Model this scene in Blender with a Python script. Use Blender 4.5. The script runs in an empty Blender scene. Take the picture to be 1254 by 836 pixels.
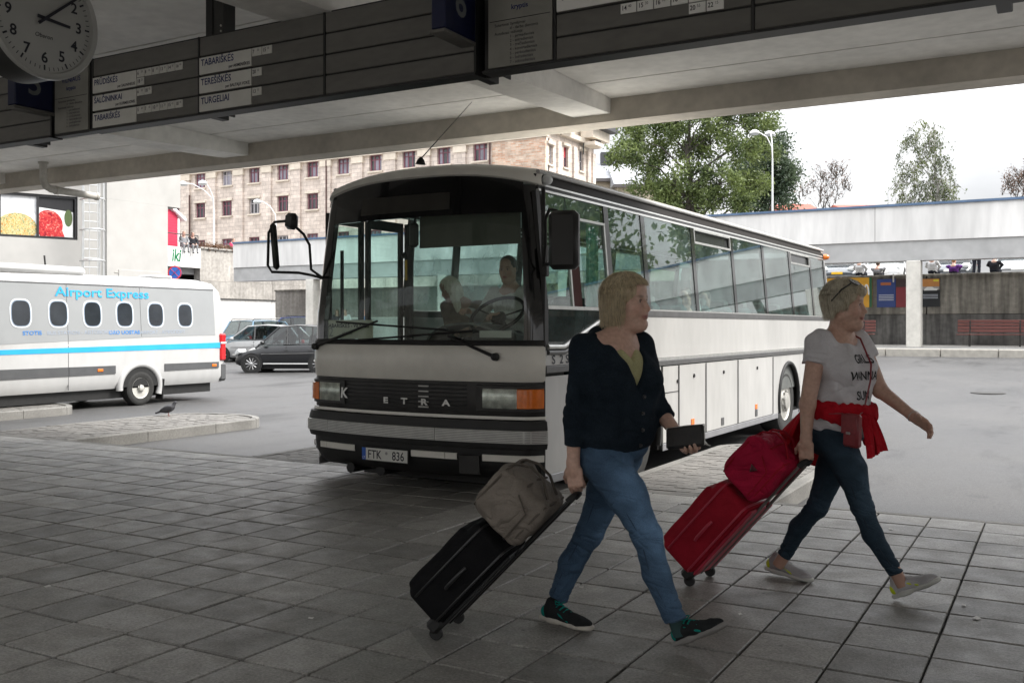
import bpy, bmesh, math, random
import numpy as np
from mathutils import Vector, Matrix
random.seed(7); np.random.seed(7)
scene = bpy.context.scene
C = scene.collection
R = math.radians

# ---------------- camera, world, sun, exposure ----------------
TH = R(29.4); SN = math.sin(TH); CN = math.cos(TH)
FPX, CAM_H, HOR_Y, CEN_X = 1201.0, 1.45, 400.0, 627.0
cam_d = bpy.data.cameras.new('camera'); cam = bpy.data.objects.new('camera', cam_d); C.objects.link(cam)
cam_d.sensor_width = 36.0; cam_d.lens = 36.0*FPX/1254.0
cam_d.shift_y = -18.0/1254.0
cam_d.clip_start = 0.05; cam_d.clip_end = 3000
cam.location = (0, 0, CAM_H); cam.rotation_euler = (R(90), 0, TH)
scene.camera = cam

SUN_EL, SUN_AZ = 46.0, 66.0          # azimuth clockwise from +Y: veiled sun to the right, a little beyond the yard
world = bpy.data.worlds.new('World'); scene.world = world; world.use_nodes = True
wn = world.node_tree; wn.nodes.clear()
w_out = wn.nodes.new('ShaderNodeOutputWorld'); w_bg = wn.nodes.new('ShaderNodeBackground')
w_sky = wn.nodes.new('ShaderNodeTexSky'); w_sky.sky_type = 'NISHITA'; w_sky.sun_disc = False
w_sky.sun_elevation = R(SUN_EL); w_sky.sun_rotation = R(SUN_AZ); w_sky.air_density = 1.2; w_sky.dust_density = 4.0
w_tc = wn.nodes.new('ShaderNodeTexCoord'); w_map = wn.nodes.new('ShaderNodeMapping'); w_map.inputs['Scale'].default_value = (1, 1, 3.0)
w_noise = wn.nodes.new('ShaderNodeTexNoise'); w_noise.inputs['Scale'].default_value = 2.6; w_noise.inputs['Detail'].default_value = 5
w_ramp = wn.nodes.new('ShaderNodeValToRGB')     # unbroken cloud deck, thinner and thicker
w_ramp.color_ramp.elements[0].position = 0.3; w_ramp.color_ramp.elements[0].color = (4.5, 4.6, 4.85, 1)
w_ramp.color_ramp.elements[1].position = 0.62; w_ramp.color_ramp.elements[1].color = (8.8, 8.8, 8.85, 1)
w_mix = wn.nodes.new('ShaderNodeMixRGB'); w_mix.inputs[0].default_value = 0.9
wn.links.new(w_tc.outputs['Generated'], w_map.inputs[0]); wn.links.new(w_map.outputs[0], w_noise.inputs['Vector'])
wn.links.new(w_noise.outputs[0], w_ramp.inputs[0]); wn.links.new(w_sky.outputs[0], w_mix.inputs[1]); wn.links.new(w_ramp.outputs[0], w_mix.inputs[2])
w_sep = wn.nodes.new('ShaderNodeSeparateXYZ'); wn.links.new(w_tc.outputs['Generated'], w_sep.inputs[0])
w_el = wn.nodes.new('ShaderNodeMapRange'); w_el.inputs[1].default_value = 0.0; w_el.inputs[2].default_value = 1.0; w_el.inputs[3].default_value = 0.26; w_el.inputs[4].default_value = 1.8   # overcast: zenith brighter than horizon
wn.links.new(w_sep.outputs[2], w_el.inputs[0]); w_sc = wn.nodes.new('ShaderNodeVectorMath'); w_sc.operation = 'SCALE'
wn.links.new(w_mix.outputs[0], w_sc.inputs[0]); wn.links.new(w_el.outputs[0], w_sc.inputs['Scale']); wn.links.new(w_sc.outputs[0], w_bg.inputs[0]); wn.links.new(w_bg.outputs[0], w_out.inputs[0])
w_bg.inputs[1].default_value = 0.1

sun_d = bpy.data.lights.new('sun', 'SUN'); sun_d.energy = 1.5; sun_d.angle = R(25); sun_d.color = (1, 0.97, 0.92)
sun = bpy.data.objects.new('sun', sun_d); C.objects.link(sun)
_a, _e = R(SUN_AZ), R(SUN_EL)
sun.rotation_euler = Vector((math.sin(_a)*math.cos(_e), math.cos(_a)*math.cos(_e), math.sin(_e))).to_track_quat('Z', 'Y').to_euler()
vs = scene.view_settings
vs.view_transform = 'Standard'; vs.look = 'None'; vs.exposure = 1.78; vs.gamma = 1.0; vs.use_curve_mapping = False
scene.cycles.max_bounces = 8; scene.cycles.diffuse_bounces = 4; scene.cycles.glossy_bounces = 4
scene.cycles.transparent_max_bounces = 16; scene.cycles.sample_clamp_indirect = 6
scene.cycles.use_denoising = True

# ---------------- measuring helpers: a direction seen by the photographer + a distance give a place ----------------
def P(px, py, d):
    r = d*(px-CEN_X)/FPX
    return Vector((-SN*d+CN*r, CN*d+SN*r, CAM_H-(py-HOR_Y)*d/FPX))
def G(px, py, z=0.0): return P(px, py, FPX*(CAM_H-z)/(py-HOR_Y))
def onX(px, py, X): return P(px, py, X/(-SN+CN*(px-CEN_X)/FPX))
def onY(px, py, Y): return P(px, py, Y/(CN+SN*(px-CEN_X)/FPX))

# ---------------- materials ----------------
MATS = {}
def nd(t, typ, **kw):
    n = t.nodes.new(typ)
    for k, v in kw.items(): setattr(n, k, v)
    return n
def M(name, col, rough=0.6, metal=0.0, var=0.12, scale=6.0, bump=0.0, bscale=40.0, spec=0.5, var2=0.0, scale2=0.7, coat=0.0, stretch=(1, 1, 1), rvar=0.0, rand=0.0, sss=0.0, sheen=0.0):
    """principled surface whose colour wanders by two noises (grain and blotches) laid in world space"""
    if name in MATS: return MATS[name]
    m = bpy.data.materials.new(name); m.use_nodes = True; t = m.node_tree; b = t.nodes['Principled BSDF']
    b.inputs['Roughness'].default_value = rough; b.inputs['Metallic'].default_value = metal
    b.inputs['Specular IOR Level'].default_value = spec; b.inputs['Coat Weight'].default_value = coat
    b.inputs['Sheen Weight'].default_value = sheen
    if sss: b.inputs['Subsurface Weight'].default_value = sss; b.inputs['Subsurface Radius'].default_value = (0.012, 0.005, 0.003)
    geo = nd(t, 'ShaderNodeNewGeometry'); mp = nd(t, 'ShaderNodeMapping'); mp.inputs['Scale'].default_value = stretch
    t.links.new(geo.outputs['Position'], mp.inputs[0])
    n1 = nd(t, 'ShaderNodeTexNoise'); n1.inputs['Scale'].default_value = scale; n1.inputs['Detail'].default_value = 6
    n2 = nd(t, 'ShaderNodeTexNoise'); n2.inputs['Scale'].default_value = scale2; n2.inputs['Detail'].default_value = 4
    t.links.new(mp.outputs[0], n1.inputs['Vector']); t.links.new(mp.outputs[0], n2.inputs['Vector'])
    def rng(src, lo, hi, a=0.3, c=0.7):
        r = nd(t, 'ShaderNodeMapRange'); r.inputs[1].default_value = a; r.inputs[2].default_value = c; r.inputs[3].default_value = lo; r.inputs[4].default_value = hi
        t.links.new(src, r.inputs[0]); return r.outputs[0]
    v = rng(n1.outputs[0], 1-var, 1+var)
    w = rng(n2.outputs[0], 1-var2, 1+var2)
    mu = nd(t, 'ShaderNodeMath', operation='MULTIPLY'); t.links.new(v, mu.inputs[0]); t.links.new(w, mu.inputs[1])
    src = mu.outputs[0]
    if rand:
        oi = nd(t, 'ShaderNodeObjectInfo'); m2 = nd(t, 'ShaderNodeMath', operation='MULTIPLY')
        t.links.new(rng(oi.outputs['Random'], 1-rand, 1+rand, 0, 1), m2.inputs[0]); t.links.new(src, m2.inputs[1]); src = m2.outputs[0]
    sc = nd(t, 'ShaderNodeVectorMath', operation='SCALE'); sc.inputs[0].default_value = col; t.links.new(src, sc.inputs['Scale'])
    t.links.new(sc.outputs[0], b.inputs['Base Color'])
    if rvar: t.links.new(rng(n2.outputs[0], max(0.02, rough-rvar), min(1, rough+rvar)), b.inputs['Roughness'])
    if bump:
        n3 = nd(t, 'ShaderNodeTexNoise'); n3.inputs['Scale'].default_value = bscale; n3.inputs['Detail'].default_value = 5
        t.links.new(mp.outputs[0], n3.inputs['Vector'])
        bp = nd(t, 'ShaderNodeBump'); bp.inputs['Strength'].default_value = bump; bp.inputs['Distance'].default_value = 0.01
        t.links.new(n3.outputs[0], bp.inputs['Height']); t.links.new(bp.outputs[0], b.inputs['Normal'])
    m['_src'] = 1
    MATS[name] = m; return m
def glass(name, tint=(0.8, 0.9, 0.88), refl=1.0, ior=1.5, rough=0.01, haze=0.0, hazecol=(0.7, 0.75, 0.75)):
    """a thin pane: tinted see-through plus Fresnel mirror, optional film of dirt"""
    if name in MATS: return MATS[name]
    m = bpy.data.materials.new(name); m.use_nodes = True; t = m.node_tree; t.nodes.clear()
    o = nd(t, 'ShaderNodeOutputMaterial'); tr = nd(t, 'ShaderNodeBsdfTransparent'); tr.inputs[0].default_value = (*tint, 1)
    gl = nd(t, 'ShaderNodeBsdfGlossy'); gl.inputs['Roughness'].default_value = rough
    g0 = nd(t, 'ShaderNodeNewGeometry'); dt = nd(t, 'ShaderNodeVectorMath', operation='DOT_PRODUCT'); t.links.new(g0.outputs['Incoming'], dt.inputs[0]); t.links.new(g0.outputs['Normal'], dt.inputs[1])
    ab = nd(t, 'ShaderNodeMath', operation='ABSOLUTE'); t.links.new(dt.outputs['Value'], ab.inputs[0]); om = nd(t, 'ShaderNodeMath', operation='SUBTRACT'); om.inputs[0].default_value = 1.0; t.links.new(ab.outputs[0], om.inputs[1])
    pw = nd(t, 'ShaderNodeMath', operation='POWER'); pw.inputs[1].default_value = 5.0; t.links.new(om.outputs[0], pw.inputs[0]); f0 = ((ior-1)/(ior+1))**2
    ma = nd(t, 'ShaderNodeMath', operation='MULTIPLY_ADD'); ma.inputs[1].default_value = 1-f0; ma.inputs[2].default_value = f0; t.links.new(pw.outputs[0], ma.inputs[0])
    mu = nd(t, 'ShaderNodeMath', operation='MULTIPLY', use_clamp=True); mu.inputs[1].default_value = refl     # Schlick mirror, the same from both sides
    t.links.new(ma.outputs[0], mu.inputs[0]); mx = nd(t, 'ShaderNodeMixShader')
    t.links.new(mu.outputs[0], mx.inputs[0]); t.links.new(gl.outputs[0], mx.inputs[2])
    base = tr.outputs[0]
    if haze:
        df = nd(t, 'ShaderNodeBsdfDiffuse'); df.inputs[0].default_value = (*hazecol, 1)
        no = nd(t, 'ShaderNodeTexNoise'); no.inputs['Scale'].default_value = 3; no.inputs['Detail'].default_value = 6
        g = nd(t, 'ShaderNodeNewGeometry'); t.links.new(g.outputs['Position'], no.inputs['Vector'])
        r = nd(t, 'ShaderNodeMapRange'); r.inputs[1].default_value = 0.35; r.inputs[2].default_value = 0.75; r.inputs[3].default_value = haze*0.3; r.inputs[4].default_value = haze*1.5
        t.links.new(no.outputs[0], r.inputs[0]); m2 = nd(t, 'ShaderNodeMixShader')
        t.links.new(r.outputs[0], m2.inputs[0]); t.links.new(tr.outputs[0], m2.inputs[1]); t.links.new(df.outputs[0], m2.inputs[2]); base = m2.outputs[0]
    t.links.new(base, mx.inputs[1]); t.links.new(mx.outputs[0], o.inputs[0])
    MATS[name] = m; return m

# ---------------- objects ----------------
def tag(o, label=None, cat=None, group=None, kind=None):
    if label: o['label'] = label
    if cat: o['category'] = cat
    if group: o['group'] = group
    if kind: o['kind'] = kind
    return o
def empty(name, loc=(0, 0, 0), rz=0.0, label=None, cat=None, group=None, kind=None):
    o = bpy.data.objects.new(name, None); o.empty_display_size = 0.2; C.objects.link(o)
    o.location = loc; o.rotation_euler = (0, 0, rz)
    return tag(o, label, cat, group, kind)
def root_of(o):
    while o.parent: o = o.parent
    return o
class MB:
    """collects polygons; build() links them as ONE mesh object"""
    def __init__(s): s.v = []; s.f = []
    def add(s, vs, fs):
        n = len(s.v); s.v += [tuple(p) for p in vs]; s.f += [tuple(i+n for i in f) for f in fs]; return s
    def box(s, c, size, rot=None, bev=0.0):
        x, y, z = [q/2 for q in size]
        if bev > 0:
            b = min(bev, x*0.9, y*0.9, z*0.9)
            vs, key = [], {}
            for sx in (-1, 1):
                for sy in (-1, 1):
                    for sz in (-1, 1):
                        for k, p in enumerate(((sx*x, sy*(y-b), sz*(z-b)), (sx*(x-b), sy*y, sz*(z-b)), (sx*(x-b), sy*(y-b), sz*z))):
                            key[(sx, sy, sz, k)] = len(vs); vs.append(p)
            K = key; fs = []
            def orient(f):
                a, b_, c_ = [Vector(vs[i]) for i in f[:3]]
                nrm = (b_-a).cross(c_-a); ctr = sum((Vector(vs[i]) for i in f), Vector())/len(f)
                return f if nrm.dot(ctr) > 0 else f[::-1]
            for sx in (-1, 1): fs.append(orient([K[sx, -1, -1, 0], K[sx, 1, -1, 0], K[sx, 1, 1, 0], K[sx, -1, 1, 0]]))
            for sy in (-1, 1): fs.append(orient([K[-1, sy, -1, 1], K[1, sy, -1, 1], K[1, sy, 1, 1], K[-1, sy, 1, 1]]))
            for sz in (-1, 1): fs.append(orient([K[-1, -1, sz, 2], K[1, -1, sz, 2], K[1, 1, sz, 2], K[-1, 1, sz, 2]]))
            for a in (-1, 1):
                for b2 in (-1, 1):
                    fs.append(orient([K[a, b2, -1, 0], K[a, b2, 1, 0], K[a, b2, 1, 1], K[a, b2, -1, 1]]))
                    fs.append(orient([K[a, -1, b2, 0], K[a, 1, b2, 0], K[a, 1, b2, 2], K[a, -1, b2, 2]]))
                    fs.append(orient([K[-1, a, b2, 1], K[1, a, b2, 1], K[1, a, b2, 2], K[-1, a, b2, 2]]))
                    for c3 in (-1, 1): fs.append(orient([K[a, b2, c3, 0], K[a, b2, c3, 1], K[a, b2, c3, 2]]))
        else:
            vs = [(-x, -y, -z), (x, -y, -z), (x, y, -z), (-x, y, -z), (-x, -y, z), (x, -y, z), (x, y, z), (-x, y, z)]
            fs = [(0, 3, 2, 1), (4, 5, 6, 7), (0, 1, 5, 4), (1, 2, 6, 5), (2, 3, 7, 6), (3, 0, 4, 7)]
        if rot is not None: vs = [rot @ Vector(p) for p in vs]
        return s.add([(p[0]+c[0], p[1]+c[1], p[2]+c[2]) for p in vs], fs)
    def span(s, a, b, bev=0.0):
        return s.box([(a[i]+b[i])/2 for i in range(3)], [abs(b[i]-a[i]) for i in range(3)], None, bev)
    def prism(s, pts, ax, t0, t1):
        """2-D outline pts extruded along axis ax from t0 to t1 (ax 0: pts are (y,z); 1: (x,z); 2: (x,y))"""
        def mk(p, t): return {0: (t, p[0], p[1]), 1: (p[0], t, p[1]), 2: (p[0], p[1], t)}[ax]
        n = len(pts); vs = [mk(p, t0) for p in pts]+[mk(p, t1) for p in pts]
        fs = [tuple(range(n))[::-1], tuple(range(n, 2*n))]+[(i, (i+1) % n, n+(i+1) % n, n+i) for i in range(n)]
        return s.add(vs, fs)
    def tube(s, path, r, n=8, cap=True, flat=None):
        path = [Vector(p) for p in path]; m = len(path)
        rs = r if isinstance(r, (list, tuple)) else [r]*m
        up = None; vs = []; fs = []
        for i, p in enumerate(path):
            t = (path[min(i+1, m-1)]-path[max(i-1, 0)]).normalized()
            if up is None: up = Vector((0, 0, 1)) if abs(t.z) < 0.9 else Vector((1, 0, 0))
            u = t.cross(up).normalized(); up = u.cross(t).normalized()
            for k in range(n):
                a = 2*math.pi*k/n
                vs.append(p+(u*math.cos(a)+up*math.sin(a)*(flat or 1))*rs[i])
        for i in range(m-1):
            for k in range(n): fs.append((i*n+k, i*n+(k+1) % n, (i+1)*n+(k+1) % n, (i+1)*n+k))
        if cap: fs += [tuple(range(n))[::-1], tuple(range((m-1)*n, m*n))]
        return s.add(vs, fs)
    def lathe(s, prof, c, axis=(0, 0, 1), n=24):
        """profile [(radius, height)] turned about an axis through c"""
        ax = Vector(axis).normalized(); u = ax.orthogonal().normalized(); w = ax.cross(u)
        vs = []; fs = []; m = len(prof); c = Vector(c)
        for r, h in prof:
            for k in range(n):
                a = 2*math.pi*k/n; vs.append(c+ax*h+(u*math.cos(a)+w*math.sin(a))*r)
        for i in range(m-1):
            for k in range(n): fs.append((i*n+k, i*n+(k+1) % n, (i+1)*n+(k+1) % n, (i+1)*n+k))
        if prof[0][0] > 1e-6: fs.append(tuple(range(n))[::-1])
        if prof[-1][0] > 1e-6: fs.append(tuple(range((m-1)*n, m*n)))
        return s.add(vs, fs)
    def grid(s, rows, closed=False):
        """rows of points, all the same length, skinned into quads"""
        n = len(rows[0]); vs = [p for r in rows for p in r]; fs = []
        for i in range(len(rows)-1):
            for k in range(n if closed else n-1): fs.append((i*n+k, i*n+(k+1) % n, (i+1)*n+(k+1) % n, (i+1)*n+k))
        return s.add(vs, fs)
    def shell(s, rows, t):
        """an open sheet given thickness t against its normals (closed at the rim)"""
        nr, nc = len(rows), len(rows[0]); A = np.array([[tuple(p) for p in r] for r in rows], float)
        du = np.gradient(A, axis=0); dv = np.gradient(A, axis=1); nn = np.cross(dv, du)
        nn /= np.maximum(np.linalg.norm(nn, axis=2, keepdims=True), 1e-9); B = A-nn*t
        vs = [tuple(p) for p in A.reshape(-1, 3)]+[tuple(p) for p in B.reshape(-1, 3)]; N = nr*nc; fs = []
        idx = lambda i, k: i*nc+k
        for i in range(nr-1):
            for k in range(nc-1):
                q = (idx(i, k), idx(i, k+1), idx(i+1, k+1), idx(i+1, k)); fs.append(q[::-1]); fs.append(tuple(j+N for j in q))
        rim = [idx(0, k) for k in range(nc)]+[idx(i, nc-1) for i in range(1, nr)]+[idx(nr-1, k) for k in range(nc-2, -1, -1)]+[idx(i, 0) for i in range(nr-2, 0, -1)]
        for a, b in zip(rim, rim[1:]+rim[:1]): fs.append((a, b, b+N, a+N))
        return s.add(vs, fs)
    def build(s, name, mat, parent=None, smooth=None, world=False):
        vs = s.v
        if world and parent is not None:
            o = root_of(parent).location; vs = [(p[0]-o.x, p[1]-o.y, p[2]-o.z) for p in vs]
        me = bpy.data.meshes.new(name); me.from_pydata(vs, [], s.f); me.update()
        if smooth:
            me.shade_smooth()
            if smooth < 180: me.set_sharp_from_angle(angle=R(smooth))
        return link(name, me, mat, parent)
def link(name, me, mat, parent=None):
    if mat is not None and not me.materials:
        for q in (mat if isinstance(mat, (list, tuple)) else [mat]): me.materials.append(q)
    o = bpy.data.objects.new(name, me); C.objects.link(o)
    if parent is not None: o.parent = parent
    return o
def clone(o, parent=None, loc=None, rz=None, label=None):
    c = o.copy(); C.objects.link(c); c.parent = parent
    for ch in [q for q in o.children]: clone(ch, c)
    if loc is not None: c.location = loc
    if rz is not None: c.rotation_euler = (0, 0, rz)
    if label: c['label'] = label
    return c
def text(name, s, size, origin, xd, yd, mat, parent=None, align='LEFT', sx=1.0, world=False, bold=0.0, lift=0.0, spacing=1.0, shear=0.0):
    """flat lettering: baseline origin, reading direction xd, up yd"""
    cu = bpy.data.curves.new(name, 'FONT'); cu.body = s; cu.size = size; cu.align_x = align; cu.offset = bold; cu.space_character = spacing; cu.shear = shear; cu.resolution_u = 3
    to = bpy.data.objects.new(name, cu); C.objects.link(to)
    bpy.context.view_layer.update()
    me = bpy.data.meshes.new_from_object(to.evaluated_get(bpy.context.evaluated_depsgraph_get()))
    bpy.data.objects.remove(to); bpy.data.curves.remove(cu); me.materials.clear()
    X = Vector(xd).normalized(); Y = Vector(yd).normalized(); Z = X.cross(Y); o = Vector(origin)+Z*lift
    if world and parent is not None: o = o-root_of(parent).location
    for v in me.vertices: v.co = o+X*(v.co.x*sx)+Y*v.co.y
    me.update(); return link(name, me, mat, parent)
def sstep(x, a, b):
    t = min(1, max(0, (x-a)/(b-a))); return t*t*(3-2*t)
# ======================= ground =======================
def gz(x, y):
    return -0.15+(0.14+0.39*sstep(x, -30, -8))*sstep(y, 18, 37.5)+0.28*(1-sstep(x, -30, -18))*sstep(y, 33.5, 38)
def asphalt_mat():
    m = M('asphalt', (0.064, 0.063, 0.062), rough=0.6, var=0.28, scale=38, bump=0.6, bscale=90, var2=0.25, scale2=0.35, rvar=0.15)
    t = m.node_tree; b = t.nodes['Principled BSDF']; src = b.inputs['Base Color'].links[0].from_socket
    geo = nd(t, 'ShaderNodeNewGeometry')
    mp = nd(t, 'ShaderNodeMapping'); mp.inputs['Scale'].default_value = (1.0, 0.25, 1); mp.inputs['Rotation'].default_value = (0, 0, 0.3)
    t.links.new(geo.outputs['Position'], mp.inputs[0])
    n = nd(t, 'ShaderNodeTexNoise'); n.inputs['Scale'].default_value = 0.9; n.inputs['Detail'].default_value = 8; n.inputs['Roughness'].default_value = 0.7
    t.links.new(mp.outputs[0], n.inputs['Vector'])
    r = nd(t, 'ShaderNodeMapRange'); r.inputs[1].default_value = 0.54; r.inputs[2].default_value = 0.68; r.inputs[3].default_value = 1.0; r.inputs[4].default_value = 0.42
    t.links.new(n.outputs[0], r.inputs[0])
    # oil spots
    vo = nd(t, 'ShaderNodeTexVoronoi'); vo.inputs['Scale'].default_value = 1.1; t.links.new(geo.outputs['Position'], vo.inputs['Vector'])
    r2 = nd(t, 'ShaderNodeMapRange'); r2.inputs[1].default_value = 0.04; r2.inputs[2].default_value = 0.16; r2.inputs[3].default_value = 0.6; r2.inputs[4].default_value = 1.0
    t.links.new(vo.outputs['Distance'], r2.inputs[0])
    mu = nd(t, 'ShaderNodeMath', operation='MULTIPLY'); t.links.new(r.outputs[0], mu.inputs[0]); t.links.new(r2.outputs[0], mu.inputs[1])
    s2 = nd(t, 'ShaderNodeVectorMath', operation='SCALE'); t.links.new(src, s2.inputs[0]); t.links.new(mu.outputs[0], s2.inputs['Scale'])
    t.links.new(s2.outputs[0], b.inputs['Base Color']); return m
xs = [-900, -300, -120, -80]+list(np.arange(-60, 61, 3.0))+[80, 120, 300, 900]
ys = [-300, -80, -30]+list(np.arange(-12, 48, 2.0))+[60, 100, 300, 1500]
mb = MB(); mb.grid([[(x, y, gz(x, y)) for x in xs] for y in ys])
tag(mb.build('ground', asphalt_mat(), smooth=180), kind='structure')

CONC = M('concrete', (0.30, 0.29, 0.27), rough=0.85, var=0.12, scale=18, bump=0.35, bscale=60, var2=0.18, scale2=1.1)
KERB = M('kerb_stone', (0.20, 0.194, 0.18), rough=0.85, var=0.15, scale=40, bump=0.5, bscale=120, var2=0.2, scale2=2.0)
DARKJ = M('joint_dirt', (0.018, 0.017, 0.016), rough=0.95, var=0.3, scale=30)

# ======================= platform paved with square slabs =======================
EDGE = 8.15; TX0, TDX = -0.515, 0.3735; TY0, TDY = 8.07, 0.3785
mb = MB(); mb.span((-40, -12, -0.4), (30, EDGE-0.001, -0.02))
plat = tag(mb.build('platform', DARKJ), kind='structure')
mb = MB()
for k in range(-40, 30):   # thin edging stones along the drop to the bays
    mb.span((TX0+k*1.12+0.004, TY0+0.006, -0.3), (TX0+(k+1)*1.12-0.004, EDGE+0.004, -0.002), 0.006)
mb.build('edging_stone', KERB, plat)
def tile_mat():
    m = bpy.data.materials.new('paving_slab'); m.use_nodes = True; t = m.node_tree; b = t.nodes['Principled BSDF']
    geo = nd(t, 'ShaderNodeNewGeometry')
    sub = nd(t, 'ShaderNodeVectorMath', operation='SUBTRACT'); sub.inputs[1].default_value = (TX0, TY0, 0); t.links.new(geo.outputs['Position'], sub.inputs[0])
    dv = nd(t, 'ShaderNodeVectorMath', operation='DIVIDE'); dv.inputs[1].default_value = (TDX, TDY, 10); t.links.new(sub.outputs[0], dv.inputs[0])
    fl = nd(t, 'ShaderNodeVectorMath', operation='FLOOR'); t.links.new(dv.outputs[0], fl.inputs[0])
    wnz = nd(t, 'ShaderNodeTexWhiteNoise', noise_dimensions='3D'); t.links.new(fl.outputs[0], wnz.inputs['Vector'])
    def noise(scale, detail=6, rough=0.6):
        n = nd(t, 'ShaderNodeTexNoise'); n.inputs['Scale'].default_value = scale; n.inputs['Detail'].default_value = detail; n.inputs['Roughness'].default_value = rough
        t.links.new(geo.outputs['Position'], n.inputs['Vector']); return n.outputs[0]
    def rng(src, a, c, lo, hi):
        r = nd(t, 'ShaderNodeMapRange'); r.inputs[1].default_value = a; r.inputs[2].default_value = c; r.inputs[3].default_value = lo; r.inputs[4].default_value = hi
        t.links.new(src, r.inputs[0]); return r.outputs[0]
    def mul(a, c):
        q = nd(t, 'ShaderNodeMath', operation='MULTIPLY'); t.links.new(a, q.inputs[0]); t.links.new(c, q.inputs[1]); return q.outputs[0]
    f = rng(wnz.outputs['Value'], 0, 1, 0.74, 1.2)
    f = mul(f, rng(noise(75, 4, 0.75), 0.3, 0.7, 0.55, 1.45))       # aggregate
    f = mul(f, rng(noise(9), 0.35, 0.7, 1.12, 0.82))           # grime
    f = mul(f, rng(noise(1.3), 0.5, 0.68, 1.0, 0.74))          # large stains
    vo = nd(t, 'ShaderNodeTexVoronoi'); vo.inputs['Scale'].default_value = 7; t.links.new(geo.outputs['Position'], vo.inputs['Vector'])
    f = mul(f, rng(vo.outputs['Distance'], 0.03, 0.10, 0.55, 1.0))  # trodden gum and spots
    sc = nd(t, 'ShaderNodeVectorMath', operation='SCALE'); sc.inputs[0].default_value = (0.235, 0.226, 0.208); t.links.new(f, sc.inputs['Scale'])
    t.links.new(sc.outputs[0], b.inputs['Base Color'])
    t.links.new(rng(noise(5), 0.3, 0.7, 0.40, 0.66), b.inputs['Roughness'])
    bp = nd(t, 'ShaderNodeBump'); bp.inputs['Strength'].default_value = 0.55; bp.inputs['Distance'].default_value = 0.004
    t.links.new(noise(170, 3), bp.inputs['Height']); t.links.new(bp.outputs[0], b.inputs['Normal'])
    return m
TILE = tile_mat()
tiles = []
for i in range(-34, 5):
    for j in range(0, 24):
        cx, cy = TX0+(i+0.5)*TDX, TY0-(j+0.5)*TDY
        if cy < -0.8: continue
        d = -SN*cx+CN*cy; r = CN*cx+SN*cy
        if d < 1.0: continue
        px, py = CEN_X+FPX*r/d, HOR_Y+CAM_H*FPX/d
        vis = -60 < px < 1314 and py < 900
        tiles.append(((0 if vis else 1, d), cx, cy, d))
tiles.sort(key=lambda q: q[0])
base = None; rest = MB()
rr = random.Random(3)
for n, (_, cx, cy, d) in enumerate(tiles):
    h = rr.uniform(-0.003, 0.0)
    if n < 300:
        if base is None:
            base = MB().box((0, 0, -0.02), (TDX-0.010, TDY-0.015, 0.04), None, 0.005).build('paving_slab', TILE, plat); o = base
        else:
            o = base.copy(); C.objects.link(o); o.parent = plat
        o.location = (cx+rr.uniform(-0.0015, 0.0015), cy+rr.uniform(-0.0015, 0.0015), h)
        o.rotation_euler = (rr.gauss(0, 0.0035), rr.gauss(0, 0.0035), rr.gauss(0, 0.002))
    else:
        rest.box((cx, cy, h-0.02), (TDX-0.010, TDY-0.015, 0.04), Matrix.Rotation(rr.gauss(0, 0.0035), 3, 'X') @ Matrix.Rotation(rr.gauss(0, 0.0035), 3, 'Y'), 0.005)
for i in range(-100, 80):      # slabs around and behind the photographer, coarse
    for j in range(24, 48):
        cx, cy = TX0+(i+0.5)*TDX, TY0-(j+0.5)*TDY
        rest.box((cx, cy, -0.02), (TDX-0.010, TDY-0.015, 0.04))
    if i < -34 or i >= 5:
        for j in range(0, 24):
            rest.box((TX0+(i+0.5)*TDX, TY0-(j+0.5)*TDY, -0.02), (TDX-0.010, TDY-0.015, 0.04))
tag(rest.build('paving_slab_field', TILE, plat), kind='stuff')

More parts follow.
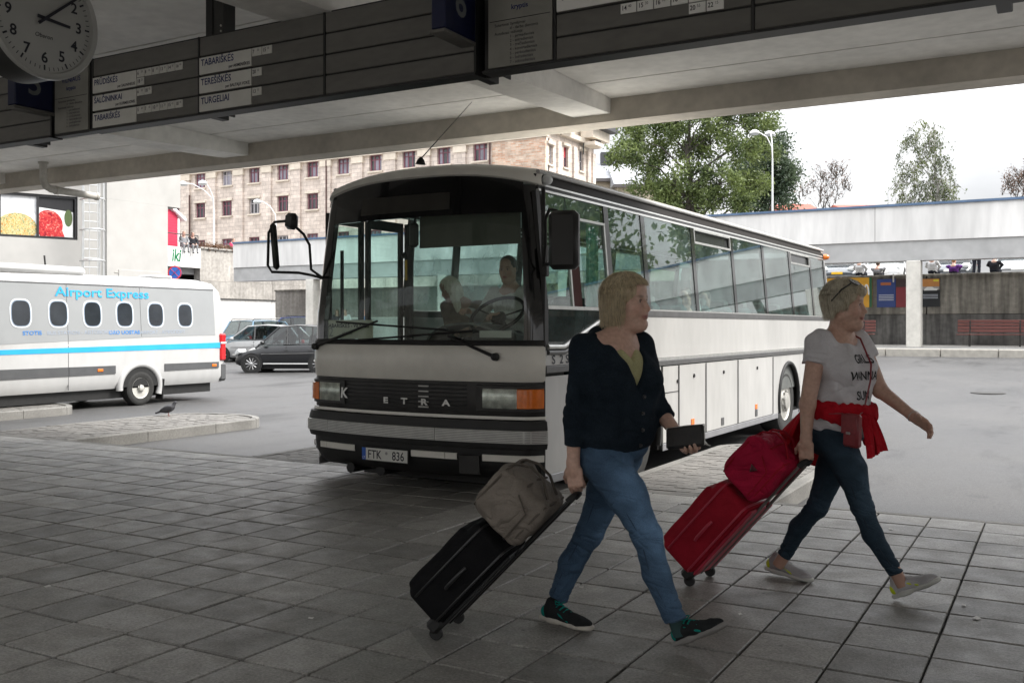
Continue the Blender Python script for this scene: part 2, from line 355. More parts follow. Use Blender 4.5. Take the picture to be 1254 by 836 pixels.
# ======================= raised islands between the bays =======================
PAVER = M('brick_paver', (0.17, 0.162, 0.15), rough=0.8, var=0.16, scale=25, bump=0.4, bscale=90, var2=0.2, scale2=2.5)
def island(x0, x1, y1, y0=EDGE+0.006):
    w = x1-x0; rad = w/2; yc = y1-rad*0.62
    def outline(inset):
        pts = [(x0+inset, y0)]
        for k in range(0, 17):
            a = math.pi-math.pi*k/16
            pts.append(((x0+x1)/2+(rad-inset)*math.cos(a), yc+(rad*0.62-inset)*math.sin(a)))
        pts.append((x1-inset, y0)); return pts
    base = MB().prism(outline(0.10)[::-1], 2, -0.3, -0.012)
    root = tag(base.build('traffic_island', DARKJ), kind='structure')
    outer, inner = outline(0), outline(0.115)
    # kerb stones
    def seglen(a, b): return math.hypot(a[0]-b[0], a[1]-b[1])
    def dense(pl):
        out = []
        for a, b in zip(pl[:-1], pl[1:]):
            n = max(1, int(seglen(a, b)/0.25))
            out += [(a[0]+(b[0]-a[0])*k/n, a[1]+(b[1]-a[1])*k/n) for k in range(n)]
        return out+[pl[-1]]
    nseg = max(6, int((2*(y1-y0)+w)/1.0)); D = dense(outer); N = len(D)
    for s in range(nseg):
        a, b = int(s*(N-1)/nseg), int((s+1)*(N-1)/nseg)
        pl = D[a:b+1]; rows_o = []; 
        ins = []
        for (x, y) in pl:
            cx, cy = (x0+x1)/2, min(y, yc)
            if y <= yc: q = (x+(0.115 if x < cx else -0.115), y)
            else:
                dx, dy = x-cx, y-cy; L = math.hypot(dx, dy); q = (x-dx/L*0.115, y-dy/L*0.115)
            ins.append(q)
        g = 0.004; pl = list(pl); 
        for arr in (pl, ins):
            u = Vector((arr[1][0]-arr[0][0], arr[1][1]-arr[0][1])).normalized()*g; arr[0] = (arr[0][0]+u.x, arr[0][1]+u.y)
            u = Vector((arr[-1][0]-arr[-2][0], arr[-1][1]-arr[-2][1])).normalized()*g; arr[-1] = (arr[-1][0]-u.x, arr[-1][1]-u.y)
        bev = 0.012; zt = -0.001+rr.uniform(-0.003, 0.003); rows = []
        for (a_, b_) in zip(pl, ins):
            mx, my = (b_[0]-a_[0]), (b_[1]-a_[1])
            rows.append([(a_[0], a_[1], -0.3), (a_[0], a_[1], zt-bev), (a_[0]+mx*0.12, a_[1]+my*0.12, zt), (b_[0], b_[1], zt), (b_[0], b_[1], -0.3)])
        m2 = MB().grid(rows, closed=True); n5 = len(rows)*5
        m2.f.append(tuple(range(5))); m2.f.append(tuple(range(n5-5, n5))[::-1])
        m2.build('kerb_stone', KERB, root)
    pv = MB(); bw, bl = 0.1, 0.2; inn = outline(0.12)
    yy = y0+0.004; row = 0
    while yy < y1:
        xx = x0+0.12-(bl/2 if row % 2 else 0)
        while xx < x1-0.12:
            a, b = max(xx, x0+0.125), min(xx+bl-0.006, x1-0.125)
            ym = yy+bw/2
            half = rad-0.125
            if ym+bw/2 > yc:
                t = (ym+bw/2-yc)/(rad*0.62-0.12)
                if t >= 1: a, b = 1, 0
                else:
                    hw = half*math.sqrt(1-t*t); a, b = max(a, (x0+x1)/2-hw), min(b, (x0+x1)/2+hw)
            if b-a > 0.03: pv.span((a, yy, -0.06), (b, yy+bw-0.007, -0.003+rr.uniform(-0.004, 0.003)))
            xx += bl
        yy += bw; row += 1
    tag(pv.build('brick_paver_field', PAVER, root), kind='stuff')
    return root
island(-3.70, -2.10, 12.15)
island(-7.95, -6.38, 12.0)
island(-13.0, -11.12, 12.0)
island(-17.6, -15.75, 12.0)
island(0.75, 2.35, 12.1)
# manhole cover in the yard
q = G(1210, 487, -0.13)
IRON = M('cast_iron', (0.05, 0.048, 0.045), rough=0.6, metal=0.4, var=0.3, scale=20)
o = MB().lathe([(0.36, -0.02), (0.36, 0.004), (0.30, 0.006), (0.29, 0.002), (0.0, 0.005)], (0, 0, 0), n=28).build('manhole_cover', IRON, None, 30)
o.location = (q.x, q.y, gz(q.x, q.y)+0.006); tag(o, 'round iron manhole cover in the asphalt yard at far right', 'manhole cover')

# ======================= canopy over the platform =======================
WHITE_C = M('canopy_paint', (0.80, 0.785, 0.75), rough=0.75, var=0.07, scale=9, var2=0.13, scale2=1.1, bump=0.12, bscale=30)
BEAMC = M('beam_paint', (0.50, 0.46, 0.40), rough=0.8, var=0.09, scale=10, var2=0.16, scale2=1.3, bump=0.1, bscale=40)
BLACK = M('black_metal', (0.016, 0.016, 0.016), rough=0.5, var=0.2, scale=12)
YB = 9.77
canopy = empty('canopy', (-4.5, 0, 0), 0, 'pale concrete station canopy roof with ribs above the platform', 'canopy')
mb = MB(); mb.span((-42, YB, 3.672), (32, YB+0.35, 4.5)); mb.build('edge_beam', BEAMC, canopy, world=True)
mb = MB(); mb.span((-42, YB-0.02, 3.96), (32, -3.2, 4.4)); mb.build('roof_slab', DARKJ, canopy, world=True)  # unseen back edge drawn in so sky light fills the platform from behind
RIBX = [-4.5+5.3*k for k in range(-7, 7)]
for x in RIBX:
    prof = [(YB-0.002, 3.755), (YB-0.002, 3.955), (-3.2, 3.955), (-3.2, 3.5), (1.0, 3.38)]
    MB().prism(prof, 0, x-0.22, x+0.22).build('rib', WHITE_C, canopy, world=True)
seams = [YB-0.003, 9.06, 8.35, 7.6, 6.75, 6.15, 5.9, 4.9]
for k in range(len(RIBX)-1):
    a, b = RIBX[k]+0.225, RIBX[k+1]-0.225
    for s in range(len(seams)-1):
        g = 0.012 if s else 0.0
        mb = MB(); mb.span((a, seams[s+1]+0.012, 3.915), (b, seams[s]-g, 3.952)); mb.build('ceiling_panel', WHITE_C, canopy, world=True)
mb = MB(); mb.span((-42, -3.2, 3.93), (32, 4.89, 3.958)); mb.build('ceiling_panel', WHITE_C, canopy, world=True)
for x in (-15.1, -9.8, -4.5, 0.8, 6.1, 11.4):
    MB().box((x, -1.2, 1.73), (0.45, 0.45, 3.5), None, 0.02).build('column', BEAMC, canopy, world=True)
# rain pipe under the canopy edge
PIPE = M('pipe_paint', (0.48, 0.46, 0.42), rough=0.5, var=0.12, scale=14)
a = onY(53, 212, 9.35); b = onY(57, 230, 9.35); e = onX(124, 239, b.x)
pr = empty('drain_pipe', a, 0, 'pale rain pipe with elbow poking out under the canopy edge', 'pipe')
path = [(a.x, a.y, 3.92), (a.x, a.y, b.z+0.12), (a.x, a.y+0.04, b.z+0.035), (a.x, a.y+0.13, b.z), (a.x, e.y, e.z-0.02)]
MB().tube(path, 0.055, 14).build('pipe', PIPE, pr, 50, world=True)
MB().lathe([(0.055, 0), (0.066, 0), (0.066, 0.05), (0.055, 0.05)], (a.x, a.y+0.2, b.z-0.005), (0, 1, -0.02), 14).build('collar', PIPE, pr, 40, world=True)
MB().lathe([(0.052, 0), (0.075, 0), (0.075, 0.03), (0.052, 0.03)], (a.x, a.y, 3.885), (0, 0, 1), 14).build('collar', PIPE, pr, 40, world=True)
MB().lathe([(0.056, 0), (0.063, 0), (0.063, 0.04), (0.056, 0.04)], (a.x, e.y-0.045, e.z-0.018), (0, 1, -0.02), 14).build('collar', PIPE, pr, 40, world=True)

# station building behind the photographer (mirrored in glass only)
stb = empty('station_building', (-4, -22, 0), 0, 'long plain station hall wall with windows behind the platform', 'building')
STW = M('station_wall', (0.28, 0.26, 0.23), rough=0.85, var=0.1, scale=4)
MB().span((-42, -22.4, -0.1), (32, -22.0, 6.4)).build('wall', STW, stb, world=True)
SHOPG = glass('shop_glass', (0.12, 0.13, 0.13), 1.0)
for x in np.arange(-30, 24, 3.2):
    w = MB().span((x, -21.99, 0.5), (x+2.5, -21.94, 2.9)).build('window_frame', BLACK, stb, world=True)
    MB().span((x+0.08, -21.935, 0.58), (x+2.42, -21.93, 2.82)).build('pane', M('dark_pane', (0.03, 0.035, 0.035), rough=0.1), w, world=True)

# ======================= departure boards =======================
SLAT = M('board_slat', (0.135, 0.13, 0.118), rough=0.55, var=0.1, scale=30, var2=0.12, scale2=2.0, stretch=(0.3, 1, 1))
PLATE = M('destination_plate', (0.62, 0.61, 0.57), rough=0.5, var=0.05, scale=10)
PLATE2 = M('bright_plate', (0.80, 0.79, 0.76), rough=0.5, var=0.04, scale=10)
INK = M('print_ink', (0.012, 0.012, 0.02), rough=0.6, var=0.05)
BLUEINK = M('blue_ink', (0.012, 0.02, 0.11), rough=0.6, var=0.05)
YBD = 5.13; XD, ZD = Vector((1, 0, 0)), Vector((0, 0, 1))
ROWS = [(3.552, 3.420), (3.408, 3.279), (3.267, 3.142), (3.130, 3.008)]
def plate(parent, x0, x1, row, s, sub='', mat=PLATE, size=0.062):
    zt, zb = ROWS[row]
    p = MB().span((x0, YBD-0.022, zb+0.004), (x1, YBD-0.0145, zt-0.004)).build('destination_plate', mat, parent, world=True)
    t = text('lettering', s, size, (x0+0.018, YBD-0.0235, zt-0.064 if sub or True else 0), XD, ZD, BLUEINK, p, world=True, bold=0.0012, sx=0.88)
    if sub: text('lettering', sub, 0.03, (x1-0.012, YBD-0.0235, zb+0.018), XD, ZD, INK, p, 'RIGHT', world=True, sx=0.92, bold=0.0006)
def tags(parent, x0, row, times, line=0, w=0.083, mat=PLATE):
    zt = ROWS[row][0]-0.004-line*0.062
    for k, s in enumerate(times):
        x = x0+k*w; h, m = s.split()
        p = MB().span((x+0.003, YBD-0.021, zt-0.056), (x+w-0.004, YBD-0.0146, zt)).build('time_tag', mat, parent, world=True)
        text('lettering', h, 0.037, (x+0.009, YBD-0.0225, zt-0.038), XD, ZD, INK, p, world=True, sx=0.85, bold=0.0006)
        text('lettering', m, 0.023, (x+0.049, YBD-0.0225, zt-0.026), XD, ZD, INK, p, world=True, sx=0.85)
def board(x0, x1, cols, label):
    b = empty('departure_board', ((x0+x1)/2, YBD, 3.0), 0, label, 'board', 'departure boards hung across the platform')
    MB().span((x0, YBD, 2.992), (x1, YBD+0.08, 3.566)).build('backing', BLACK, b, world=True)
    MB().span((x0, YBD-0.035, 2.985), (x1, YBD+0.085, 2.9995)).build('bottom_rail', BLACK, b, world=True)
    for a, c in zip(cols[:-1], cols[1:]):
        for zt, zb in ROWS:
            MB().span((a+0.009, YBD-0.014, zb), (c-0.009, YBD-0.001, zt), 0.003).build('slat', SLAT, b, world=True)
    for c in cols:
        MB().span((c-0.008, YBD-0.018, 2.9996), (c+0.008, YBD-0.0005, 3.562)).build('divider', BLACK, b, world=True)
    return b
def info(b, x0, x1, head, lines):
    p = MB().span((x0, YBD-0.018, 3.012), (x1, YBD-0.002, 3.552)).build('notice_panel', M('notice_panel', (0.24, 0.235, 0.21), rough=0.6), b, world=True)
    for k, s in enumerate(head): text('lettering', s, 0.055 if k == 0 else 0.042, ((x0+x1)/2, YBD-0.0195, 3.41-k*0.062), XD, ZD, BLUEINK, p, 'CENTER', world=True, bold=0.0008)
    MB().span((x0+0.01, YBD-0.0205, 3.288), (x1-0.01, YBD-0.0185, 3.291)).build('rule', INK, p, world=True)
    for k, s in enumerate(lines): text('lettering', s, 0.025, ((x0+0.045) if k in (0, 2) else x0+0.15, YBD-0.0195, 3.255-k*0.0255), XD, ZD, INK, p, world=True)
b1 = board(-6.70, -3.13, [-6.68, -5.506, -4.327, -3.14], 'long grey departure board naming TURGELIAI below the hanging post')
XA, XB = -6.668, -5.494
plate(b1, XA, XA+0.50, 1, 'PRŪDIŠKĖS', 'per SALININKUS'); plate(b1, XA, XA+0.50, 2, 'ŠALČININKAI', 'per KURMELIONIS'); plate(b1, XA, XA+0.50, 3, 'TABARIŠKĖS')
plate(b1, XB, XB+0.51, 1, 'TABARIŠKĖS', 'per AKMENIŠKES', size=0.067); plate(b1, XB, XB+0.51, 2, 'TEREŠIŠKĖS', 'per BALTAJĄ VOKĘ', size=0.067); plate(b1, XB, XB+0.51, 3, 'TURGELIAI', size=0.067)
tags(b1, XA+0.505, 1, ['6 20', '8 05', '8 30', '13 30', '14 30', '16 40']); tags(b1, XA+0.505, 1, ['18 20'], 1)
tags(b1, XA+0.505, 2, ['6 20', '18 40']); tags(b1, XA+0.505, 3, ['5 30', '7 40', '10 30', '11 20', '15 45', '18 40'])
tags(b1, XB+0.515, 1, ['7 30', '15 10'], w=0.095); tags(b1, XB+0.515, 2, ['20 10'], w=0.095); tags(b1, XB+0.515, 3, ['13 15'], w=0.095)
b2 = board(-3.08, 1.6, [-2.594, -1.428, -0.26, 0.9], 'dark grey departure board with a white strip at top right of frame')
info(b2, -3.045, -2.612, ['TRAKŲ', 'kryptis'], ['Sutartiniai žymėjimai:', 'd - darbo dienomis', 'Autobusai važiuoja:', '1 - pirmadieniais', '2 - antradieniais', '3 - trečiadieniais', '4 - ketvirtadieniais', '5 - penktadieniais', '6 - šeštadieniais', '7 - sekmadieniais'])
plate(b2, -2.58, -1.60, 1, 'TRAKAI', mat=PLATE2, size=0.085)
tags(b2, -2.18, 2, ['14 40', '15 30', '16 10', '16 50', '17 30', '18 10', '19 20'], w=0.1, mat=PLATE2); tags(b2, -1.78, 2, ['20 55', '22 15'], 1, w=0.1, mat=PLATE2)
b3 = board(-9.2, -7.18, [-9.1, -8.0, -7.19], 'grey departure board with blank slats at the left edge of frame')
b4 = empty('notice_board', (-6.95, YBD, 3.0), 0, 'narrow grey notice panel with small print below the clock', 'notice')
MB().span((-7.165, YBD, 2.992), (-6.72, YBD+0.08, 3.566)).build('backing', BLACK, b4, world=True)
info(b4, -7.14, -6.73, ['VILNIAUS', 'kryptis'], ['Sutartiniai žymėjimai:', 'd - darbo dienomis', 'Autobusai važiuoja:', '1 - pirmadieniais', '2 - antradieniais', '3 - trečiadieniais', '4 - ketvirtadieniais', '5 - penktadieniais', '6 - šeštadieniais'])
NAVY = M('navy_sign', (0.006, 0.010, 0.045), rough=0.4, var=0.1)
SIGNG = M('sign_numeral', (0.16, 0.17, 0.17), rough=0.5)
def gate_sign(x, num, label):
    g = empty('gate_sign', (x, 4.95, 3.2), 0, label, 'sign', 'blue platform number signs')
    MB().box((x-0.05, 4.95, 3.40), (0.1, 0.34, 0.42), None, 0.008).build('box', NAVY, g, world=True)
    MB().box((x-0.05, 4.95, 3.176), (0.11, 0.36, 0.022), None, 0.004).build('rim', SLAT, g, world=True)
    text('lettering', num, 0.26, (x+0.0015, 4.95, 3.30), (0, 1, 0), ZD, SIGNG, g, 'CENTER', world=True, bold=0.004)
gate_sign(-3.14, '6', 'blue box sign with numeral 6 jutting from the departure boards')
gate_sign(-7.16, '5', 'dark blue box sign with numeral 5 just below the clock')
for x, lab in ((-5.46, 'black steel post hanging the departure board right of the clock'), (-3.11, 'black steel post at the gap between the departure boards'), (-7.6, 'black steel hanging post hidden behind the station clock'), (-0.2, 'black steel hanging post at far right of the boards')):
    hp = empty('hanging_post', (x, YBD+0.15, 3.0), 0, lab, 'post', 'steel posts hanging the boards')
    zb = 2.99 if x != -5.46 else 3.0
    MB().span((x-0.09, YBD+0.09, zb), (x-0.02, YBD+0.26, 3.93), 0.004).build('channel', BLACK, hp, world=True)
    MB().span((x-0.0195, YBD+0.10, zb), (x+0.09, YBD+0.115, 3.93)).build('web', M('dark_steel', (0.035, 0.034, 0.032), rough=0.5, var=0.25, scale=15), hp, world=True)
    MB().span((x+0.0905, YBD+0.09, zb), (x+0.10, YBD+0.2, 3.93)).build('flange', BLACK, hp, world=True)
    for z in (3.62, 3.66):
        MB().lathe([(0.008, 0), (0.008, 0.006), (0, 0.006)], (x+0.06, YBD+0.10, z), (0, -1, 0), 8).build('bolt', PIPE, hp, world=True)

# ======================= station clock =======================
cc = P(56, 22.6, 5.76)
clk = empty('station_clock', cc, 0, 'big round white station clock with black hands hanging top left', 'clock')
FACE = M('clock_face', (0.42, 0.43, 0.41), rough=0.4, var=0.04, scale=4); RIMM = M('clock_rim', (0.40, 0.40, 0.38), rough=0.35, metal=0.3, var=0.05)
AX = (1, 0, 0)
MB().lathe([(0.0, -0.30), (0.31, -0.30), (0.345, -0.27), (0.345, -0.03)], (0, 0, 0), AX, 64).build('drum', BLACK, clk, 40)
MB().lathe([(0.346, -0.03), (0.356, -0.02), (0.356, 0.0), (0.345, 0.012), (0.318, 0.006), (0.312, -0.012), (0.30, -0.012)], (0, 0, 0), AX, 64).build('rim', RIMM, clk, 40)
MB().lathe([(0.314, -0.014), (0.0, -0.0139)], (0, 0, 0), AX, 64).build('face', FACE, clk)
def cpt(hour, rad): 
    a = R(90-hour*30); return (0, rad*math.cos(a), rad*math.sin(a))
YD = Vector((0, 1, 0))
for h in range(1, 13):
    p = cpt(h, 0.228); text('numeral', str(h), 0.088, (0, p[1], p[2]-0.03), YD, ZD, INK, clk, 'CENTER', bold=0.002, lift=-0.0105)
for k in range(60):
    big = k % 5 == 0; a = R(k*6); r0, r1 = (0.272 if big else 0.282), 0.303; w = 0.0055 if big else 0.0022
    c, s_ = math.cos(a), math.sin(a)
    mb = MB(); mb.add([(-0.0105, r0*c-w*s_, r0*s_+w*c), (-0.0105, r0*c+w*s_, r0*s_-w*c), (-0.0105, r1*c+w*s_, r1*s_-w*c), (-0.0105, r1*c-w*s_, r1*s_+w*c)], [(0, 1, 2, 3)]); mb.build('minute_mark', INK, clk)
def hand(name, ang, L, back, w, x):
    a = R(90-ang); c, s_ = math.cos(a), math.sin(a); mb = MB()
    q = [(-back, -w), (-back, w), (L, w*0.8), (L, -w*0.8)]
    v = [(x, u*c-t*s_, u*s_+t*c) for u, t in q]+[(x+0.004, u*c-t*s_, u*s_+t*c) for u, t in q]
    mb.add(v, [(0, 1, 2, 3), (7, 6, 5, 4), (0, 4, 5, 1), (1, 5, 6, 2), (2, 6, 7, 3), (3, 7, 4, 0)]); mb.build(name, INK, clk)
hand('hour_hand', 94, 0.165, 0.05, 0.010, -0.004); hand('minute_hand', 50, 0.265, 0.06, 0.009, 0.002)
text('lettering', 'Oberon', 0.036, (0, -0.005, -0.115), YD, ZD, INK, clk, 'CENTER', lift=-0.0105, shear=0.2)
MB().tube([(-0.15, 0, 0.34), (-0.15, 0, 3.93-cc.z)], 0.03, 12).build('suspension_rod', BLACK, clk, 40)

# ======================= scraps on the slabs =======================
SCRAP = M('paper_scrap', (0.62, 0.61, 0.58), rough=0.8)
for k, (px, py, sz) in enumerate(((8, 552, 0.03), (58, 718, 0.022), (381, 757, 0.014), (712, 719, 0.013), (1091, 648, 0.02), (1180, 741, 0.018), (1196, 757, 0.025), (906, 752, 0.014), (250, 610, 0.016))):
    q = G(px, py); a = rr.uniform(0, 3)
    o = MB().add([(-sz, -sz*0.5, 0.002), (sz*0.8, -sz*0.6, 0.001), (sz, sz*0.4, 0.006), (-sz*0.3, sz*0.7, 0.003), (-sz, sz*0.2, 0.007), (0, 0, 0.004)], [(0, 1, 5), (1, 2, 5), (2, 3, 5), (3, 4, 5), (4, 0, 5)]).build('paper_scrap', SCRAP)
    o.location = (q.x, q.y, 0.001); o.rotation_euler = (0, 0, a); tag(o, 'tiny pale paper scrap lying on the platform slabs', 'litter', 'paper scraps on the platform')
# ======================= far side of the yard: deck on columns, retaining wall, footway =======================
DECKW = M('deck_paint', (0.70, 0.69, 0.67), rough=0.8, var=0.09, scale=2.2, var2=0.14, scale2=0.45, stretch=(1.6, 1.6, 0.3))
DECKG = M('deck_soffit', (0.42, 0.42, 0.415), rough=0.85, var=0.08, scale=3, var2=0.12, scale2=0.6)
TRIM = M('blue_trim', (0.09, 0.15, 0.25), rough=0.5, var=0.15, scale=3)
def wall_mat(name, col, lo=0.5, hi=1.25):
    m = M(name, col, rough=0.9, var=0.18, scale=6, bump=0.5, bscale=25, var2=0.3, scale2=0.5)
    t = m.node_tree; b = t.nodes['Principled BSDF']; src = b.inputs['Base Color'].links[0].from_socket
    g = nd(t, 'ShaderNodeNewGeometry'); mp = nd(t, 'ShaderNodeMapping'); mp.inputs['Scale'].default_value = (3.0, 3.0, 0.22); t.links.new(g.outputs['Position'], mp.inputs[0])
    n = nd(t, 'ShaderNodeTexNoise'); n.inputs['Scale'].default_value = 1.6; n.inputs['Detail'].default_value = 6; t.links.new(mp.outputs[0], n.inputs['Vector'])
    r = nd(t, 'ShaderNodeMapRange'); r.inputs[1].default_value = 0.35; r.inputs[2].default_value = 0.65; r.inputs[3].default_value = lo; r.inputs[4].default_value = hi; t.links.new(n.outputs[0], r.inputs[0])
    s = nd(t, 'ShaderNodeVectorMath', operation='SCALE'); t.links.new(src, s.inputs[0]); t.links.new(r.outputs[0], s.inputs['Scale']); t.links.new(s.outputs[0], b.inputs['Base Color'])
    return m
STAINED = wall_mat('stained_concrete', (0.235, 0.22, 0.19)); STAIN2 = wall_mat('stained_dark_render', (0.145, 0.14, 0.132)); PALEC = wall_mat('pale_concrete', (0.33, 0.31, 0.285), 0.86, 1.1)
deck = empty('road_deck', (-5, 40, 0), 0, 'long white elevated deck with blue top edge across the yard', 'deck')
xk = -40.4
joints = [xk, -31.5, -22.3, -13.2, -6.4, 3.0, 12.2, 21.4, 30.6, 40, 50, 60, 70]
for a, b in zip(joints[:-1], joints[1:]):
    MB().span((a+0.008, 40.0, 4.73), (b-0.008, 40.35, 6.06)).build('fascia_panel', DECKW, deck, world=True)
MB().span((xk, 39.93, 6.062), (70, 40.5, 6.15)).build('coping', TRIM, deck, world=True)
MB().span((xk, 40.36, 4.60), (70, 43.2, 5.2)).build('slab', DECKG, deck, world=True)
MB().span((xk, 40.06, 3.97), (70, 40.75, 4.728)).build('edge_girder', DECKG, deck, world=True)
for x in (-34.9, -26.5, -19.9, -12.5, -5.02, 2.5, 10, 17.5, 25, 32.5, 40):
    z0 = gz(x, 38)+0.25 if x > -15 else -0.1
    c = MB().box((x, 40.32, (3.968+z0)/2), (0.52, 0.6, 3.968-z0), None, 0.03).build('column', M('column_paint', (0.58, 0.56, 0.51), rough=0.8, var=0.07, scale=8, var2=0.12, scale2=1.5, bump=0.2), deck, world=True)
    MB().box((x, 40.32, z0+0.03), (0.58, 0.66, 0.07), None, 0.01).build('foot', CONC, c, world=True)
# footway with kerb
fw = tag(MB().add([(x, y, z) for (y, z) in ((38.15, -0.3), (38.15, 0.655), (44.02, 0.70), (44.02, -0.3)) for x in (-39, 70)], [(0, 1, 3, 2), (2, 3, 5, 4), (4, 5, 7, 6), (1, 0, 6, 7), (0, 2, 4, 6), (1, 7, 5, 3)]).build('footway', M('footway_paving', (0.27, 0.265, 0.25), rough=0.85, var=0.12, scale=10, var2=0.15, scale2=1), None), kind='structure')
for k in range(58):
    x = -39+k*1.85
    MB().span((x+0.012, 37.85, -0.2), (x+1.838, 38.148, 0.665), 0.03).build('kerb_stone', M('far_kerb', (0.36, 0.34, 0.30), rough=0.85, var=0.15, scale=6, bump=0.3), fw, world=True)
# retaining wall with posters
rw = empty('retaining_wall', (-5, 44, 0.6), 0, 'stained concrete retaining wall behind the benches under the deck', 'wall')
for k in range(10):
    x = -41+k*12.0
    MB().span((x+0.02, 44.0, 1.98), (x+11.98, 44.5, 3.56)).build('panel', STAINED if x > -20 else PALEC, rw, world=True)
MB().span((-17, 44.06, -0.2), (79, 44.5, 1.965)).build('base_course', STAIN2, rw, world=True); MB().span((-41, 44.06, -0.2), (-17.01, 44.5, 1.965)).build('base_course', DECKW, rw, world=True)
MB().span((-41, 43.93, 3.56), (79, 44.55, 3.64), 0.01).build('coping', STAINED, rw, world=True)
tag(MB().span((-41, 44.5, 3.0), (120, 190, 3.5)).build('terrace', M('terrace_paving', (0.2, 0.2, 0.19), rough=0.9), None), kind='structure')
def poster(x0, x1, y0, y1, label, base, parts, name='poster'):
    a, b = onY(x0, y0, 43.96), onY(x1, y1, 43.96); W, H = b.x-a.x, a.z-b.z
    r = empty(name, (a.x, 43.96, b.z), 0, label, 'poster', 'posters on the retaining wall')
    MB().span((0, -0.03, 0), (W, 0.05, H)).build('board', base, r)
    for k, (nm, u0, v0, u1, v1, m) in enumerate(parts):
        MB().span((u0*W, -0.034-0.001*k, v0*H), (u1*W, -0.029, v1*H)).build(nm, m, r)
    return r, W, H
def flat(name, c, rough=0.5): return M(name, c, rough=rough, var=0.06, scale=4)
r, W, H = poster(1013, 1068, 341, 376, 'yellow poster with white curved M arches behind the walking woman', flat('poster_yellow', (0.75, 0.38, 0.03)), [('green_edge', 0.94, 0, 1, 1, flat('poster_green', (0.02, 0.12, 0.05)))])
for cx in (0.78, 0.88):
    MB().tube([(cx*W+math.cos(t)*0.05*W, -0.036, 0.42*H+math.sin(t)*0.33*H) for t in np.linspace(0, math.pi, 12)], 0.035, 6).build('arch_mark', flat('poster_white', (0.8, 0.8, 0.78)), r)
r, W, H = poster(1074, 1097, 342, 376, 'blue poster with lines of pale print left of the column', flat('poster_blue', (0.03, 0.06, 0.22)), [('heading', 0.2, 0.78, 0.75, 0.88, flat('poster_orange', (0.45, 0.14, 0.05)))])
for k in range(4): MB().span((0.1*W, -0.037, (0.42-k*0.06)*H), (0.9*W, -0.0345, (0.445-k*0.06)*H)).build('print_line', flat('poster_pale', (0.55, 0.58, 0.65)), r)
r, W, H = poster(1097.5, 1110, 342, 376, 'narrow dark red poster half hidden by the concrete column', flat('poster_red', (0.24, 0.03, 0.04)), [('top', 0, 0.72, 1, 1, flat('poster_dark', (0.05, 0.03, 0.03)))])
r, W, H = poster(1128, 1151, 341.5, 375.5, 'black poster with orange sunset and white vehicle right of the column', flat('poster_black', (0.012, 0.014, 0.016)), [('sunset', 0.02, 0.72, 0.98, 0.99, flat('poster_sunset', (0.55, 0.24, 0.07))), ('cloud', 0.02, 0.6, 0.98, 0.72, flat('poster_grey', (0.35, 0.33, 0.32))), ('corner_mark', 0.66, 0.9, 0.94, 0.97, flat('poster_yellow2', (0.7, 0.6, 0.05)))])
MB().prism([(0.15*W, 0.58*H), (0.85*W, 0.58*H), (0.9*W, 0.64*H), (0.7*W, 0.66*H), (0.6*W, 0.71*H), (0.35*W, 0.71*H), (0.2*W, 0.65*H)], 1, -0.04, -0.035).build('vehicle_print', flat('poster_white', (0.8, 0.8, 0.78)), r)
for k in range(3): MB().span((0.1*W, -0.037, (0.42-k*0.06)*H), (0.9*W, -0.0345, (0.44-k*0.06)*H)).build('print_line', flat('poster_pale', (0.55, 0.58, 0.65)), r)
# benches
WOODR = M('bench_wood', (0.17, 0.055, 0.045), rough=0.6, var=0.3, scale=9, stretch=(0.3, 3, 3), bump=0.2)
def bench(x0, x1, label):
    y = 42.2; z = 0.69; b = empty('bench', ((x0+x1)/2, y, z), 0, label, 'bench', 'red slatted benches under the deck'); w = (x1-x0)/2
    for k in range(4): MB().box((0, 0.22+k*0.03, 0.60+k*0.125), (2*w, 0.035, 0.105), Matrix.Rotation(-0.2, 3, 'X'), 0.008).build('slat', WOODR, b)
    for k in range(4): MB().box((0, -0.28+k*0.125, 0.46), (2*w, 0.105, 0.035), None, 0.008).build('slat', WOODR, b)
    for x in np.arange(-w+0.45, w, 2*(w-0.45)/2 if w > 1 else 1.2):
        mb = MB(); mb.tube([(x, -0.25, 0.0), (x, -0.25, 0.44), (x, 0.15, 0.44), (x, 0.30, 1.0)], 0.025, 8); mb.tube([(x, 0.15, 0.44), (x, 0.22, 0)], 0.025, 8); mb.build('leg', IRON, b, 40)
a = onY(1039, 415, 42.2).x; b_ = onY(1071, 415, 42.2).x; bench(a-1.5, b_, 'red slatted bench behind the head of the woman in the white shirt')
a = onY(1172, 415, 42.2).x; bench(a, a+4.4, 'red slatted bench right of the concrete column')
# rusty overflow pipe bracket between posters
MB().box((onY(1094, 338, 43.9).x, 43.9, 3.5), (0.06, 0.05, 0.35), None, 0.005).build('wall_bracket', PIPE, rw, world=True)

# ======================= left side: upper plaza, wall, shop, kiosk =======================
lw = empty('plaza_wall', (-44, 46, 0), 0, 'pale stained concrete wall holding up the plaza behind parked cars', 'wall')
for k in range(5):
    y = 40.95+k*6.0
    MB().span((-44.5, y+0.02, 4.16), (-44.0, y+5.98, 6.02)).build('upper_panel', PALEC, lw, world=True)
    MB().span((-44.5, y+0.02, 3.15), (-43.94, y+5.98, 4.145)).build('middle_panel', PALEC, lw, world=True)
    MB().span((-44.5, y+0.02, -0.2), (-44.08, y+5.98, 3.135)).build('lower_panel', DECKW, lw, world=True)
MB().span((-44.6, 40.95, 6.02), (-43.9, 71, 6.12)).build('coping', PALEC, lw, world=True)
MB().span((-44.05, 66.0, -0.2), (-30, 66.5, 6.0)).build('end_wall', PALEC, lw, world=True)
tag(MB().span((-160, 20, 5.2), (-44.4, 150, 5.85)).build('plaza', M('plaza_paving', (0.25, 0.24, 0.22), rough=0.9), None), kind='structure')
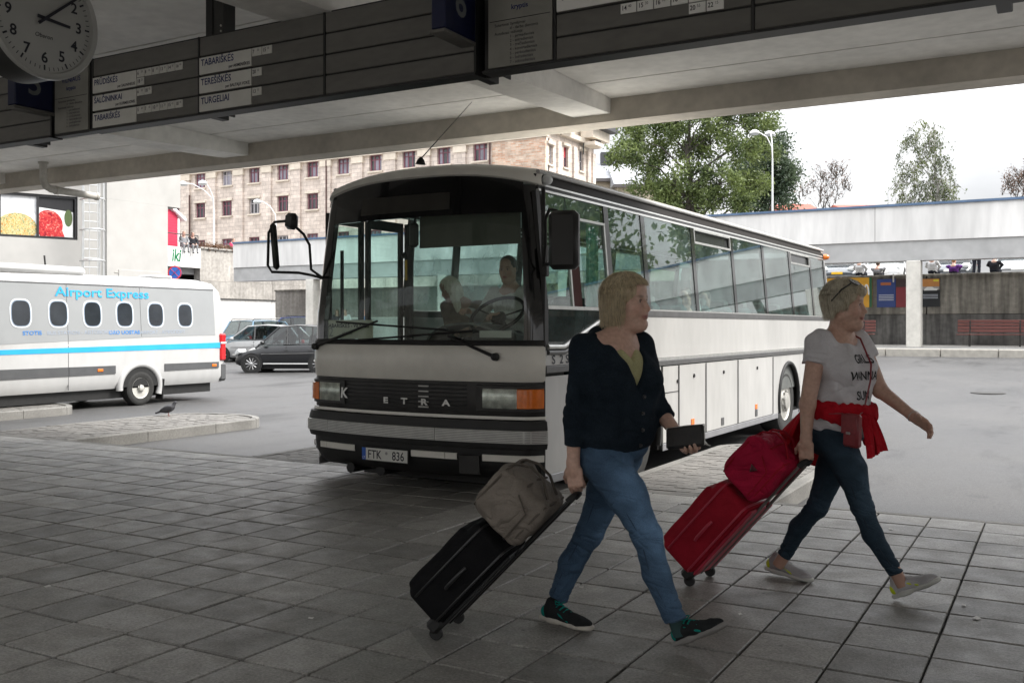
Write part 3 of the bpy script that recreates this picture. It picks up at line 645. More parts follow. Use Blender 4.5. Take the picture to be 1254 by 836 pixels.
pf = empty('plaza_fascia', (-44, 38.5, 4.8), 0, 'white concrete balcony edge carrying the shop sign on the plaza', 'balcony')
MB().span((-44.45, 30, 4.86), (-43.9, 40.93, 6.0)).build('fascia', DECKW, pf, world=True)
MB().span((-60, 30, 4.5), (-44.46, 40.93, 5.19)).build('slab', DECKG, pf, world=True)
MB().tube([(-44.1, 30, 6.75), (-44.1, 40.9, 6.75)], 0.03, 6).build('rail', BLACK, pf, world=True)
for y in np.arange(30.5, 41, 1.3): MB().tube([(-44.1, y, 5.98), (-44.1, y, 6.74)], 0.025, 6).build('baluster', BLACK, pf, world=True)
sg = empty('shop_sign', (-43.85, 38.9, 4.9), 0, 'white sign with green letters iki on the plaza edge', 'sign')
a, b = onX(206, 304, -43.85), onX(225, 327, -43.85)
MB().span((-43.89, a.y, b.z), (-43.84, b.y, a.z), 0.01).build('panel', flat('sign_white', (0.8, 0.8, 0.79)), sg, world=True)
text('lettering', 'iki', 0.98, (-43.835, (a.y+b.y)/2, b.z+0.32), (0, 1, 0.0), (0, 0, 1), flat('sign_green', (0.01, 0.16, 0.06)), sg, 'CENTER', world=True, bold=0.03, sx=0.72, shear=0.15)
ks = empty('red_kiosk', (-45.5, 38, 5.85), 0, 'red timber kiosk with white gable roof on the plaza', 'kiosk')
a = onX(204, 300, -45.2); b = onX(219.5, 268, -45.2)
KR = M('kiosk_red', (0.50, 0.025, 0.07), rough=0.6, var=0.08, scale=5)
y0, y1, zt = a.y-1.6, b.y, b.z
MB().prism([(y0, 5.86), (y1, 5.86), (y1, zt), ((y0+y1)/2-0.2, zt+1.0), (y0, zt)], 0, -48, -45.2).build('wall', KR, ks, world=True)
mb = MB(); mid = (y0+y1)/2-0.2
mb.prism([(y1+0.35, zt-0.12), (y1+0.35, zt+0.05), (mid, zt+1.25), (mid, zt+1.02)], 0, -48.2, -45.0); mb.prism([(y0-0.35, zt+0.05), (y0-0.35, zt-0.12), (mid, zt+1.02), (mid, zt+1.25)], 0, -48.2, -45.0)
mb.build('roof', flat('kiosk_white', (0.8, 0.8, 0.8)), ks, world=True)
MB().span((-45.22, y1-0.14, 5.86), (-45.16, y1+0.01, zt+0.02)).build('corner_board', flat('kiosk_white', (0.8, 0.8, 0.8)), ks, world=True)
for k in range(14): MB().span((-45.205, y0+0.1, 5.9+k*0.16), (-45.185, y1-0.15, 6.045+k*0.16)).build('board', KR, ks, world=True)
# shop block
SHOPW = M('shop_render', (0.40, 0.392, 0.375), rough=0.8, var=0.05, scale=2, var2=0.06, scale2=0.4)
shop = empty('shop_building', (-29, 22, 0), 0, 'white rendered shop block with food pictures in its window', 'building')
A0, A1 = Vector((-31.6, 13.45, 0)), Vector((-28.0, 22.25, 0)); ud = (A1-A0).normalized(); nrm = Vector((ud.y, -ud.x, 0)); LA = (A1-A0).length
def wq(u, n, z): q = A0+ud*u+nrm*n; return (q.x, q.y, z)
def wbox(u0, u1, n0, n1, z0, z1):
    mb = MB(); mb.add([wq(u, n, z) for z in (z0, z1) for (u, n) in ((u0, n0), (u1, n0), (u1, n1), (u0, n1))], [(0, 1, 2, 3), (7, 6, 5, 4), (0, 4, 5, 1), (1, 5, 6, 2), (2, 6, 7, 3), (3, 7, 4, 0)]); return mb
def wu(px, py):   # pixel -> (u,z) on the poster wall
    k = (px-CEN_X)/FPX; fx, fy = -SN+CN*k, CN+SN*k
    den = fx*ud.y-fy*ud.x; d = (A0.x*ud.y-A0.y*ud.x)/den
    p = P(px, py, d); return (p-A0).dot(ud), p.z
u1, zt = wu(92, 244); ub, zb = wu(92, 291); um, _ = wu(47, 260); u0 = um-(u1-um)
wbox(-6, LA, -8, 0, -0.15, zb-0.08).build('wall', SHOPW, shop, world=True)
wbox(-6, LA, -8, 0, zt+0.08, 9).build('wall', SHOPW, shop, world=True)
wbox(u1+0.08, LA, -8, 0, zb-0.079, zt+0.079).build('wall', SHOPW, shop, world=True)
wbox(-6, u1+0.079, -8, -0.35, zb-0.079, zt+0.079).build('wall', SHOPW, shop, world=True)
FRM = M('window_black', (0.02, 0.02, 0.022), rough=0.4)
wf = wbox(-4, u1+0.06, -0.34, -0.05, zb-0.07, zb).build('window_frame', FRM, shop, world=True)
wbox(-4, u1+0.06, -0.34, -0.05, zt, zt+0.07).build('frame_bar', FRM, wf, world=True)
for u in (u1+0.03, um, u0, 2*u0-um): wbox(u-0.03, u+0.03, -0.34, -0.045, zb+0.001, zt-0.001).build('frame_bar', FRM, wf, world=True)
def food_mat(name, cols, scale, seed):
    m = bpy.data.materials.new(name); m.use_nodes = True; t = m.node_tree; b = t.nodes['Principled BSDF']; b.inputs['Roughness'].default_value = 0.25
    g = nd(t, 'ShaderNodeNewGeometry'); mp = nd(t, 'ShaderNodeMapping'); mp.inputs['Location'].default_value = (seed, seed, seed); t.links.new(g.outputs['Position'], mp.inputs[0])
    n = nd(t, 'ShaderNodeTexNoise'); n.inputs['Scale'].default_value = scale; n.inputs['Detail'].default_value = 3; n.inputs['Distortion'].default_value = 1.2; t.links.new(mp.outputs[0], n.inputs['Vector'])
    r = nd(t, 'ShaderNodeValToRGB'); r.color_ramp.interpolation = 'EASE'; e = r.color_ramp.elements
    while len(e) < len(cols): e.new(0.5)
    for k, c in enumerate(cols): e[k].position = 0.3+0.4*k/(len(cols)-1); e[k].color = (*c, 1)
    t.links.new(n.outputs[0], r.inputs[0]); t.links.new(r.outputs[0], b.inputs['Base Color']); return m
PASTA = food_mat('pasta_print', [(0.40, 0.10, 0.02), (0.62, 0.33, 0.08), (0.66, 0.56, 0.30), (0.16, 0.20, 0.05), (0.7, 0.66, 0.52)], 16, 3.1)
SKYP = food_mat('plate_print', [(0.55, 0.56, 0.58), (0.68, 0.69, 0.7), (0.78, 0.78, 0.78)], 2, 1.0)
MEAT = food_mat('meat_print', [(0.25, 0.01, 0.02), (0.50, 0.02, 0.03), (0.60, 0.06, 0.05), (0.70, 0.35, 0.3)], 9, 7.7)
def picture(ua, ub_, parts, nm):
    p = wbox(ua+0.032, ub_-0.032, -0.2, -0.12, zb+0.001, zt-0.001).build(nm, parts[0], shop, world=True)
    W, H = ub_-ua-0.07, zt-zb
    for (poly, m, lift, n_) in parts[1:]:
        mb = MB(); nn = len(poly); mb.add([wq(ua+0.035+x*W, -0.115+lift, zb+y*H) for x, y in poly], [tuple(range(nn))]); mb.build(n_, m, p, world=True)
    return p
ell = lambda cx, cy, rx, ry, a0=0, a1=2*math.pi, n=24: [(min(1, max(0, cx+rx*math.cos(t))), min(0.995, max(0.005, cy+ry*math.sin(t)))) for t in np.linspace(a0, a1, n)]
WHP = flat('plate_white', (0.78, 0.79, 0.78), 0.3)
picture(u0, um, [SKYP, (ell(0.5, 0.3, 0.62, 0.42), WHP, 0.0, 'plate_print'), (ell(0.45, 0.18, 0.58, 0.38), PASTA, 0.004, 'food_print')], 'food_picture')
picture(um, u1, [FRM, ([(0, 0.005), (1, 0.005), (1, 0.66), (0, 0.74)], WHP, 0.0, 'plate_print'), (ell(0.28, 0.3, 0.42, 0.38), MEAT, 0.004, 'food_print'), ([(0.3, 0.01), (0.75, 0.01), (0.62, 0.3), (0.4, 0.45)], MEAT, 0.008, 'food_print'), (ell(0.86, 0.5, 0.12, 0.22), flat('herb_print', (0.08, 0.12, 0.04)), 0.006, 'herb_print')], 'food_picture')
picture(2*u0-um, u0, [SKYP], 'food_picture')
# projecting block
XBk = -27.97; yb0 = onX(131, 300, XBk).y; yb1 = onX(221, 300, XBk).y; ym = onX(205.5, 300, XBk).y; zs = onX(206, 253, XBk).z
MB().span((-36, yb0, zs), (XBk, yb1, 10)).build('upper_wall', SHOPW, shop, world=True)
MB().span((-36, yb0, -0.15), (XBk, ym, zs-0.002)).build('lower_wall', SHOPW, shop, world=True)
MB().span((XBk, yb0+0.3, 3.28), (XBk+0.02, ym-0.15, 3.30)).build('joint', PIPE, shop, world=True)
pa, pb = onX(145, 330, XBk), onX(197, 341, XBk)
MB().span((XBk, pa.y, pb.z), (XBk+0.03, pb.y, pa.z), 0.006).build('vent_panel', SHOPW, shop, world=True)
# caged ladder on the shop wall
GALV = M('galvanised', (0.55, 0.56, 0.56), rough=0.4, metal=0.6, var=0.08)
lx, ly = P(112, 300, 32.2).x, P(112, 300, 32.2).y
ld = empty('caged_ladder', (lx, ly, 0), 0, 'galvanised caged ladder climbing the corner of the white shop', 'ladder')
for s in (-0.25, 0.25):
    q = ud*s; MB().tube([(q.x, q.y, 1.5), (q.x, q.y, 9)], 0.03, 6).build('rail', GALV, ld)
for k in range(25):
    q = ud*0.25; z = 1.6+k*0.3; MB().tube([(-q.x, -q.y, z), (q.x, q.y, z)], 0.016, 5).build('rung', GALV, ld)
for k in range(7):
    z = 2.6+k*1.0; MB().tube([tuple(ud*(0.36*math.cos(t))+nrm*(0.7*math.sin(t))+Vector((0, 0, z))) for t in np.linspace(0, math.pi, 12)], 0.03, 6).build('hoop', GALV, ld)
for t in np.linspace(0.3, math.pi-0.3, 5):
    q = ud*(0.36*math.cos(t))+nrm*(0.7*math.sin(t)); MB().tube([(q.x, q.y, 2.6), (q.x, q.y, 9)], 0.016, 5).build('cage_bar', GALV, ld)
# no-stopping sign
c = P(214.5, 334, 33.5)
ns = empty('no_stopping_sign', (c.x, c.y, -0.1), 0, 'round blue no-stopping sign with red cross behind the minibus', 'road sign')
fw_dir = Vector((SN, -CN, 0)); rot = fw_dir
MB().tube([(0, 0, 0), (0, 0, c.z+0.35)], 0.03, 8).build('pole', GALV, ns)
zc = c.z+0.1
MB().lathe([(0.0, 0.03), (0.235, 0.03), (0.235, 0.05), (0, 0.05)], (0, 0, zc), rot, 28).build('disc', flat('sign_blue', (0.02, 0.13, 0.5)), ns, 40)
MB().grid([[tuple(Vector((0, 0, zc))+fw_dir*0.054+(Vector((CN, SN, 0))*math.cos(t)+Vector((0, 0, 1))*math.sin(t))*r_) for t in np.linspace(0, 2*math.pi, 29)] for r_ in (0.195, 0.238)]).build('rim', flat('sign_red', (0.6, 0.03, 0.03)), ns, 40)
sd = Vector((CN, SN, 0))
for s in (-1, 1):
    a = sd*0.14+Vector((0, 0, s*0.14)); o = fw_dir*0.052+Vector((0, 0, zc)); MB().tube([tuple(o-a), tuple(o+a)], 0.02, 6, flat=0.3).build('cross_bar', flat('sign_red', (0.6, 0.03, 0.03)), ns)

# ======================= old stone building =======================
def masonry(name, c1, c2, mortar, bw, bh, noise=0.5, sc=1.0):
    m = bpy.data.materials.new(name); m.use_nodes = True; t = m.node_tree; b = t.nodes['Principled BSDF']; b.inputs['Roughness'].default_value = 0.9
    g = nd(t, 'ShaderNodeNewGeometry'); sx = nd(t, 'ShaderNodeSeparateXYZ'); t.links.new(g.outputs['Position'], sx.inputs[0])
    ad = nd(t, 'ShaderNodeMath', operation='ADD'); t.links.new(sx.outputs[0], ad.inputs[0]); t.links.new(sx.outputs[1], ad.inputs[1])
    cb = nd(t, 'ShaderNodeCombineXYZ'); t.links.new(ad.outputs[0], cb.inputs[0]); t.links.new(sx.outputs[2], cb.inputs[1])
    br = nd(t, 'ShaderNodeTexBrick'); br.inputs['Scale'].default_value = sc; br.inputs['Brick Width'].default_value = bw; br.inputs['Row Height'].default_value = bh
    br.inputs['Mortar Size'].default_value = 0.02; br.inputs['Color1'].default_value = (*c1, 1); br.inputs['Color2'].default_value = (*c2, 1); br.inputs['Mortar'].default_value = (*mortar, 1); br.inputs['Bias'].default_value = -0.1
    t.links.new(cb.outputs[0], br.inputs['Vector'])
    n = nd(t, 'ShaderNodeTexNoise'); n.inputs['Scale'].default_value = 0.9; n.inputs['Detail'].default_value = 8; n.inputs['Roughness'].default_value = 0.7; t.links.new(g.outputs['Position'], n.inputs['Vector'])
    r = nd(t, 'ShaderNodeMapRange'); r.inputs[1].default_value = 0.32; r.inputs[2].default_value = 0.68; r.inputs[3].default_value = 1-noise; r.inputs[4].default_value = 1+noise*0.6; t.links.new(n.outputs[0], r.inputs[0])
    s = nd(t, 'ShaderNodeVectorMath', operation='SCALE'); t.links.new(br.outputs[0], s.inputs[0]); t.links.new(r.outputs[0], s.inputs['Scale']); t.links.new(s.outputs[0], b.inputs['Base Color'])
    return m
STONE = masonry('stone_blocks', (0.70, 0.61, 0.54), (0.55, 0.475, 0.42), (0.42, 0.355, 0.32), 0.9, 0.42, 0.30)
BRICKR = masonry('weathered_brick', (0.52, 0.30, 0.20), (0.64, 0.54, 0.44), (0.5, 0.43, 0.36), 0.55, 0.16, 0.4)
TRIMS = M('stone_trim', (0.64, 0.57, 0.48), rough=0.85, var=0.12, scale=1.5, var2=0.12, scale2=0.3)
sb = empty('stone_building', (-60, 82, 0), 0, 'long old four-storey stone block with pilasters and purple window frames', 'building')
XE = -41.46; YF = 80.0
cols = [-102.5, -98.35, -94.2, -90.05]+[-85.92+4.15*k for k in range(10)]
rows_z = [(17.25, 18.95), (13.85, 15.55), (9.6, 11.3)]
def facade_bands():
    # wall built as strips round the openings
    zs_ = [0.0]; 
    for zb_, zt_ in sorted(rows_z): zs_ += [zb_, zt_]
    zs_.append(19.45)
    for k in range(0, len(zs_)-1, 2): MB().span((-108, YF, zs_[k]), (-47.15, YF+0.6, zs_[k+1])).build('wall', STONE, sb, world=True)
    for zb_, zt_ in rows_z:
        edges = [-108]
        for x in cols: edges += [x-0.78, x+0.78]
        edges.append(-47.15)
        for k in range(0, len(edges)-1, 2): MB().span((edges[k], YF, zb_+0.001), (edges[k+1], YF+0.6, zt_-0.001)).build('wall', STONE, sb, world=True)
facade_bands()
MB().span((-47.14, YF-0.25, 0), (XE, YF+0.6, 18.85)).build('brick_bay', BRICKR, sb, world=True)
MB().span((-108, YF+0.7, 0), (XE-0.6, YF+10.3, 19.4)).build('core', DARKJ, sb, world=True)
MB().span((-108, YF-0.55, 19.46), (XE+0.5, YF+11, 19.9)).build('cornice', TRIMS, sb, world=True)
MB().span((-108, YF-0.35, 18.86), (XE+0.3, YF-0.001, 19.455)).build('frieze', TRIMS, sb, world=True)
MB().span((-108, YF+0.3, 19.91), (XE-0.2, YF+10.5, 21.3)).build('attic', TRIMS, sb, world=True)
for k in range(len(cols)-1):
    x = (cols[k]+cols[k+1])/2
    pl = MB().span((x-0.75, YF-0.22, 0), (x+0.55, YF-0.002, 18.2)).build('pilaster', STONE, sb, world=True)
    MB().span((x-0.85, YF-0.3, 18.21), (x+0.65, YF-0.002, 18.84)).build('capital', TRIMS, pl, world=True)
FRAMEP = M('purple_frame', (0.20, 0.07, 0.10), rough=0.5, var=0.25, scale=0.3); FRAMEW = M('pale_frame', (0.45, 0.43, 0.45), rough=0.5)
PANE = M('far_pane', (0.22, 0.21, 0.26), rough=0.12, spec=0.8, var=0.5, scale=0.4); PANED = M('dark_far_pane', (0.045, 0.045, 0.05), rough=0.12, spec=0.8, var=0.4, scale=0.5)
wr = random.Random(5)
for i, x in enumerate(cols):
    for j, (zb_, zt_) in enumerate(rows_z):
        fm = FRAMEP if wr.random() < 0.72 else FRAMEW
        pn = PANE if (j == 0 or wr.random() < 0.4) else PANED
        mb = MB()
        mb.span((x-0.78, YF+0.25, zb_), (x+0.78, YF+0.36, zb_+0.12)); mb.span((x-0.78, YF+0.25, zt_-0.12), (x+0.78, YF+0.36, zt_))
        for u in (-0.71, -0.24, 0.30, 0.71): mb.span((x+u-0.065, YF+0.255, zb_+0.121), (x+u+0.065, YF+0.355, zt_-0.121))
        mb.span((x-0.64, YF+0.27, zb_+1.12), (x+0.64, YF+0.35, zb_+1.22))
        w = mb.build('window', fm, sb, world=True)
        edges = (-0.645, -0.305, 0.235, 0.645)
        for a, b in ((-0.645, -0.305), (-0.175, 0.235), (0.365, 0.645)):
            for z0, z1 in ((zb_+0.12, zb_+1.12), (zb_+1.22, zt_-0.12)):
                MB().span((x+a, YF+0.30, z0), (x+b, YF+0.31, z1)).build('pane', pn if wr.random() < 0.7 else PANED, w, world=True)
        MB().span((x-0.95, YF-0.18, zb_-0.16), (x+0.95, YF+0.3, zb_-0.002)).build('sill', TRIMS, w, world=True)
        if j < 2: MB().span((x-0.95, YF-0.14, zt_+0.002), (x+0.95, YF-0.001, zt_+0.22)).build('lintel', TRIMS, w, world=True)
# side wall
side_w = [(80.85, 16.45, 18.25), (84.05, 16.6, 18.6), (87.5, 16.75, 18.75)]
ed = [80.0]
for y, a, b in side_w: ed += [y-0.5, y+0.5]
ed.append(90.4)
for k in range(0, len(ed)-1, 2): MB().span((XE-0.6, max(ed[k], 80.602 if k == 0 else 0) if False else ed[k]+(0.602 if k == 0 and False else 0), 0), (XE+0.001+0.002, ed[k+1], 19.455)).build('side_wall', STONE, sb, world=True)
for y, a, b in side_w:
    mb = MB(); mb.span((XE-0.6, y-0.499, 0), (XE, y+0.499, a)); mb.span((XE-0.6, y-0.499, b), (XE, y+0.499, 19.455)); mb.build('side_wall', STONE, sb, world=True)
    mb = MB()
    for u in (-0.44, 0, 0.44): mb.span((XE-0.3, y+u-0.05, a), (XE-0.22, y+u+0.05, b))
    mb.span((XE-0.3, y-0.5, (a+b)/2-0.05), (XE-0.22, y+0.5, (a+b)/2+0.05)); w = mb.build('window', FRAMEW if y != 84.05 else FRAMEP, sb, world=True)
    for (z0, z1) in ((a, (a+b)/2-0.05), ((a+b)/2+0.05, b)): MB().span((XE-0.27, y-0.49, z0), (XE-0.26, y+0.49, z1)).build('pane', flat('red_blind', (0.45, 0.04, 0.05)) if (y == 84.05 and z1 == b) else PANED, w, world=True)
    MB().span((XE-0.3, y-0.6, a-0.15), (XE+0.15, y+0.6, a-0.002)).build('sill', TRIMS, w, world=True)
    MB().span((XE+0.004, y-0.75, b+0.05), (XE+0.2, y+0.75, b+0.3)).build('lintel', TRIMS, w, world=True)
for y in (82.4, 85.8, 89.0, 90.1):
    MB().span((XE+0.004, y-0.35, 0), (XE+0.22, y+0.35, 18.85)).build('pilaster', STONE, sb, world=True)
for y, z in ((83.3, 20.3), (88.2, 19.2)):
    MB().span((XE+0.2, y-1.0, z), (XE+1.6, y+1.0, z+0.35)).build('balcony_slab', TRIMS, sb, world=True)
    MB().span((XE+0.1, y+0.4, z+0.36), (XE+1.2, y+1.3, z+1.2)).build('roof_unit', M('slate_dark', (0.05, 0.05, 0.055), rough=0.6), sb, world=True)
    MB().tube([(XE+0.4, y-1.1, z-0.9), (XE+0.4, y-1.1, z+0.2)], 0.06, 6).build('downpipe', BLACK, sb, world=True)
MB().span((XE+0.1, 87, 20.9), (XE+2.2, 91.6, 21.7)).build('eaves', M('slate_dark', (0.05, 0.05, 0.055), rough=0.6), sb, world=True)
MB().span((XE+0.05, 87.2, 19.95), (XE+1.4, 91.2, 20.88)).build('eaves_box', TRIMS, sb, world=True)
MB().tube([(-47.3, YF-0.35, 0), (-47.3, YF-0.35, 18.8)], 0.09, 6).build('downpipe', M('brown_pipe', (0.08, 0.035, 0.03), rough=0.6), sb, world=True)
MB().tube([(-67.2, YF-0.3, 0), (-67.2, YF-0.3, 18.8)], 0.07, 6).build('downpipe', M('brown_pipe', (0.08, 0.035, 0.03), rough=0.6), sb, world=True)
MB().tube([(-87.3, YF-0.3, 0), (-87.3, YF-0.3, 16.5)], 0.09, 6).build('downpipe', M('brown_pipe', (0.08, 0.035, 0.03), rough=0.6), sb, world=True)

# ======================= houses between stone block and tree, far red roofs =======================
def house(name, label, px0, px1, py_eave, py_ridge, d, depth, wallm, roofm, wins=(), chim=()):
    a, b = P(px0, py_eave, d), P(px1, py_eave, d); W = (b-a).length; h = empty(name, (a.x, a.y, 3.4), math.atan2(b.y-a.y, b.x-a.x), label, 'house')
    zc = a.z-3.4; zr = P(px0, py_ridge, d+depth/2).z-3.4
    MB().span((0, 0, 0), (W, depth, zc)).build('wall', wallm, h)
    MB().prism([(-0.5, zc+0.001), (depth+0.5, zc+0.001), (depth/2, zr)], 0, -0.5, W+0.5).build('roof', roofm, h)
    MB().span((-0.5, -0.55, zc-0.35), (W+0.5, -0.02, zc-0.002)).build('eaves', M('eave_dark', (0.12, 0.11, 0.11), rough=0.7), h)
    for (u, v, w_, hh) in wins:
        o = MB().span((u*W, -0.06, v), (u*W+w_, 0.02, v+hh)).build('window', FRAMEW, h)
        MB().span((u*W+0.1, -0.07, v+0.1), (u*W+w_-0.1, -0.061, v+hh-0.1)).build('pane', PANED, o)
    for (u, y, s) in chim: MB().span((u*W, y, zc), (u*W+s, y+s, zr+0.8)).build('chimney', M('slate_dark', (0.05, 0.05, 0.055), rough=0.6), h)
    return h
ROOFG = M('metal_roof', (0.34, 0.35, 0.37), rough=0.5, var=0.12, scale=1.2); BEIGE = M('beige_render', (0.50, 0.43, 0.33), rough=0.85, var=0.1, scale=0.6); ROOFR = M('red_tiles', (0.36, 0.10, 0.07), rough=0.8, var=0.2, scale=0.8)
house('grey_roof_house', 'house with grey metal roof and chimney between stone block and tree', 724, 775, 219, 198, 112, 14, BEIGE, ROOFG, [(0.3, 9, 1.2, 1.6), (0.62, 9, 1.2, 1.6)], [(0.33, 5, 1.3), (0.8, 6, 1.1)])
house('beige_house', 'beige house with small windows glimpsed behind the big tree', 757, 832, 226, 205, 108, 12, BEIGE, ROOFG, [(0.2, 9.3, 1.6, 1.9), (0.55, 9.3, 2.2, 1.9), (0.62, 13, 2.2, 1.2)], [])
house('red_roof_house', 'low house with red tiled roof beside the big tree', 962, 1003, 260, 250, 150, 12, BEIGE, ROOFR)
house('far_red_roof', 'far low red roof just above the deck edge', 1035, 1095, 256, 251, 190, 12, BEIGE, ROOFR)

# ======================= trees =======================
def leaf_mat(name, c1, c2):
    m = bpy.data.materials.new(name); m.use_nodes = True; t = m.node_tree; b = t.nodes['Principled BSDF']; b.inputs['Roughness'].default_value = 0.55
    g = nd(t, 'ShaderNodeNewGeometry'); n = nd(t, 'ShaderNodeTexNoise'); n.inputs['Scale'].default_value = 0.55; n.inputs['Detail'].default_value = 3; t.links.new(g.outputs['Position'], n.inputs['Vector'])
    wv = nd(t, 'ShaderNodeTexWhiteNoise', noise_dimensions='3D'); sn = nd(t, 'ShaderNodeVectorMath', operation='SNAP'); sn.inputs[1].default_value = (0.4, 0.4, 0.4); t.links.new(g.outputs['Position'], sn.inputs[0]); t.links.new(sn.outputs[0], wv.inputs['Vector'])
    ad = nd(t, 'ShaderNodeMath', operation='MULTIPLY_ADD'); ad.inputs[1].default_value = 0.35; t.links.new(wv.outputs['Value'], ad.inputs[0]); t.links.new(n.outputs[0], ad.inputs[2])
    r = nd(t, 'ShaderNodeValToRGB'); r.color_ramp.elements[0].position = 0.45; r.color_ramp.elements[0].color = (*c1, 1); r.color_ramp.elements[1].position = 0.9; r.color_ramp.elements[1].color = (*c2, 1)
    t.links.new(ad.outputs[0], r.inputs[0]); t.links.new(r.outputs[0], b.inputs['Base Color'])
    tr = nd(t, 'ShaderNodeBsdfTranslucent'); t.links.new(r.outputs[0], tr.inputs[0]); mx = nd(t, 'ShaderNodeMixShader'); mx.inputs[0].default_value = 0.3
    t.links.new(b.outputs[0], mx.inputs[1]); t.links.new(tr.outputs[0], mx.inputs[2]); t.links.new(mx.outputs[0], t.nodes['Material Output'].inputs[0]); return m
LEAFG = leaf_mat('leaf_green', (0.055, 0.085, 0.028), (0.185, 0.235, 0.07)); LEAFD = leaf_mat('leaf_dark', (0.035, 0.06, 0.035), (0.085, 0.12, 0.06))
LEAFB = leaf_mat('leaf_birch', (0.06, 0.085, 0.03), (0.16, 0.19, 0.06)); LEAFR = leaf_mat('leaf_rusty', (0.09, 0.045, 0.03), (0.17, 0.10, 0.06))
BARK = M('bark', (0.075, 0.065, 0.055), rough=0.9, var=0.3, scale=4, bump=0.5, bscale=8)
BARKB = M('birch_bark', (0.30, 0.29, 0.27), rough=0.8, var=0.4, scale=2.5, stretch=(1, 1, 3))
def leaves(centers, spread, n, size, rng, droop=0.0):
    c = centers[rng.integers(0, len(centers), n)]; pos = c+rng.normal(0, 1, (n, 3))*spread
    a = rng.normal(0, 1, (n, 3)); a[:, 2] -= droop; a /= np.linalg.norm(a, axis=1, keepdims=True)
    b = rng.normal(0, 1, (n, 3)); b -= a*(a*b).sum(1, keepdims=True); b /= np.linalg.norm(b, axis=1, keepdims=True)
    s = size*rng.uniform(0.6, 1.4, (n, 1))
    v = np.stack([pos-a*s, pos+b*s*0.45, pos+a*s, pos-b*s*0.45], 1).reshape(-1, 3)
    return v, np.arange(4*n).reshape(n, 4)
def tree(name, label, base, H, blobs, n, size, leafm, barkm=BARK, r0=0.35, seed=1, spread=0.5, droop=0.0, fork=0.25, lean=(0, 0), sub=14, twigs=0, twl=1.0, group='trees beyond the deck'):
    """blobs: (dx,dy,z,rx,ry,rz) lobes of the crown relative to the trunk's foot"""
    rng = np.random.default_rng(seed); t = empty(name, base, 0, label, 'tree', group)
    mb = MB(); top = H*0.92
    tr_ = [(lean[0]*k/8*H*0.1+rng.normal(0, 0.012)*H*(k > 0), lean[1]*k/8*H*0.1+rng.normal(0, 0.012)*H*(k > 0), top*k/8) for k in range(9)]
    mb.tube(tr_, [r0*(1-0.88*k/8) for k in range(9)], 8)
    cents = []
    for (dx, dy, z, rx, ry, rz) in blobs:
        k0 = min(7, max(1, int(8*max(fork*H, z-rz*1.2-0.15*math.hypot(dx, dy))/top))); s = np.array(tr_[k0]); e = np.array((dx, dy, z))
        mid = (s+e)/2+np.array((0, 0, 0.12*np.linalg.norm(e-s)))+rng.normal(0, 0.1, 3); rl = r0*(1-0.88*k0/8)*0.55
        mb.tube([tuple(s), tuple((s+mid)/2+rng.normal(0, 0.06, 3)), tuple(mid), tuple(e)], [rl, rl*0.75, rl*0.5, rl*0.2], 6)
        for q in range(sub):
            u = rng.normal(0, 1, 3); u /= np.linalg.norm(u); p = e+u*np.array((rx, ry, rz))*rng.uniform(0.45, 1.0)
            cents.append(p)
            for _ in range(twigs):
                e2 = p+np.array((rng.normal(0, 0.28), rng.normal(0, 0.28), twl*rng.uniform(0.4, 1.0)))*(1 if twl < 0 else rng.uniform(0.5, 1)); m2 = (p+e2)/2+np.array((rng.normal(0, 0.12), rng.normal(0, 0.12), 0.12))
                mb.tube([tuple(p), tuple(m2), tuple(e2)], [0.018, 0.012, 0.006], 4)
                for tq in (0.3, 0.5, 0.7, 0.85, 1.0): cents.append((1-tq)*p+tq*e2+(m2-(p+e2)/2)*4*tq*(1-tq))
            if q % 2 == 0: mb.tube([tuple(mid*0.3+e*0.7), tuple((e+p)/2+rng.normal(0, 0.12, 3)), tuple(p)], [rl*0.28, rl*0.18, 0.02], 5)
    mb.build('trunk', barkm, t, 60)
    cents = np.array(cents); v, f = leaves(cents, spread, n, size, rng, droop)
    me = bpy.data.meshes.new('crown'); me.from_pydata(v.tolist(), [], f.tolist()); me.update(); link('crown', me, leafm, t)
    return t
bb = P(843, 262, 72); bz = 3.5
def lobe(px, py, r, dd=0, d=72, base=bb, ry=None, rz=None):
    q = P(px, py, d+dd); return (q.x-base.x, q.y-base.y, q.z-bz, r, ry or r, rz or r*0.85)
BL = [lobe(775, 168, 1.3), lobe(800, 158, 1.4, 2), lobe(830, 150, 1.6), lobe(862, 140, 1.7, -1), lobe(895, 138, 1.6, 1), lobe(930, 148, 1.4), lobe(765, 190, 1.2, -1), lobe(800, 190, 1.5, 1), lobe(838, 180, 1.7, 2), lobe(872, 175, 1.7), lobe(905, 178, 1.6, -1.5), lobe(935, 180, 1.3, 1),
      lobe(790, 222, 1.4), lobe(822, 225, 1.5, -1.5), lobe(855, 218, 1.7, -1), lobe(885, 222, 1.6, -2), lobe(872, 245, 1.4, -1.5), lobe(840, 248, 1.4, 1), lobe(905, 248, 1.3, -1), lobe(925, 225, 1.3), lobe(880, 120, 1.5), lobe(840, 122, 1.4), lobe(920, 120, 1.4), lobe(815, 250, 1.2, -1)]
tree('broadleaf_tree', 'big leafy green tree behind the bus roof', (bb.x, bb.y, bz), 15.5, BL, 42000, 0.12, LEAFG, r0=0.42, seed=2, spread=0.29, sub=17)
b2_ = P(938, 262, 80)
BL2 = [(lambda q: (q.x-b2_.x, q.y-b2_.y, q.z-bz, 1.5, 1.5, 1.5))(P(px, py, 80)) for px, py in ((915, 205), (938, 195), (955, 205), (920, 225), (945, 230), (958, 225), (925, 248), (950, 250), (945, 175), (930, 185))]
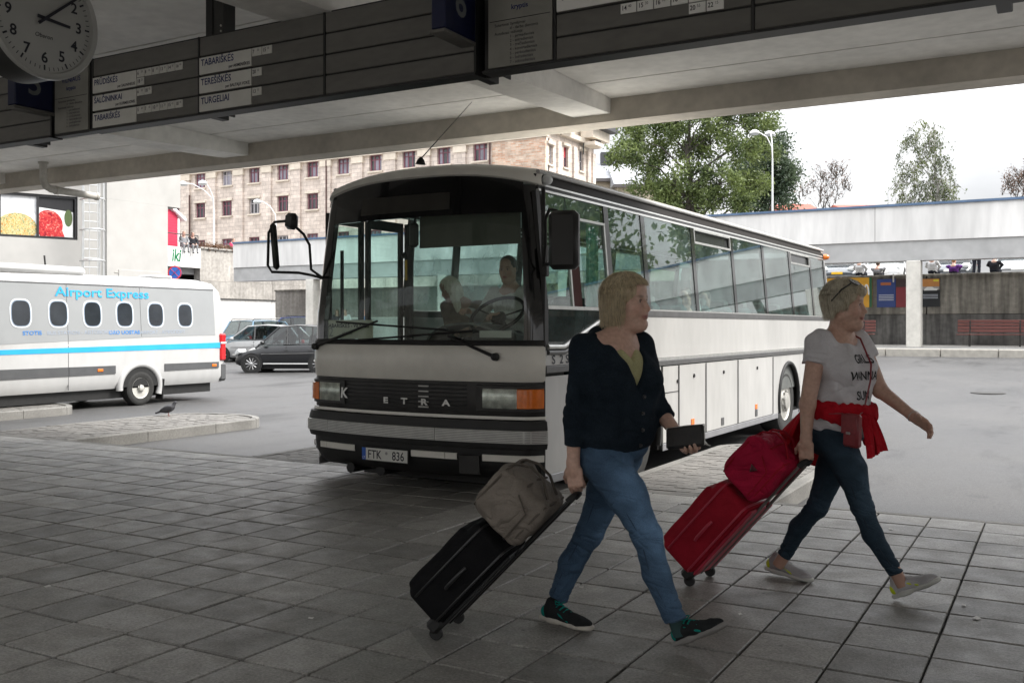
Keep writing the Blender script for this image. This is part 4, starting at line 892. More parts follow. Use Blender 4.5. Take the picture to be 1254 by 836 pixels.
tree('dark_tree', 'darker dense tree at the right flank of the big tree', (b2_.x, b2_.y, bz), 12.5, BL2, 16000, 0.135, LEAFD, r0=0.3, seed=5, spread=0.42, sub=13)
b3_ = P(1146, 262, 60); z3 = 3.5
def lb(px, py, r, d, bs): q = P(px, py, d); return (q.x-bs.x, q.y-bs.y, q.z-3.5, r, r, r*1.2)
BL3 = [lb(px, py, 0.75, 60, b3_) for px, py in ((1122, 160), (1140, 158), (1112, 178), (1130, 178), (1150, 176), (1108, 200), (1125, 202), (1145, 205), (1158, 200), (1106, 222), (1122, 225), (1140, 228), (1155, 225), (1112, 242), (1130, 243), (1150, 242), (1165, 232))]
tree('birch_tree', 'thin pale birch tree with hanging sparse foliage above the deck', (b3_.x, b3_.y, z3), 9.4, BL3, 6500, 0.07, LEAFB, BARKB, r0=0.2, seed=8, spread=0.075, droop=1.5, sub=5, twigs=4, twl=-1.3)
b4_ = P(1008, 258, 55)
BL4 = [lb(px, py, 0.55, 55, b4_) for px, py in ((990, 240), (1000, 225), (1012, 215), (1025, 222), (1035, 240), (1018, 240), (1004, 245), (1030, 212))]
tree('rusty_tree', 'small half-bare rusty tree left of the birch', (b4_.x, b4_.y, 3.5), 5.6, BL4, 750, 0.055, LEAFR, r0=0.14, seed=11, spread=0.09, sub=6, twigs=3, twl=0.9)
b5_ = P(1246, 250, 50)
BL5 = [lb(px, py, 0.5, 50, b5_) for px, py in ((1236, 235), (1244, 228), (1252, 222), (1260, 232), (1250, 240), (1262, 215))]
tree('rusty_shrub', 'reddish shrub poking above the deck at the right edge', (b5_.x, b5_.y, 3.5), 5.4, BL5, 1000, 0.055, LEAFR, r0=0.12, seed=12, spread=0.10, sub=6, twigs=3, twl=0.8)
# trees to the right of the view, seen mirrored in the bus windows
for k, (x, y) in enumerate(((22, 58), (33, 52), (12, 63), (44, 60), (27, 66))):
    br = [(random.uniform(-3, 3), random.uniform(-3, 3), random.uniform(4, 10.5), 1.7, 1.7, 1.5) for _ in range(13)]
    tree('broadleaf_tree', ['leafy tree mirrored in the bus windows, nearest the corner', 'leafy tree mirrored in the bus windows, second of the row', 'leafy tree mirrored in the bus windows, leftmost of the row', 'leafy tree mirrored in the bus windows, farthest right', 'leafy tree mirrored in the bus windows, behind the others'][k], (x, y, 3.5), 12, br, 5000, 0.3, LEAFG, seed=20+k, spread=0.7)
# creeper on the plaza parapet
rng = np.random.default_rng(4)
a, b = onX(248, 300, -44.2), onX(282, 300, -44.2)
cen = np.array([(-44.3, a.y+(b.y-a.y)*t, 6.15) for t in np.linspace(0, 1, 14)])
v, f = leaves(cen, (0.2, 0.2, 0.12), 1200, 0.08, rng)
cr = empty('parapet_plant', (-44.3, a.y, 6.1), 0, 'dry brownish creeper trailing over the concrete plaza wall', 'plant')
me = bpy.data.meshes.new('foliage'); me.from_pydata([(p[0]+44.3, p[1]-a.y, p[2]-6.1) for p in v.tolist()], [], f.tolist()); me.update(); link('foliage', me, LEAFR, cr)

# ======================= lamps =======================
LAMPW = M('lamp_paint', (0.62, 0.63, 0.63), rough=0.4, metal=0.2, var=0.05)
def lamp(px, pyb, pyt, d, label, arms, zb):
    q = P(px, pyb, d); zt = P(px, pyt, d).z; l = empty('street_lamp', (q.x, q.y, zb), TH, label, 'street lamp', 'street lamps'); h = zt-zb
    MB().tube([(0, 0, 0), (0, 0, h*0.5), (0, 0, h-1.6)], [0.085, 0.065, 0.05], 10).build('pole', LAMPW, l, 40)
    for (dx, dy, dz) in arms:
        MB().tube([(0, 0, h-1.7), (dx*0.05, dy*0.05, h-0.9), (dx*0.35, dy*0.35, h-0.3), (dx*0.75, dy*0.75, h-0.05+dz), (dx, dy, h+dz)], 0.035, 8).build('arm', LAMPW, l, 60)
        hd = MB().lathe([(0.0, 0.16), (0.12, 0.14), (0.26, 0.05), (0.33, -0.06), (0.30, -0.09)], (dx*1.1, dy*1.1, h+dz), (0, 0, 1), 16).build('lamp_head', LAMPW, l, 50)
        MB().lathe([(0.29, -0.09), (0.22, -0.17), (0.0, -0.2)], (dx*1.1, dy*1.1, h+dz), (0, 0, 1), 16).build('glass_bowl', M('lamp_bowl', (0.4, 0.42, 0.44), rough=0.15), hd, 50)
lamp(946, 262, 162, 60, 'white two-headed street lamp in front of the big tree', [(-1.0, 0, 0), (0.1, 1.0, 0.15)], 3.5)
lamp(262, 300, 228, 70, 'pale street lamp with arms before the stone building', [(-2.0, 0, 0.2), (-0.6, -0.4, 0.2)], 5.8)
lamp(338, 300, 248, 75, 'pale single-arm street lamp behind the bus mirror', [(-1.3, 0, 0.1)], 5.8)
# ======================= the coach =======================
BA = R(1.35); BO = Vector((-3.8, 7.2, 0))
def bus_local(px, py, y):          # where the line of sight crosses the coach's plane y = const
    k = (px-CEN_X)/FPX; fx, fy = -SN+CN*k, CN+SN*k; ca, sa = math.cos(BA), math.sin(BA)
    d = (y+(BO.x*sa+BO.y*ca))/(fx*sa+fy*ca)
    return Vector(((d*fx-BO.x)*ca-(d*fy-BO.y)*sa, y, CAM_H-(py-HOR_Y)*d/FPX))
BW = M('coach_white_dimmed', (0.42, 0.415, 0.40), rough=0.36, var=0.05, scale=9, var2=0.09, scale2=1.6, coat=0.25, stretch=(1, 1, 0.35))  # coach white for the sides, darkened to offset the sun on them
BWF = M('coach_white_lifted', (0.74, 0.72, 0.66), rough=0.36, var=0.05, scale=7, var2=0.08, scale2=1.6, coat=0.2)  # the same white, lightened to offset the canopy shade on the front
RUB = M('rubber_black', (0.012, 0.012, 0.012), rough=0.55, var=0.25, scale=9)
PLAST = M('dusty_plastic', (0.022, 0.021, 0.02), rough=0.5, var=0.35, scale=8, var2=0.2, scale2=2)
GLOSSB = M('gloss_black', (0.012, 0.012, 0.012), rough=0.12, var=0.2, scale=6, coat=0.6)
ALU = M('aluminium', (0.52, 0.52, 0.50), rough=0.35, metal=0.7, var=0.1, scale=14)
GREYT = M('grey_trim', (0.10, 0.10, 0.10), rough=0.4, metal=0.3, var=0.15, scale=8)
WSG = glass('windscreen_glass', (0.92, 0.97, 0.95), 0.55, 1.45, haze=0.02, hazecol=(0.5, 0.5, 0.46))
SIDEG = glass('side_glass', (0.80, 0.90, 0.88), 1.6, 1.6, haze=0.06, hazecol=(0.5, 0.62, 0.6))
FOGG = glass('fogged_glass', (0.76, 0.88, 0.86), 1.2, 1.5, haze=0.28, hazecol=(0.62, 0.78, 0.76))
REARG = glass('left_side_glass', (0.70, 0.85, 0.82), 1.0, 1.5, haze=0.05, hazecol=(0.5, 0.65, 0.62))
LEFTG = glass('door_glass', (0.80, 0.92, 0.89), 1.0, 1.5, haze=0.06, hazecol=(0.6, 0.7, 0.68))
bus = empty('coach', BO, -BA, 'white and black older coach parked nose-in at the platform', 'bus')
def inset(z): return 0.0 if z < 1.56 else 0.09*(z-1.56)/1.04 if z < 2.6 else 0.09+0.25*(z-2.6)
def lean(z): return 0.0 if z < 1.3 else 0.10*((z-1.3)/1.3)**1.3
def plan(w): return -0.17*(1-abs(w)**2.2)+0.10*max(0.0, (abs(w)-0.9)/0.1)**2
def fpt(w, z, off=0.0):
    # off > 0 pushes outwards
    q = plan(w); wx = w*(1.25-inset(z)+off*min(1, max(0, (abs(w)-0.85)/0.15)))
    return (-1.25+wx, q+lean(z)-off, z)
def fstrip(name, zs_, w0, w1, mat, off=0.0, t=0.012, n=40, parent=bus, smooth=50):
    offs = off if isinstance(off, (list, tuple)) else [off]*len(zs_)
    ws = [w0+(w1-w0)*k/n for k in range(n+1)]
    return MB().shell([[fpt(w, z, o) for w in ws] for z, o in zip(zs_, offs)], t).build(name, mat, parent, smooth)
# --- front ---
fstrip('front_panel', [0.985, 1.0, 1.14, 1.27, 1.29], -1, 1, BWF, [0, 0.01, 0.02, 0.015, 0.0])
fstrip('front_panel', [0.672, 0.676, 0.70], -1, 1, BWF, [0.02, 0.024, 0.02])
gr = fstrip('grille', [0.701, 0.71, 0.975, 0.984], -1, 1, PLAST, [0.0, 0.004, 0.004, 0.0])
for k in range(7):
    z = 0.735+k*0.035; fstrip('grille_bar', [z, z+0.003, z+0.012, z+0.015], -0.86, 0.50, RUB, [0.004, 0.010, 0.010, 0.004], 0.006, 24, gr)
for k in range(5):
    z = 0.75+k*0.045; fstrip('grille_badge_bar', [z, z+0.012], 0.12, 0.205, M('dull_chrome', (0.35, 0.35, 0.34), rough=0.35, metal=0.8), 0.018, 0.004, 4, gr)
CHROME = M('dull_chrome', (0.35, 0.35, 0.34), rough=0.35, metal=0.8)
def ftext(s, size, x, z, mat, parent, off=0.02, bold=0.0, sx=1.0, align='CENTER', shear=0.0, spacing=1.0, nm='lettering'):
    w = (x+1.25)/1.25; a, b = fpt(w-0.03, z, off), fpt(w+0.03, z, off); xd = Vector(b)-Vector(a)
    return text(nm, s, size, fpt(w, z, off), xd, (0, 0, 1), mat, parent, align, sx=sx, bold=bold, shear=shear, lift=0.003, spacing=spacing)
SILV = M('silver_letter', (0.62, 0.62, 0.60), rough=0.35, metal=0.4)
ftext('K', 0.13, -1.98, 0.80, SILV, gr, bold=0.004, sx=1.1, shear=0.1)
for s, x in (('E', -1.451), ('T', -1.245), ('R', -1.034), ('A', -0.811)): ftext(s, 0.072, x, 0.775, SILV, gr, bold=0.003, sx=1.5, off=0.026)
# headlights
LENS = glass('lamp_lens', (0.9, 0.92, 0.9), 1.0, 1.5, haze=0.08, hazecol=(0.6, 0.6, 0.56)); AMBER = M('amber_lens', (0.75, 0.17, 0.01), rough=0.2, var=0.15, scale=20, coat=0.5)
REFL = M('reflector', (0.75, 0.75, 0.72), rough=0.28, metal=0.6, var=0.45, scale=14)
for sgn in (1, -1):
    h = fstrip('headlight', [0.735, 0.742, 0.955, 0.962], *(sorted((sgn*0.575, sgn*0.995))), PLAST, [0.0, 0.022, 0.022, 0.0], 0.02, 20)
    fstrip('reflector', [0.765, 0.77, 0.925, 0.93], *(sorted((sgn*0.625, sgn*0.862))), REFL, [0.023, 0.028, 0.028, 0.023], 0.004, 10, h)
    fstrip('lens', [0.767, 0.772, 0.923, 0.928], *(sorted((sgn*0.625, sgn*0.86))), LENS, [0.03, 0.036, 0.036, 0.03], 0.002, 10, h)
    fstrip('indicator', [0.765, 0.77, 0.925, 0.93], *(sorted((sgn*0.865, sgn*0.992))), AMBER, [0.023, 0.036, 0.036, 0.023], 0.006, 10, h)
# bumper
bp_ = fstrip('bumper', [0.425, 0.43, 0.47, 0.60, 0.66, 0.671], -1, 1, RUB, [0.0, 0.05, 0.062, 0.062, 0.05, 0.0], 0.04)
for (a, b) in ((-1.0, -0.735), (-0.73, 0.28), (0.285, 1.0)):
    fstrip('bumper_strip', [0.478, 0.481, 0.584, 0.588], a, b, ALU, [0.063, 0.07, 0.07, 0.063], 0.01, 24, bp_)
    for k in range(7): fstrip('groove', [0.489+k*0.014, 0.4925+k*0.014], a+0.005, b-0.005, GREYT, 0.0715, 0.001, 20, bp_)
ap = fstrip('apron', [0.165, 0.20, 0.30, 0.424], -1, 1, RUB, [-0.10, -0.05, 0.005, 0.012], 0.03)
for (a, b) in ((-0.99, -0.95), (-0.86, -0.79), (-0.785, -0.47), (0.06, 0.335), (0.34, 0.43), (0.62, 0.995)):
    fstrip('apron_strip', [0.318, 0.322, 0.372, 0.376], a, b, BWF, [0.012, 0.02, 0.022, 0.014], 0.006, 10, ap)
fstrip('tow_cover', [0.20, 0.205, 0.36, 0.365], 0.45, 0.60, PLAST, [0.0, 0.02, 0.028, 0.01], 0.01, 8, ap)
# licence plate
w = (-1.455+1.25)/1.25; a, b = Vector(fpt(w-0.05, 0.31, 0.03)), Vector(fpt(w+0.05, 0.31, 0.03)); xd = (b-a).normalized(); c0 = Vector(fpt(w, 0.312, 0.03)); nrmf = Vector((xd.y, -xd.x, 0))
rotp = Matrix((xd, -nrmf, Vector((0, 0, 1)))).transposed()
lp = MB().box(c0, (0.535, 0.012, 0.125), rotp, 0.004).build('licence_plate', RUB, bus)
MB().box(c0+nrmf*0.007+xd*0.02, (0.475, 0.004, 0.108), rotp, 0).build('plate_face', flat('plate_cream', (0.66, 0.66, 0.62)), lp)
MB().box(c0+nrmf*0.0072-xd*0.24, (0.045, 0.004, 0.108), rotp, 0).build('euro_band', flat('euro_blue', (0.02, 0.10, 0.45)), lp)
for s, x in (('FTK', -0.115), ('836', 0.155)): text('lettering', s, 0.108, c0+nrmf*0.0105+xd*x+Vector((0, 0, -0.038)), xd, (0, 0, 1), INK, lp, 'CENTER', bold=0.001, sx=0.86)
text('lettering', 'LT', 0.03, c0+nrmf*0.0105-xd*0.24+Vector((0, 0, -0.044)), xd, (0, 0, 1), PLATE2, lp, 'CENTER', sx=0.9)
MB().lathe([(0.014, 0), (0.014, 0.002), (0, 0.002)], c0+nrmf*0.009+xd*0.022+Vector((0, 0, 0.016)), nrmf, 10).build('sticker', flat('sticker_grey', (0.3, 0.3, 0.3)), lp)
# windscreen and its frame
fstrip('windscreen', [1.335+k*0.12 for k in range(10)], -0.84, 0.90, WSG, 0.0, 0.005)
fstrip('windscreen_base', [1.29, 1.30, 1.325, 1.336], -1, 1, RUB, [0.01, 0.02, 0.012, 0.0], 0.03)
fstrip('front_pillar', [1.337+k*0.12 for k in range(12)], -1, -0.838, GLOSSB, 0.002, 0.05, 10)
fstrip('front_pillar', [1.337+k*0.12 for k in range(12)], 0.898, 1, GLOSSB, 0.002, 0.05, 10)
def ztop(w): return 2.655+0.115*(1-abs(w)**3.0)
_ws = [-0.86+1.78*k/40 for k in range(41)]
MB().shell([[fpt(w, 2.418+(ztop(w)-2.418)*t, 0.001) for w in _ws] for t in (0, 0.25, 0.5, 0.75, 1.0)], 0.02).build('windscreen_header', GLOSSB, bus, 50)
fstrip('destination_box', [2.47, 2.55, 2.62], -0.52, 0.34, M('blind_box', (0.045, 0.043, 0.038), rough=0.2), 0.003, 0.004)
# roof with domed front
def zroof(w): return 2.775+0.12*(1-abs(w)**2.4)
rows = []
WS = [math.sin(math.pi/2*(-1+2*k/36)) for k in range(37)]
for k in range(0, 9):
    t = k/8; row = []
    for w in WS:
        z0 = ztop(w)-0.004; z = z0+(zroof(w)-z0)*math.sin(t*math.pi/2)**0.9
        row.append((-1.25+w*(1.25-inset(min(z, 2.74))), plan(w)+lean(ztop(w))-0.002+0.50*(1-math.cos(t*math.pi/2))*(1-0.6*abs(w)**6), z))
    rows.append(row)
for y in (1.2, 3, 5, 7, 9, 10.1): rows.append([(-1.25+w*(1.25-0.125), y, zroof(w)) for w in WS])
for t in (0.35, 0.7, 1.0): rows.append([(-1.25+w*(1.25-0.125), 10.1+0.3*t, zroof(w)-0.12*t*t) for w in WS])
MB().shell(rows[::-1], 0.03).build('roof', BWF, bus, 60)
MB().box((-1.25, 6.5, 2.925), (0.8, 0.7, 0.07), None, 0.02).build('roof_hatch', BW, bus)
# --- sides ---
def side_pts(y, z, s, out=0.0): # s=+1 right side (x=0), -1 left side (x=-2.5)
    x = -inset(z)+out; return (x if s > 0 else -2.5-x, y, z)
def sstrip(name, y0, y1, zs_, mat, s=1, out=0.0, t=0.02, parent=bus, ny=2):
    rows = [[side_pts(y0+(y1-y0)*k/ny, z, s, out) for k in range(ny+1)] for z in (zs_ if s > 0 else zs_[::-1])]
    return MB().shell(rows, t).build(name, mat, parent, 40)
def arch(yc, r, z0, y0, y1, zt):
    """outline of a lower side panel y0..y1 up to zt with a wheel arch of radius r round yc"""
    zc = 0.36; h = math.sqrt(max(0, r*r-(z0-zc)**2)); pts = [(y0, z0), (yc-h, z0)]
    a0 = math.atan2(z0-zc, -h); a1 = math.atan2(z0-zc, h)
    a0 = a0 if a0 > 0 else a0+2*math.pi
    for k in range(1, 18): a = a0+(a1-a0)*k/18; pts.append((yc+r*math.cos(a), zc+r*math.sin(a)))
    return pts+[(yc+h, z0), (y1, z0), (y1, zt), (y0, zt)]
FW, RWh = 2.05, 7.70
for s in (1, -1):
    x0, x1 = (-0.022, 0.0) if s > 0 else (-2.5, -2.478)
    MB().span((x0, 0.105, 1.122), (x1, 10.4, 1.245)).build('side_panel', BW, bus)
    # upper side panel under the windows; the driver's window dips into it on the right side
    if s > 0: MB().prism([(0.105, 1.247), (0.43, 1.247), (1.42, 1.552), (10.4, 1.552), (10.4, 1.2451), (0.105, 1.2451)], 0, x0, x1).build('side_panel', BW, bus)
    else: MB().span((x0, 1.5, 1.2451), (x1, 10.4, 1.552)).build('side_panel', BW, bus)
    MB().prism(arch(FW, 0.56, 0.20, 1.42, 2.66, 1.03), 0, x0, x1).build('wheel_arch_panel', BW, bus)
    MB().prism(arch(RWh, 0.56, 0.20, 6.86, 8.36, 1.03), 0, x0, x1).build('wheel_arch_panel', BW, bus)
    MB().span((x0, 0.105, 0.20), (x1, 1.41, 1.03)).build('side_panel', BW, bus)
    MB().span((x0, 8.37, 0.25), (x1, 10.4, 1.03)).build('side_panel', BW, bus)
    xo = 0.0 if s > 0 else -2.5; o = 0.012*s
    for a, b, zz in ((0.105, 1.45, (1.06, 1.118)), (1.45, 10.4, (1.035, 1.09))):
        MB().span((xo, a, zz[0]), (xo+o*1.3, b, zz[1]), 0.004).build('rub_strip', GREYT, bus)
    MB().span((xo, 1.45, 1.092), (xo+o*0.8, 10.4, 1.12)).build('rub_strip', ALU, bus)
    for a, b in ((0.105, 1.40), (2.70, 7.12), (8.30, 10.35)):
        MB().span((xo-0.01*s, a, 0.125), (xo+o*0.5, b, 0.198), 0.004).build('skirt_strip', M('grey_skirt', (0.28, 0.28, 0.29), rough=0.4, metal=0.4), bus)
    for yc in (FW, RWh):
        zc = 0.36; MB().tube([(xo+0.004*s, yc+0.55*math.cos(t), zc+0.55*math.sin(t)) for t in np.linspace(-0.3, math.pi+0.3, 26)], 0.03, 6).build('arch_lip', RUB, bus, 60)
    # luggage doors
    doors = [(2.70, 3.165), (3.18, 4.045), (4.06, 5.255), (5.27, 6.85)]
    for k, (a, b) in enumerate(doors):
        d_ = MB().span((xo-0.015*s, a+0.006, 0.205), (xo+0.006*s, b-0.006, 1.025), 0.004).build('luggage_door', BW, bus)
        MB().span((xo+0.0065*s, b-0.02, 0.21), (xo+0.014*s, b+0.005, 1.02)).build('door_edge', GREYT, d_)
        if k:
            MB().lathe([(0.022, 0), (0.022, 0.012), (0, 0.014)], (xo+0.006*s, (a+b)/2+0.02, 0.89), (s, 0, 0), 10).build('lock', RUB, d_)
            MB().span((xo+0.0065*s, (a+b)/2-0.07, 0.235), (xo+0.013*s, (a+b)/2+0.03, 0.33), 0.003).build('handle', GREYT, d_)
            if k != 2: MB().span((xo+0.0065*s, (a+b)/2-0.07, 0.332), (xo+0.013*s, (a+b)/2+0.03, 0.40), 0.003).build('reflector', AMBER, d_)
        else:
            MB().span((xo+0.0065*s, a+0.01, 0.735), (xo+0.009*s, b-0.01, 0.745)).build('door_seam', RUB, d_)
            MB().lathe([(0.02, 0), (0.02, 0.012), (0, 0.014)], (xo+0.006*s, b-0.05, 0.85), (s, 0, 0), 10).build('lock', RUB, d_)
    # belt rail, window band
    P_ = [1.47, 2.36, 3.82, 5.26, 6.64, 8.05, 9.33, 10.28]
    sstrip('belt_rail', 1.40, 10.38, [1.553, 1.556, 1.61, 1.615], GREYT, s, 0.006, 0.03)
    sstrip('belt_rail', 1.40, 10.38, [1.616, 1.63], ALU, s, 0.004, 0.02)
    for k, y in enumerate(P_):
        sstrip('window_post', y-0.05, y+0.05, [1.631, 2.1, 2.604], GLOSSB if k != 0 else GREYT, s, 0.001, 0.04)
    for k in range(7):
        m = SIDEG if s > 0 else (FOGG if k < 2 else REARG)
        top = 2.604 if k not in (2, 5) else 2.425
        sstrip('window_pane', P_[k]+0.051, P_[k+1]-0.051, [1.632, 2.0, top], m, s, -0.006, 0.004)
        if k in (2, 5):
            a, b = P_[k]+0.055, P_[k+1]-0.055; vf = sstrip('vent_window', a, b, [2.427, 2.452], ALU, s, 0.004, 0.02)
            sstrip('frame_bar', a, b, [2.584, 2.603], ALU, s, 0.004, 0.02, vf)
            for yy in (a, b-0.022): sstrip('frame_bar', yy, yy+0.022, [2.4525, 2.5835], ALU, s, 0.004, 0.02, vf)
            sstrip('pane', a+0.023, b-0.023, [2.4525, 2.5835], M('vent_dark', (0.03, 0.032, 0.032), rough=0.1), s, -0.03, 0.004, vf)
    sstrip('gutter_strip', 0.16, 10.38, [2.605, 2.625], ALU, s, 0.003, 0.03)
    sstrip('gutter_band', 0.16, 10.38, [2.6255, 2.655], RUB, s, 0.002, 0.03)
    sstrip('gutter_strip', 0.16, 10.38, [2.6555, 2.672], ALU, s, 0.006, 0.03)
    sstrip('cant_panel', 0.16, 10.38, [2.6725, 2.755], M('cant_brown', (0.022, 0.019, 0.017), rough=0.6, var=0.1, spec=0.15), s, 0.0, 0.03)
    MB().tube([side_pts(y, 2.775, s, 0.012) for y in (0.2, 3, 6, 10.38)], 0.02, 8).build('rain_rail', BW, bus, 60)
# driver's window on the right side
sstrip('front_corner_post', 0.10, 0.16, [1.25, 1.6, 2.1, 2.604], RUB, 1, 0.004, 0.04)
sstrip('drivers_window', 0.185, 0.62, [1.632, 2.1, 2.595], SIDEG, 1, -0.006, 0.004)
sstrip('drivers_window', 0.65, 1.415, [2.44, 2.595], SIDEG, 1, -0.006, 0.004)
dwf = sstrip('drivers_window_frame', 0.165, 1.42, [1.60, 1.63], ALU, 1, 0.006, 0.03)
sstrip('frame_bar', 0.165, 1.42, [2.415, 2.438], ALU, 1, 0.005, 0.02, dwf)
sstrip('frame_bar', 0.622, 0.648, [1.631, 2.0, 2.414], ALU, 1, 0.005, 0.02, dwf)
sstrip('frame_bar', 1.39, 1.418, [1.631, 2.0, 2.414], ALU, 1, 0.005, 0.02, dwf)
sstrip('drivers_window', 0.90, 1.388, [1.631, 2.0, 2.414], SIDEG, 1, -0.012, 0.004)
sstrip('curtain', 0.665, 0.88, [1.631, 2.0, 2.414], M('dark_red_curtain', (0.06, 0.015, 0.012), rough=0.9), 1, -0.03, 0.01)
GC = M('green_curtain', (0.10, 0.42, 0.34), rough=0.8, var=0.2, scale=6)
cw = MB(); cw.grid([[(-0.10-0.012*math.sin(k*1.9), 1.08+k*0.02, z) for k in range(13)] for z in (1.64, 2.0, 2.4)]); cw.build('curtain', GC, bus, 60)
# lower dip of the driver's window
MB().add([(-0.006, 0.17, 1.595), (-0.006, 1.33, 1.595), (-0.006, 1.10, 1.51), (-0.006, 0.42, 1.30), (-0.006, 0.17, 1.30)], [(0, 4, 3, 2, 1)]).build('drivers_window', SIDEG, bus)
MB().tube([(0.004, 0.14, 1.28), (0.004, 0.43, 1.275), (0.004, 1.40, 1.575)], 0.022, 8).build('frame_bar', ALU, dwf, 60)
MB().tube([(0.006, 0.14, 1.232), (0.006, 0.44, 1.228), (0.006, 1.44, 1.535), (0.006, 1.6, 1.565)], 0.022, 8).build('side_moulding', GREYT, bus, 60)
# the front side panel edge (dark seam) and the model badge
MB().span((-0.03, 0.088, 0.16), (0.006, 0.104, 2.62), 0.003).build('corner_seam', RUB, bus)
for s_, y_ in (('S', 0.22), ('2', 0.36), ('S', 0.47), ('U', 0.58)): text('lettering', s_, 0.105, (0.001, y_, 1.135), (0, 1, 0), (0, 0, 1), INK, bus, lift=0.002, sx=1.35, bold=0.002)
# marker lights
MB().lathe([(0.045, 0), (0.045, 0.03), (0.03, 0.055), (0, 0.06)], (-0.10, 0.30, 2.71), (1, -0.3, 0), 14).build('marker_light', M('clear_marker', (0.7, 0.72, 0.72), rough=0.15), bus, 50)
MB().lathe([(0.05, 0), (0.05, 0.05), (0.03, 0.09), (0, 0.1)], (-0.10, 10.33, 2.66), (1, 0.2, 0), 12).build('marker_light', AMBER, bus, 50)
# left side: door
ds = empty('entry_door', (0, 0, 0)); ds.parent = bus; ds.location = (0, 0, 0)
xl = -2.49
for (a, b) in ((0.20, 0.74), (0.80, 1.40)):
    MB().span((xl, a+0.05, 0.55), (xl+0.006, b-0.05, 2.45)).build('door_pane', LEFTG, ds)
    for yy in (a, b-0.05): MB().span((xl-0.01, yy, 0.25), (xl+0.03, yy+0.05, 2.56)).build('door_stile', RUB, ds)
    for zz in (0.25, 2.46): MB().span((xl-0.01, a+0.051, zz), (xl+0.03, b-0.051, zz+(0.28 if zz < 1 else 0.1))).build('door_rail', RUB, ds)
MB().tube([(-2.42, 0.35, 0.8), (-2.42, 0.35, 2.2)], 0.018, 8).build('grab_rail', GREYT, bus)
MB().tube([(-2.40, 1.42, 0.5), (-2.40, 1.42, 2.55)], 0.05, 8).build('door_post', RUB, bus)
# rear
MB().shell([[(-1.25+w*(1.25-inset(z)), 10.40, z) for w in np.linspace(1, -1, 9)] for z in (0.25, 1.0, 1.6, 2.3, 2.68)], 0.03).build('rear_panel', BW, bus)
# wheels
TYRE = M('tyre', (0.022, 0.022, 0.021), rough=0.85, var=0.3, scale=30, bump=0.3, bscale=60); RIMM2 = M('steel_rim', (0.42, 0.41, 0.38), rough=0.45, metal=0.4, var=0.12, scale=15)
def wheel(parent, c, ax, r=0.5, wid=0.28, hub=0.14, nuts=10, holes=8, rim=RIMM2, rr_=0.30):
    """c: centre of the outer face; ax points outwards"""
    A = Vector(ax)
    root = MB().lathe([(rr_, -wid), (r*0.93, -wid), (r, -wid*0.85), (r, -0.035), (r*0.975, -0.012), (r*0.90, 0.004), (r*0.78, 0.006), (rr_*1.02, -0.005), (rr_*0.985, -0.03)], c, ax, 40).build('wheel', TYRE, parent, 35)
    MB().lathe([(rr_*0.99, -0.02), (rr_*0.97, -0.005), (rr_*0.9, -0.02), (rr_*0.84, -0.06), (rr_*0.6, -0.045), (hub*1.25, -0.02), (hub*1.2, -0.005), (hub, 0.0), (hub*0.95, 0.03), (hub*0.5, 0.045), (0, 0.045)], c, ax, 40).build('rim', rim, root, 35)
    u = A.orthogonal().normalized(); v = A.cross(u)
    for k in range(holes):
        a = 2*math.pi*k/holes; q = Vector(c)+(u*math.cos(a)+v*math.sin(a))*rr_*0.73; MB().lathe([(rr_*0.1, -0.06), (rr_*0.1, -0.046), (0, -0.0459)], q, ax, 10).build('rim_hole', RUB, root)
    for k in range(nuts):
        a = 2*math.pi*k/nuts+0.2; q = Vector(c)+(u*math.cos(a)+v*math.sin(a))*(hub*1.12); MB().lathe([(0.016, -0.01), (0.014, 0.018), (0, 0.02)], q, ax, 6).build('wheel_nut', CHROME, root)
    return root
for yc in (FW, RWh):
    wheel(bus, (-0.045, yc, 0.335), (1, 0, 0), 0.485, 0.30, 0.13); wheel(bus, (-2.455, yc, 0.335), (-1, 0, 0), 0.485, 0.30, 0.13)
MB().span((-2.1, 0.3, 0.05), (-0.4, 10.2, 0.46)).build('chassis_light_block', RUB, bus)  # black box added below the floor to block light
MB().span((-2.46, 2.66, 0.14), (-0.04, 6.85, 0.52)).build('luggage_hold', RUB, bus)
MB().span((-2.46, 8.4, 0.2), (-0.04, 10.3, 0.52)).build('engine_bay', RUB, bus)
for x in (-1.95, -1.6): MB().tube([(x, -0.08, 0.15), (x, 0.25, 0.15)], 0.05, 8).build('tow_eye', RUB, bus)
# --- interior ---
INT = M('coach_interior', (0.10, 0.105, 0.10), rough=0.8, var=0.15, scale=5); DASH = M('dashboard', (0.055, 0.055, 0.052), rough=0.6, var=0.2, scale=10); SEATM = M('seat_cloth', (0.035, 0.085, 0.085), rough=0.9, var=0.3, scale=18)
MB().span((-2.46, 0.12, 0.525), (-0.04, 1.9, 0.56)).build('cab_floor', INT, bus); MB().span((-2.46, 1.9, 0.525), (-0.04, 10.3, 0.95)).build('floor', INT, bus)
MB().shell([[(-1.25+w*1.1, y, 2.72+0.10*(1-w*w)) for w in np.linspace(-1, 1, 13)] for y in (0.4, 5, 10.2)], 0.01).build('ceiling_lining', M('ceiling_lining', (0.6, 0.6, 0.57), rough=0.8), bus, 60)
MB().prism([(0.02, 0.6), (0.02, 1.27), (0.25, 1.33), (0.62, 1.30), (0.66, 0.6)], 0, -2.3, -0.10).build('dashboard', DASH, bus)
MB().shell([[(-0.95+0.42*math.cos(t)*1.0, y, 1.29+0.20*math.sin(t)) for t in np.linspace(math.pi, 0, 14)] for y in (0.30, 0.45, 0.66)], 0.02).build('instrument_hood', M('hood_grey', (0.12, 0.125, 0.12), rough=0.4), bus, 60)
MB().box((-0.62, 0.42, 1.345), (0.46, 0.3, 0.10), None, 0.02).build('instrument_box', DASH, bus)
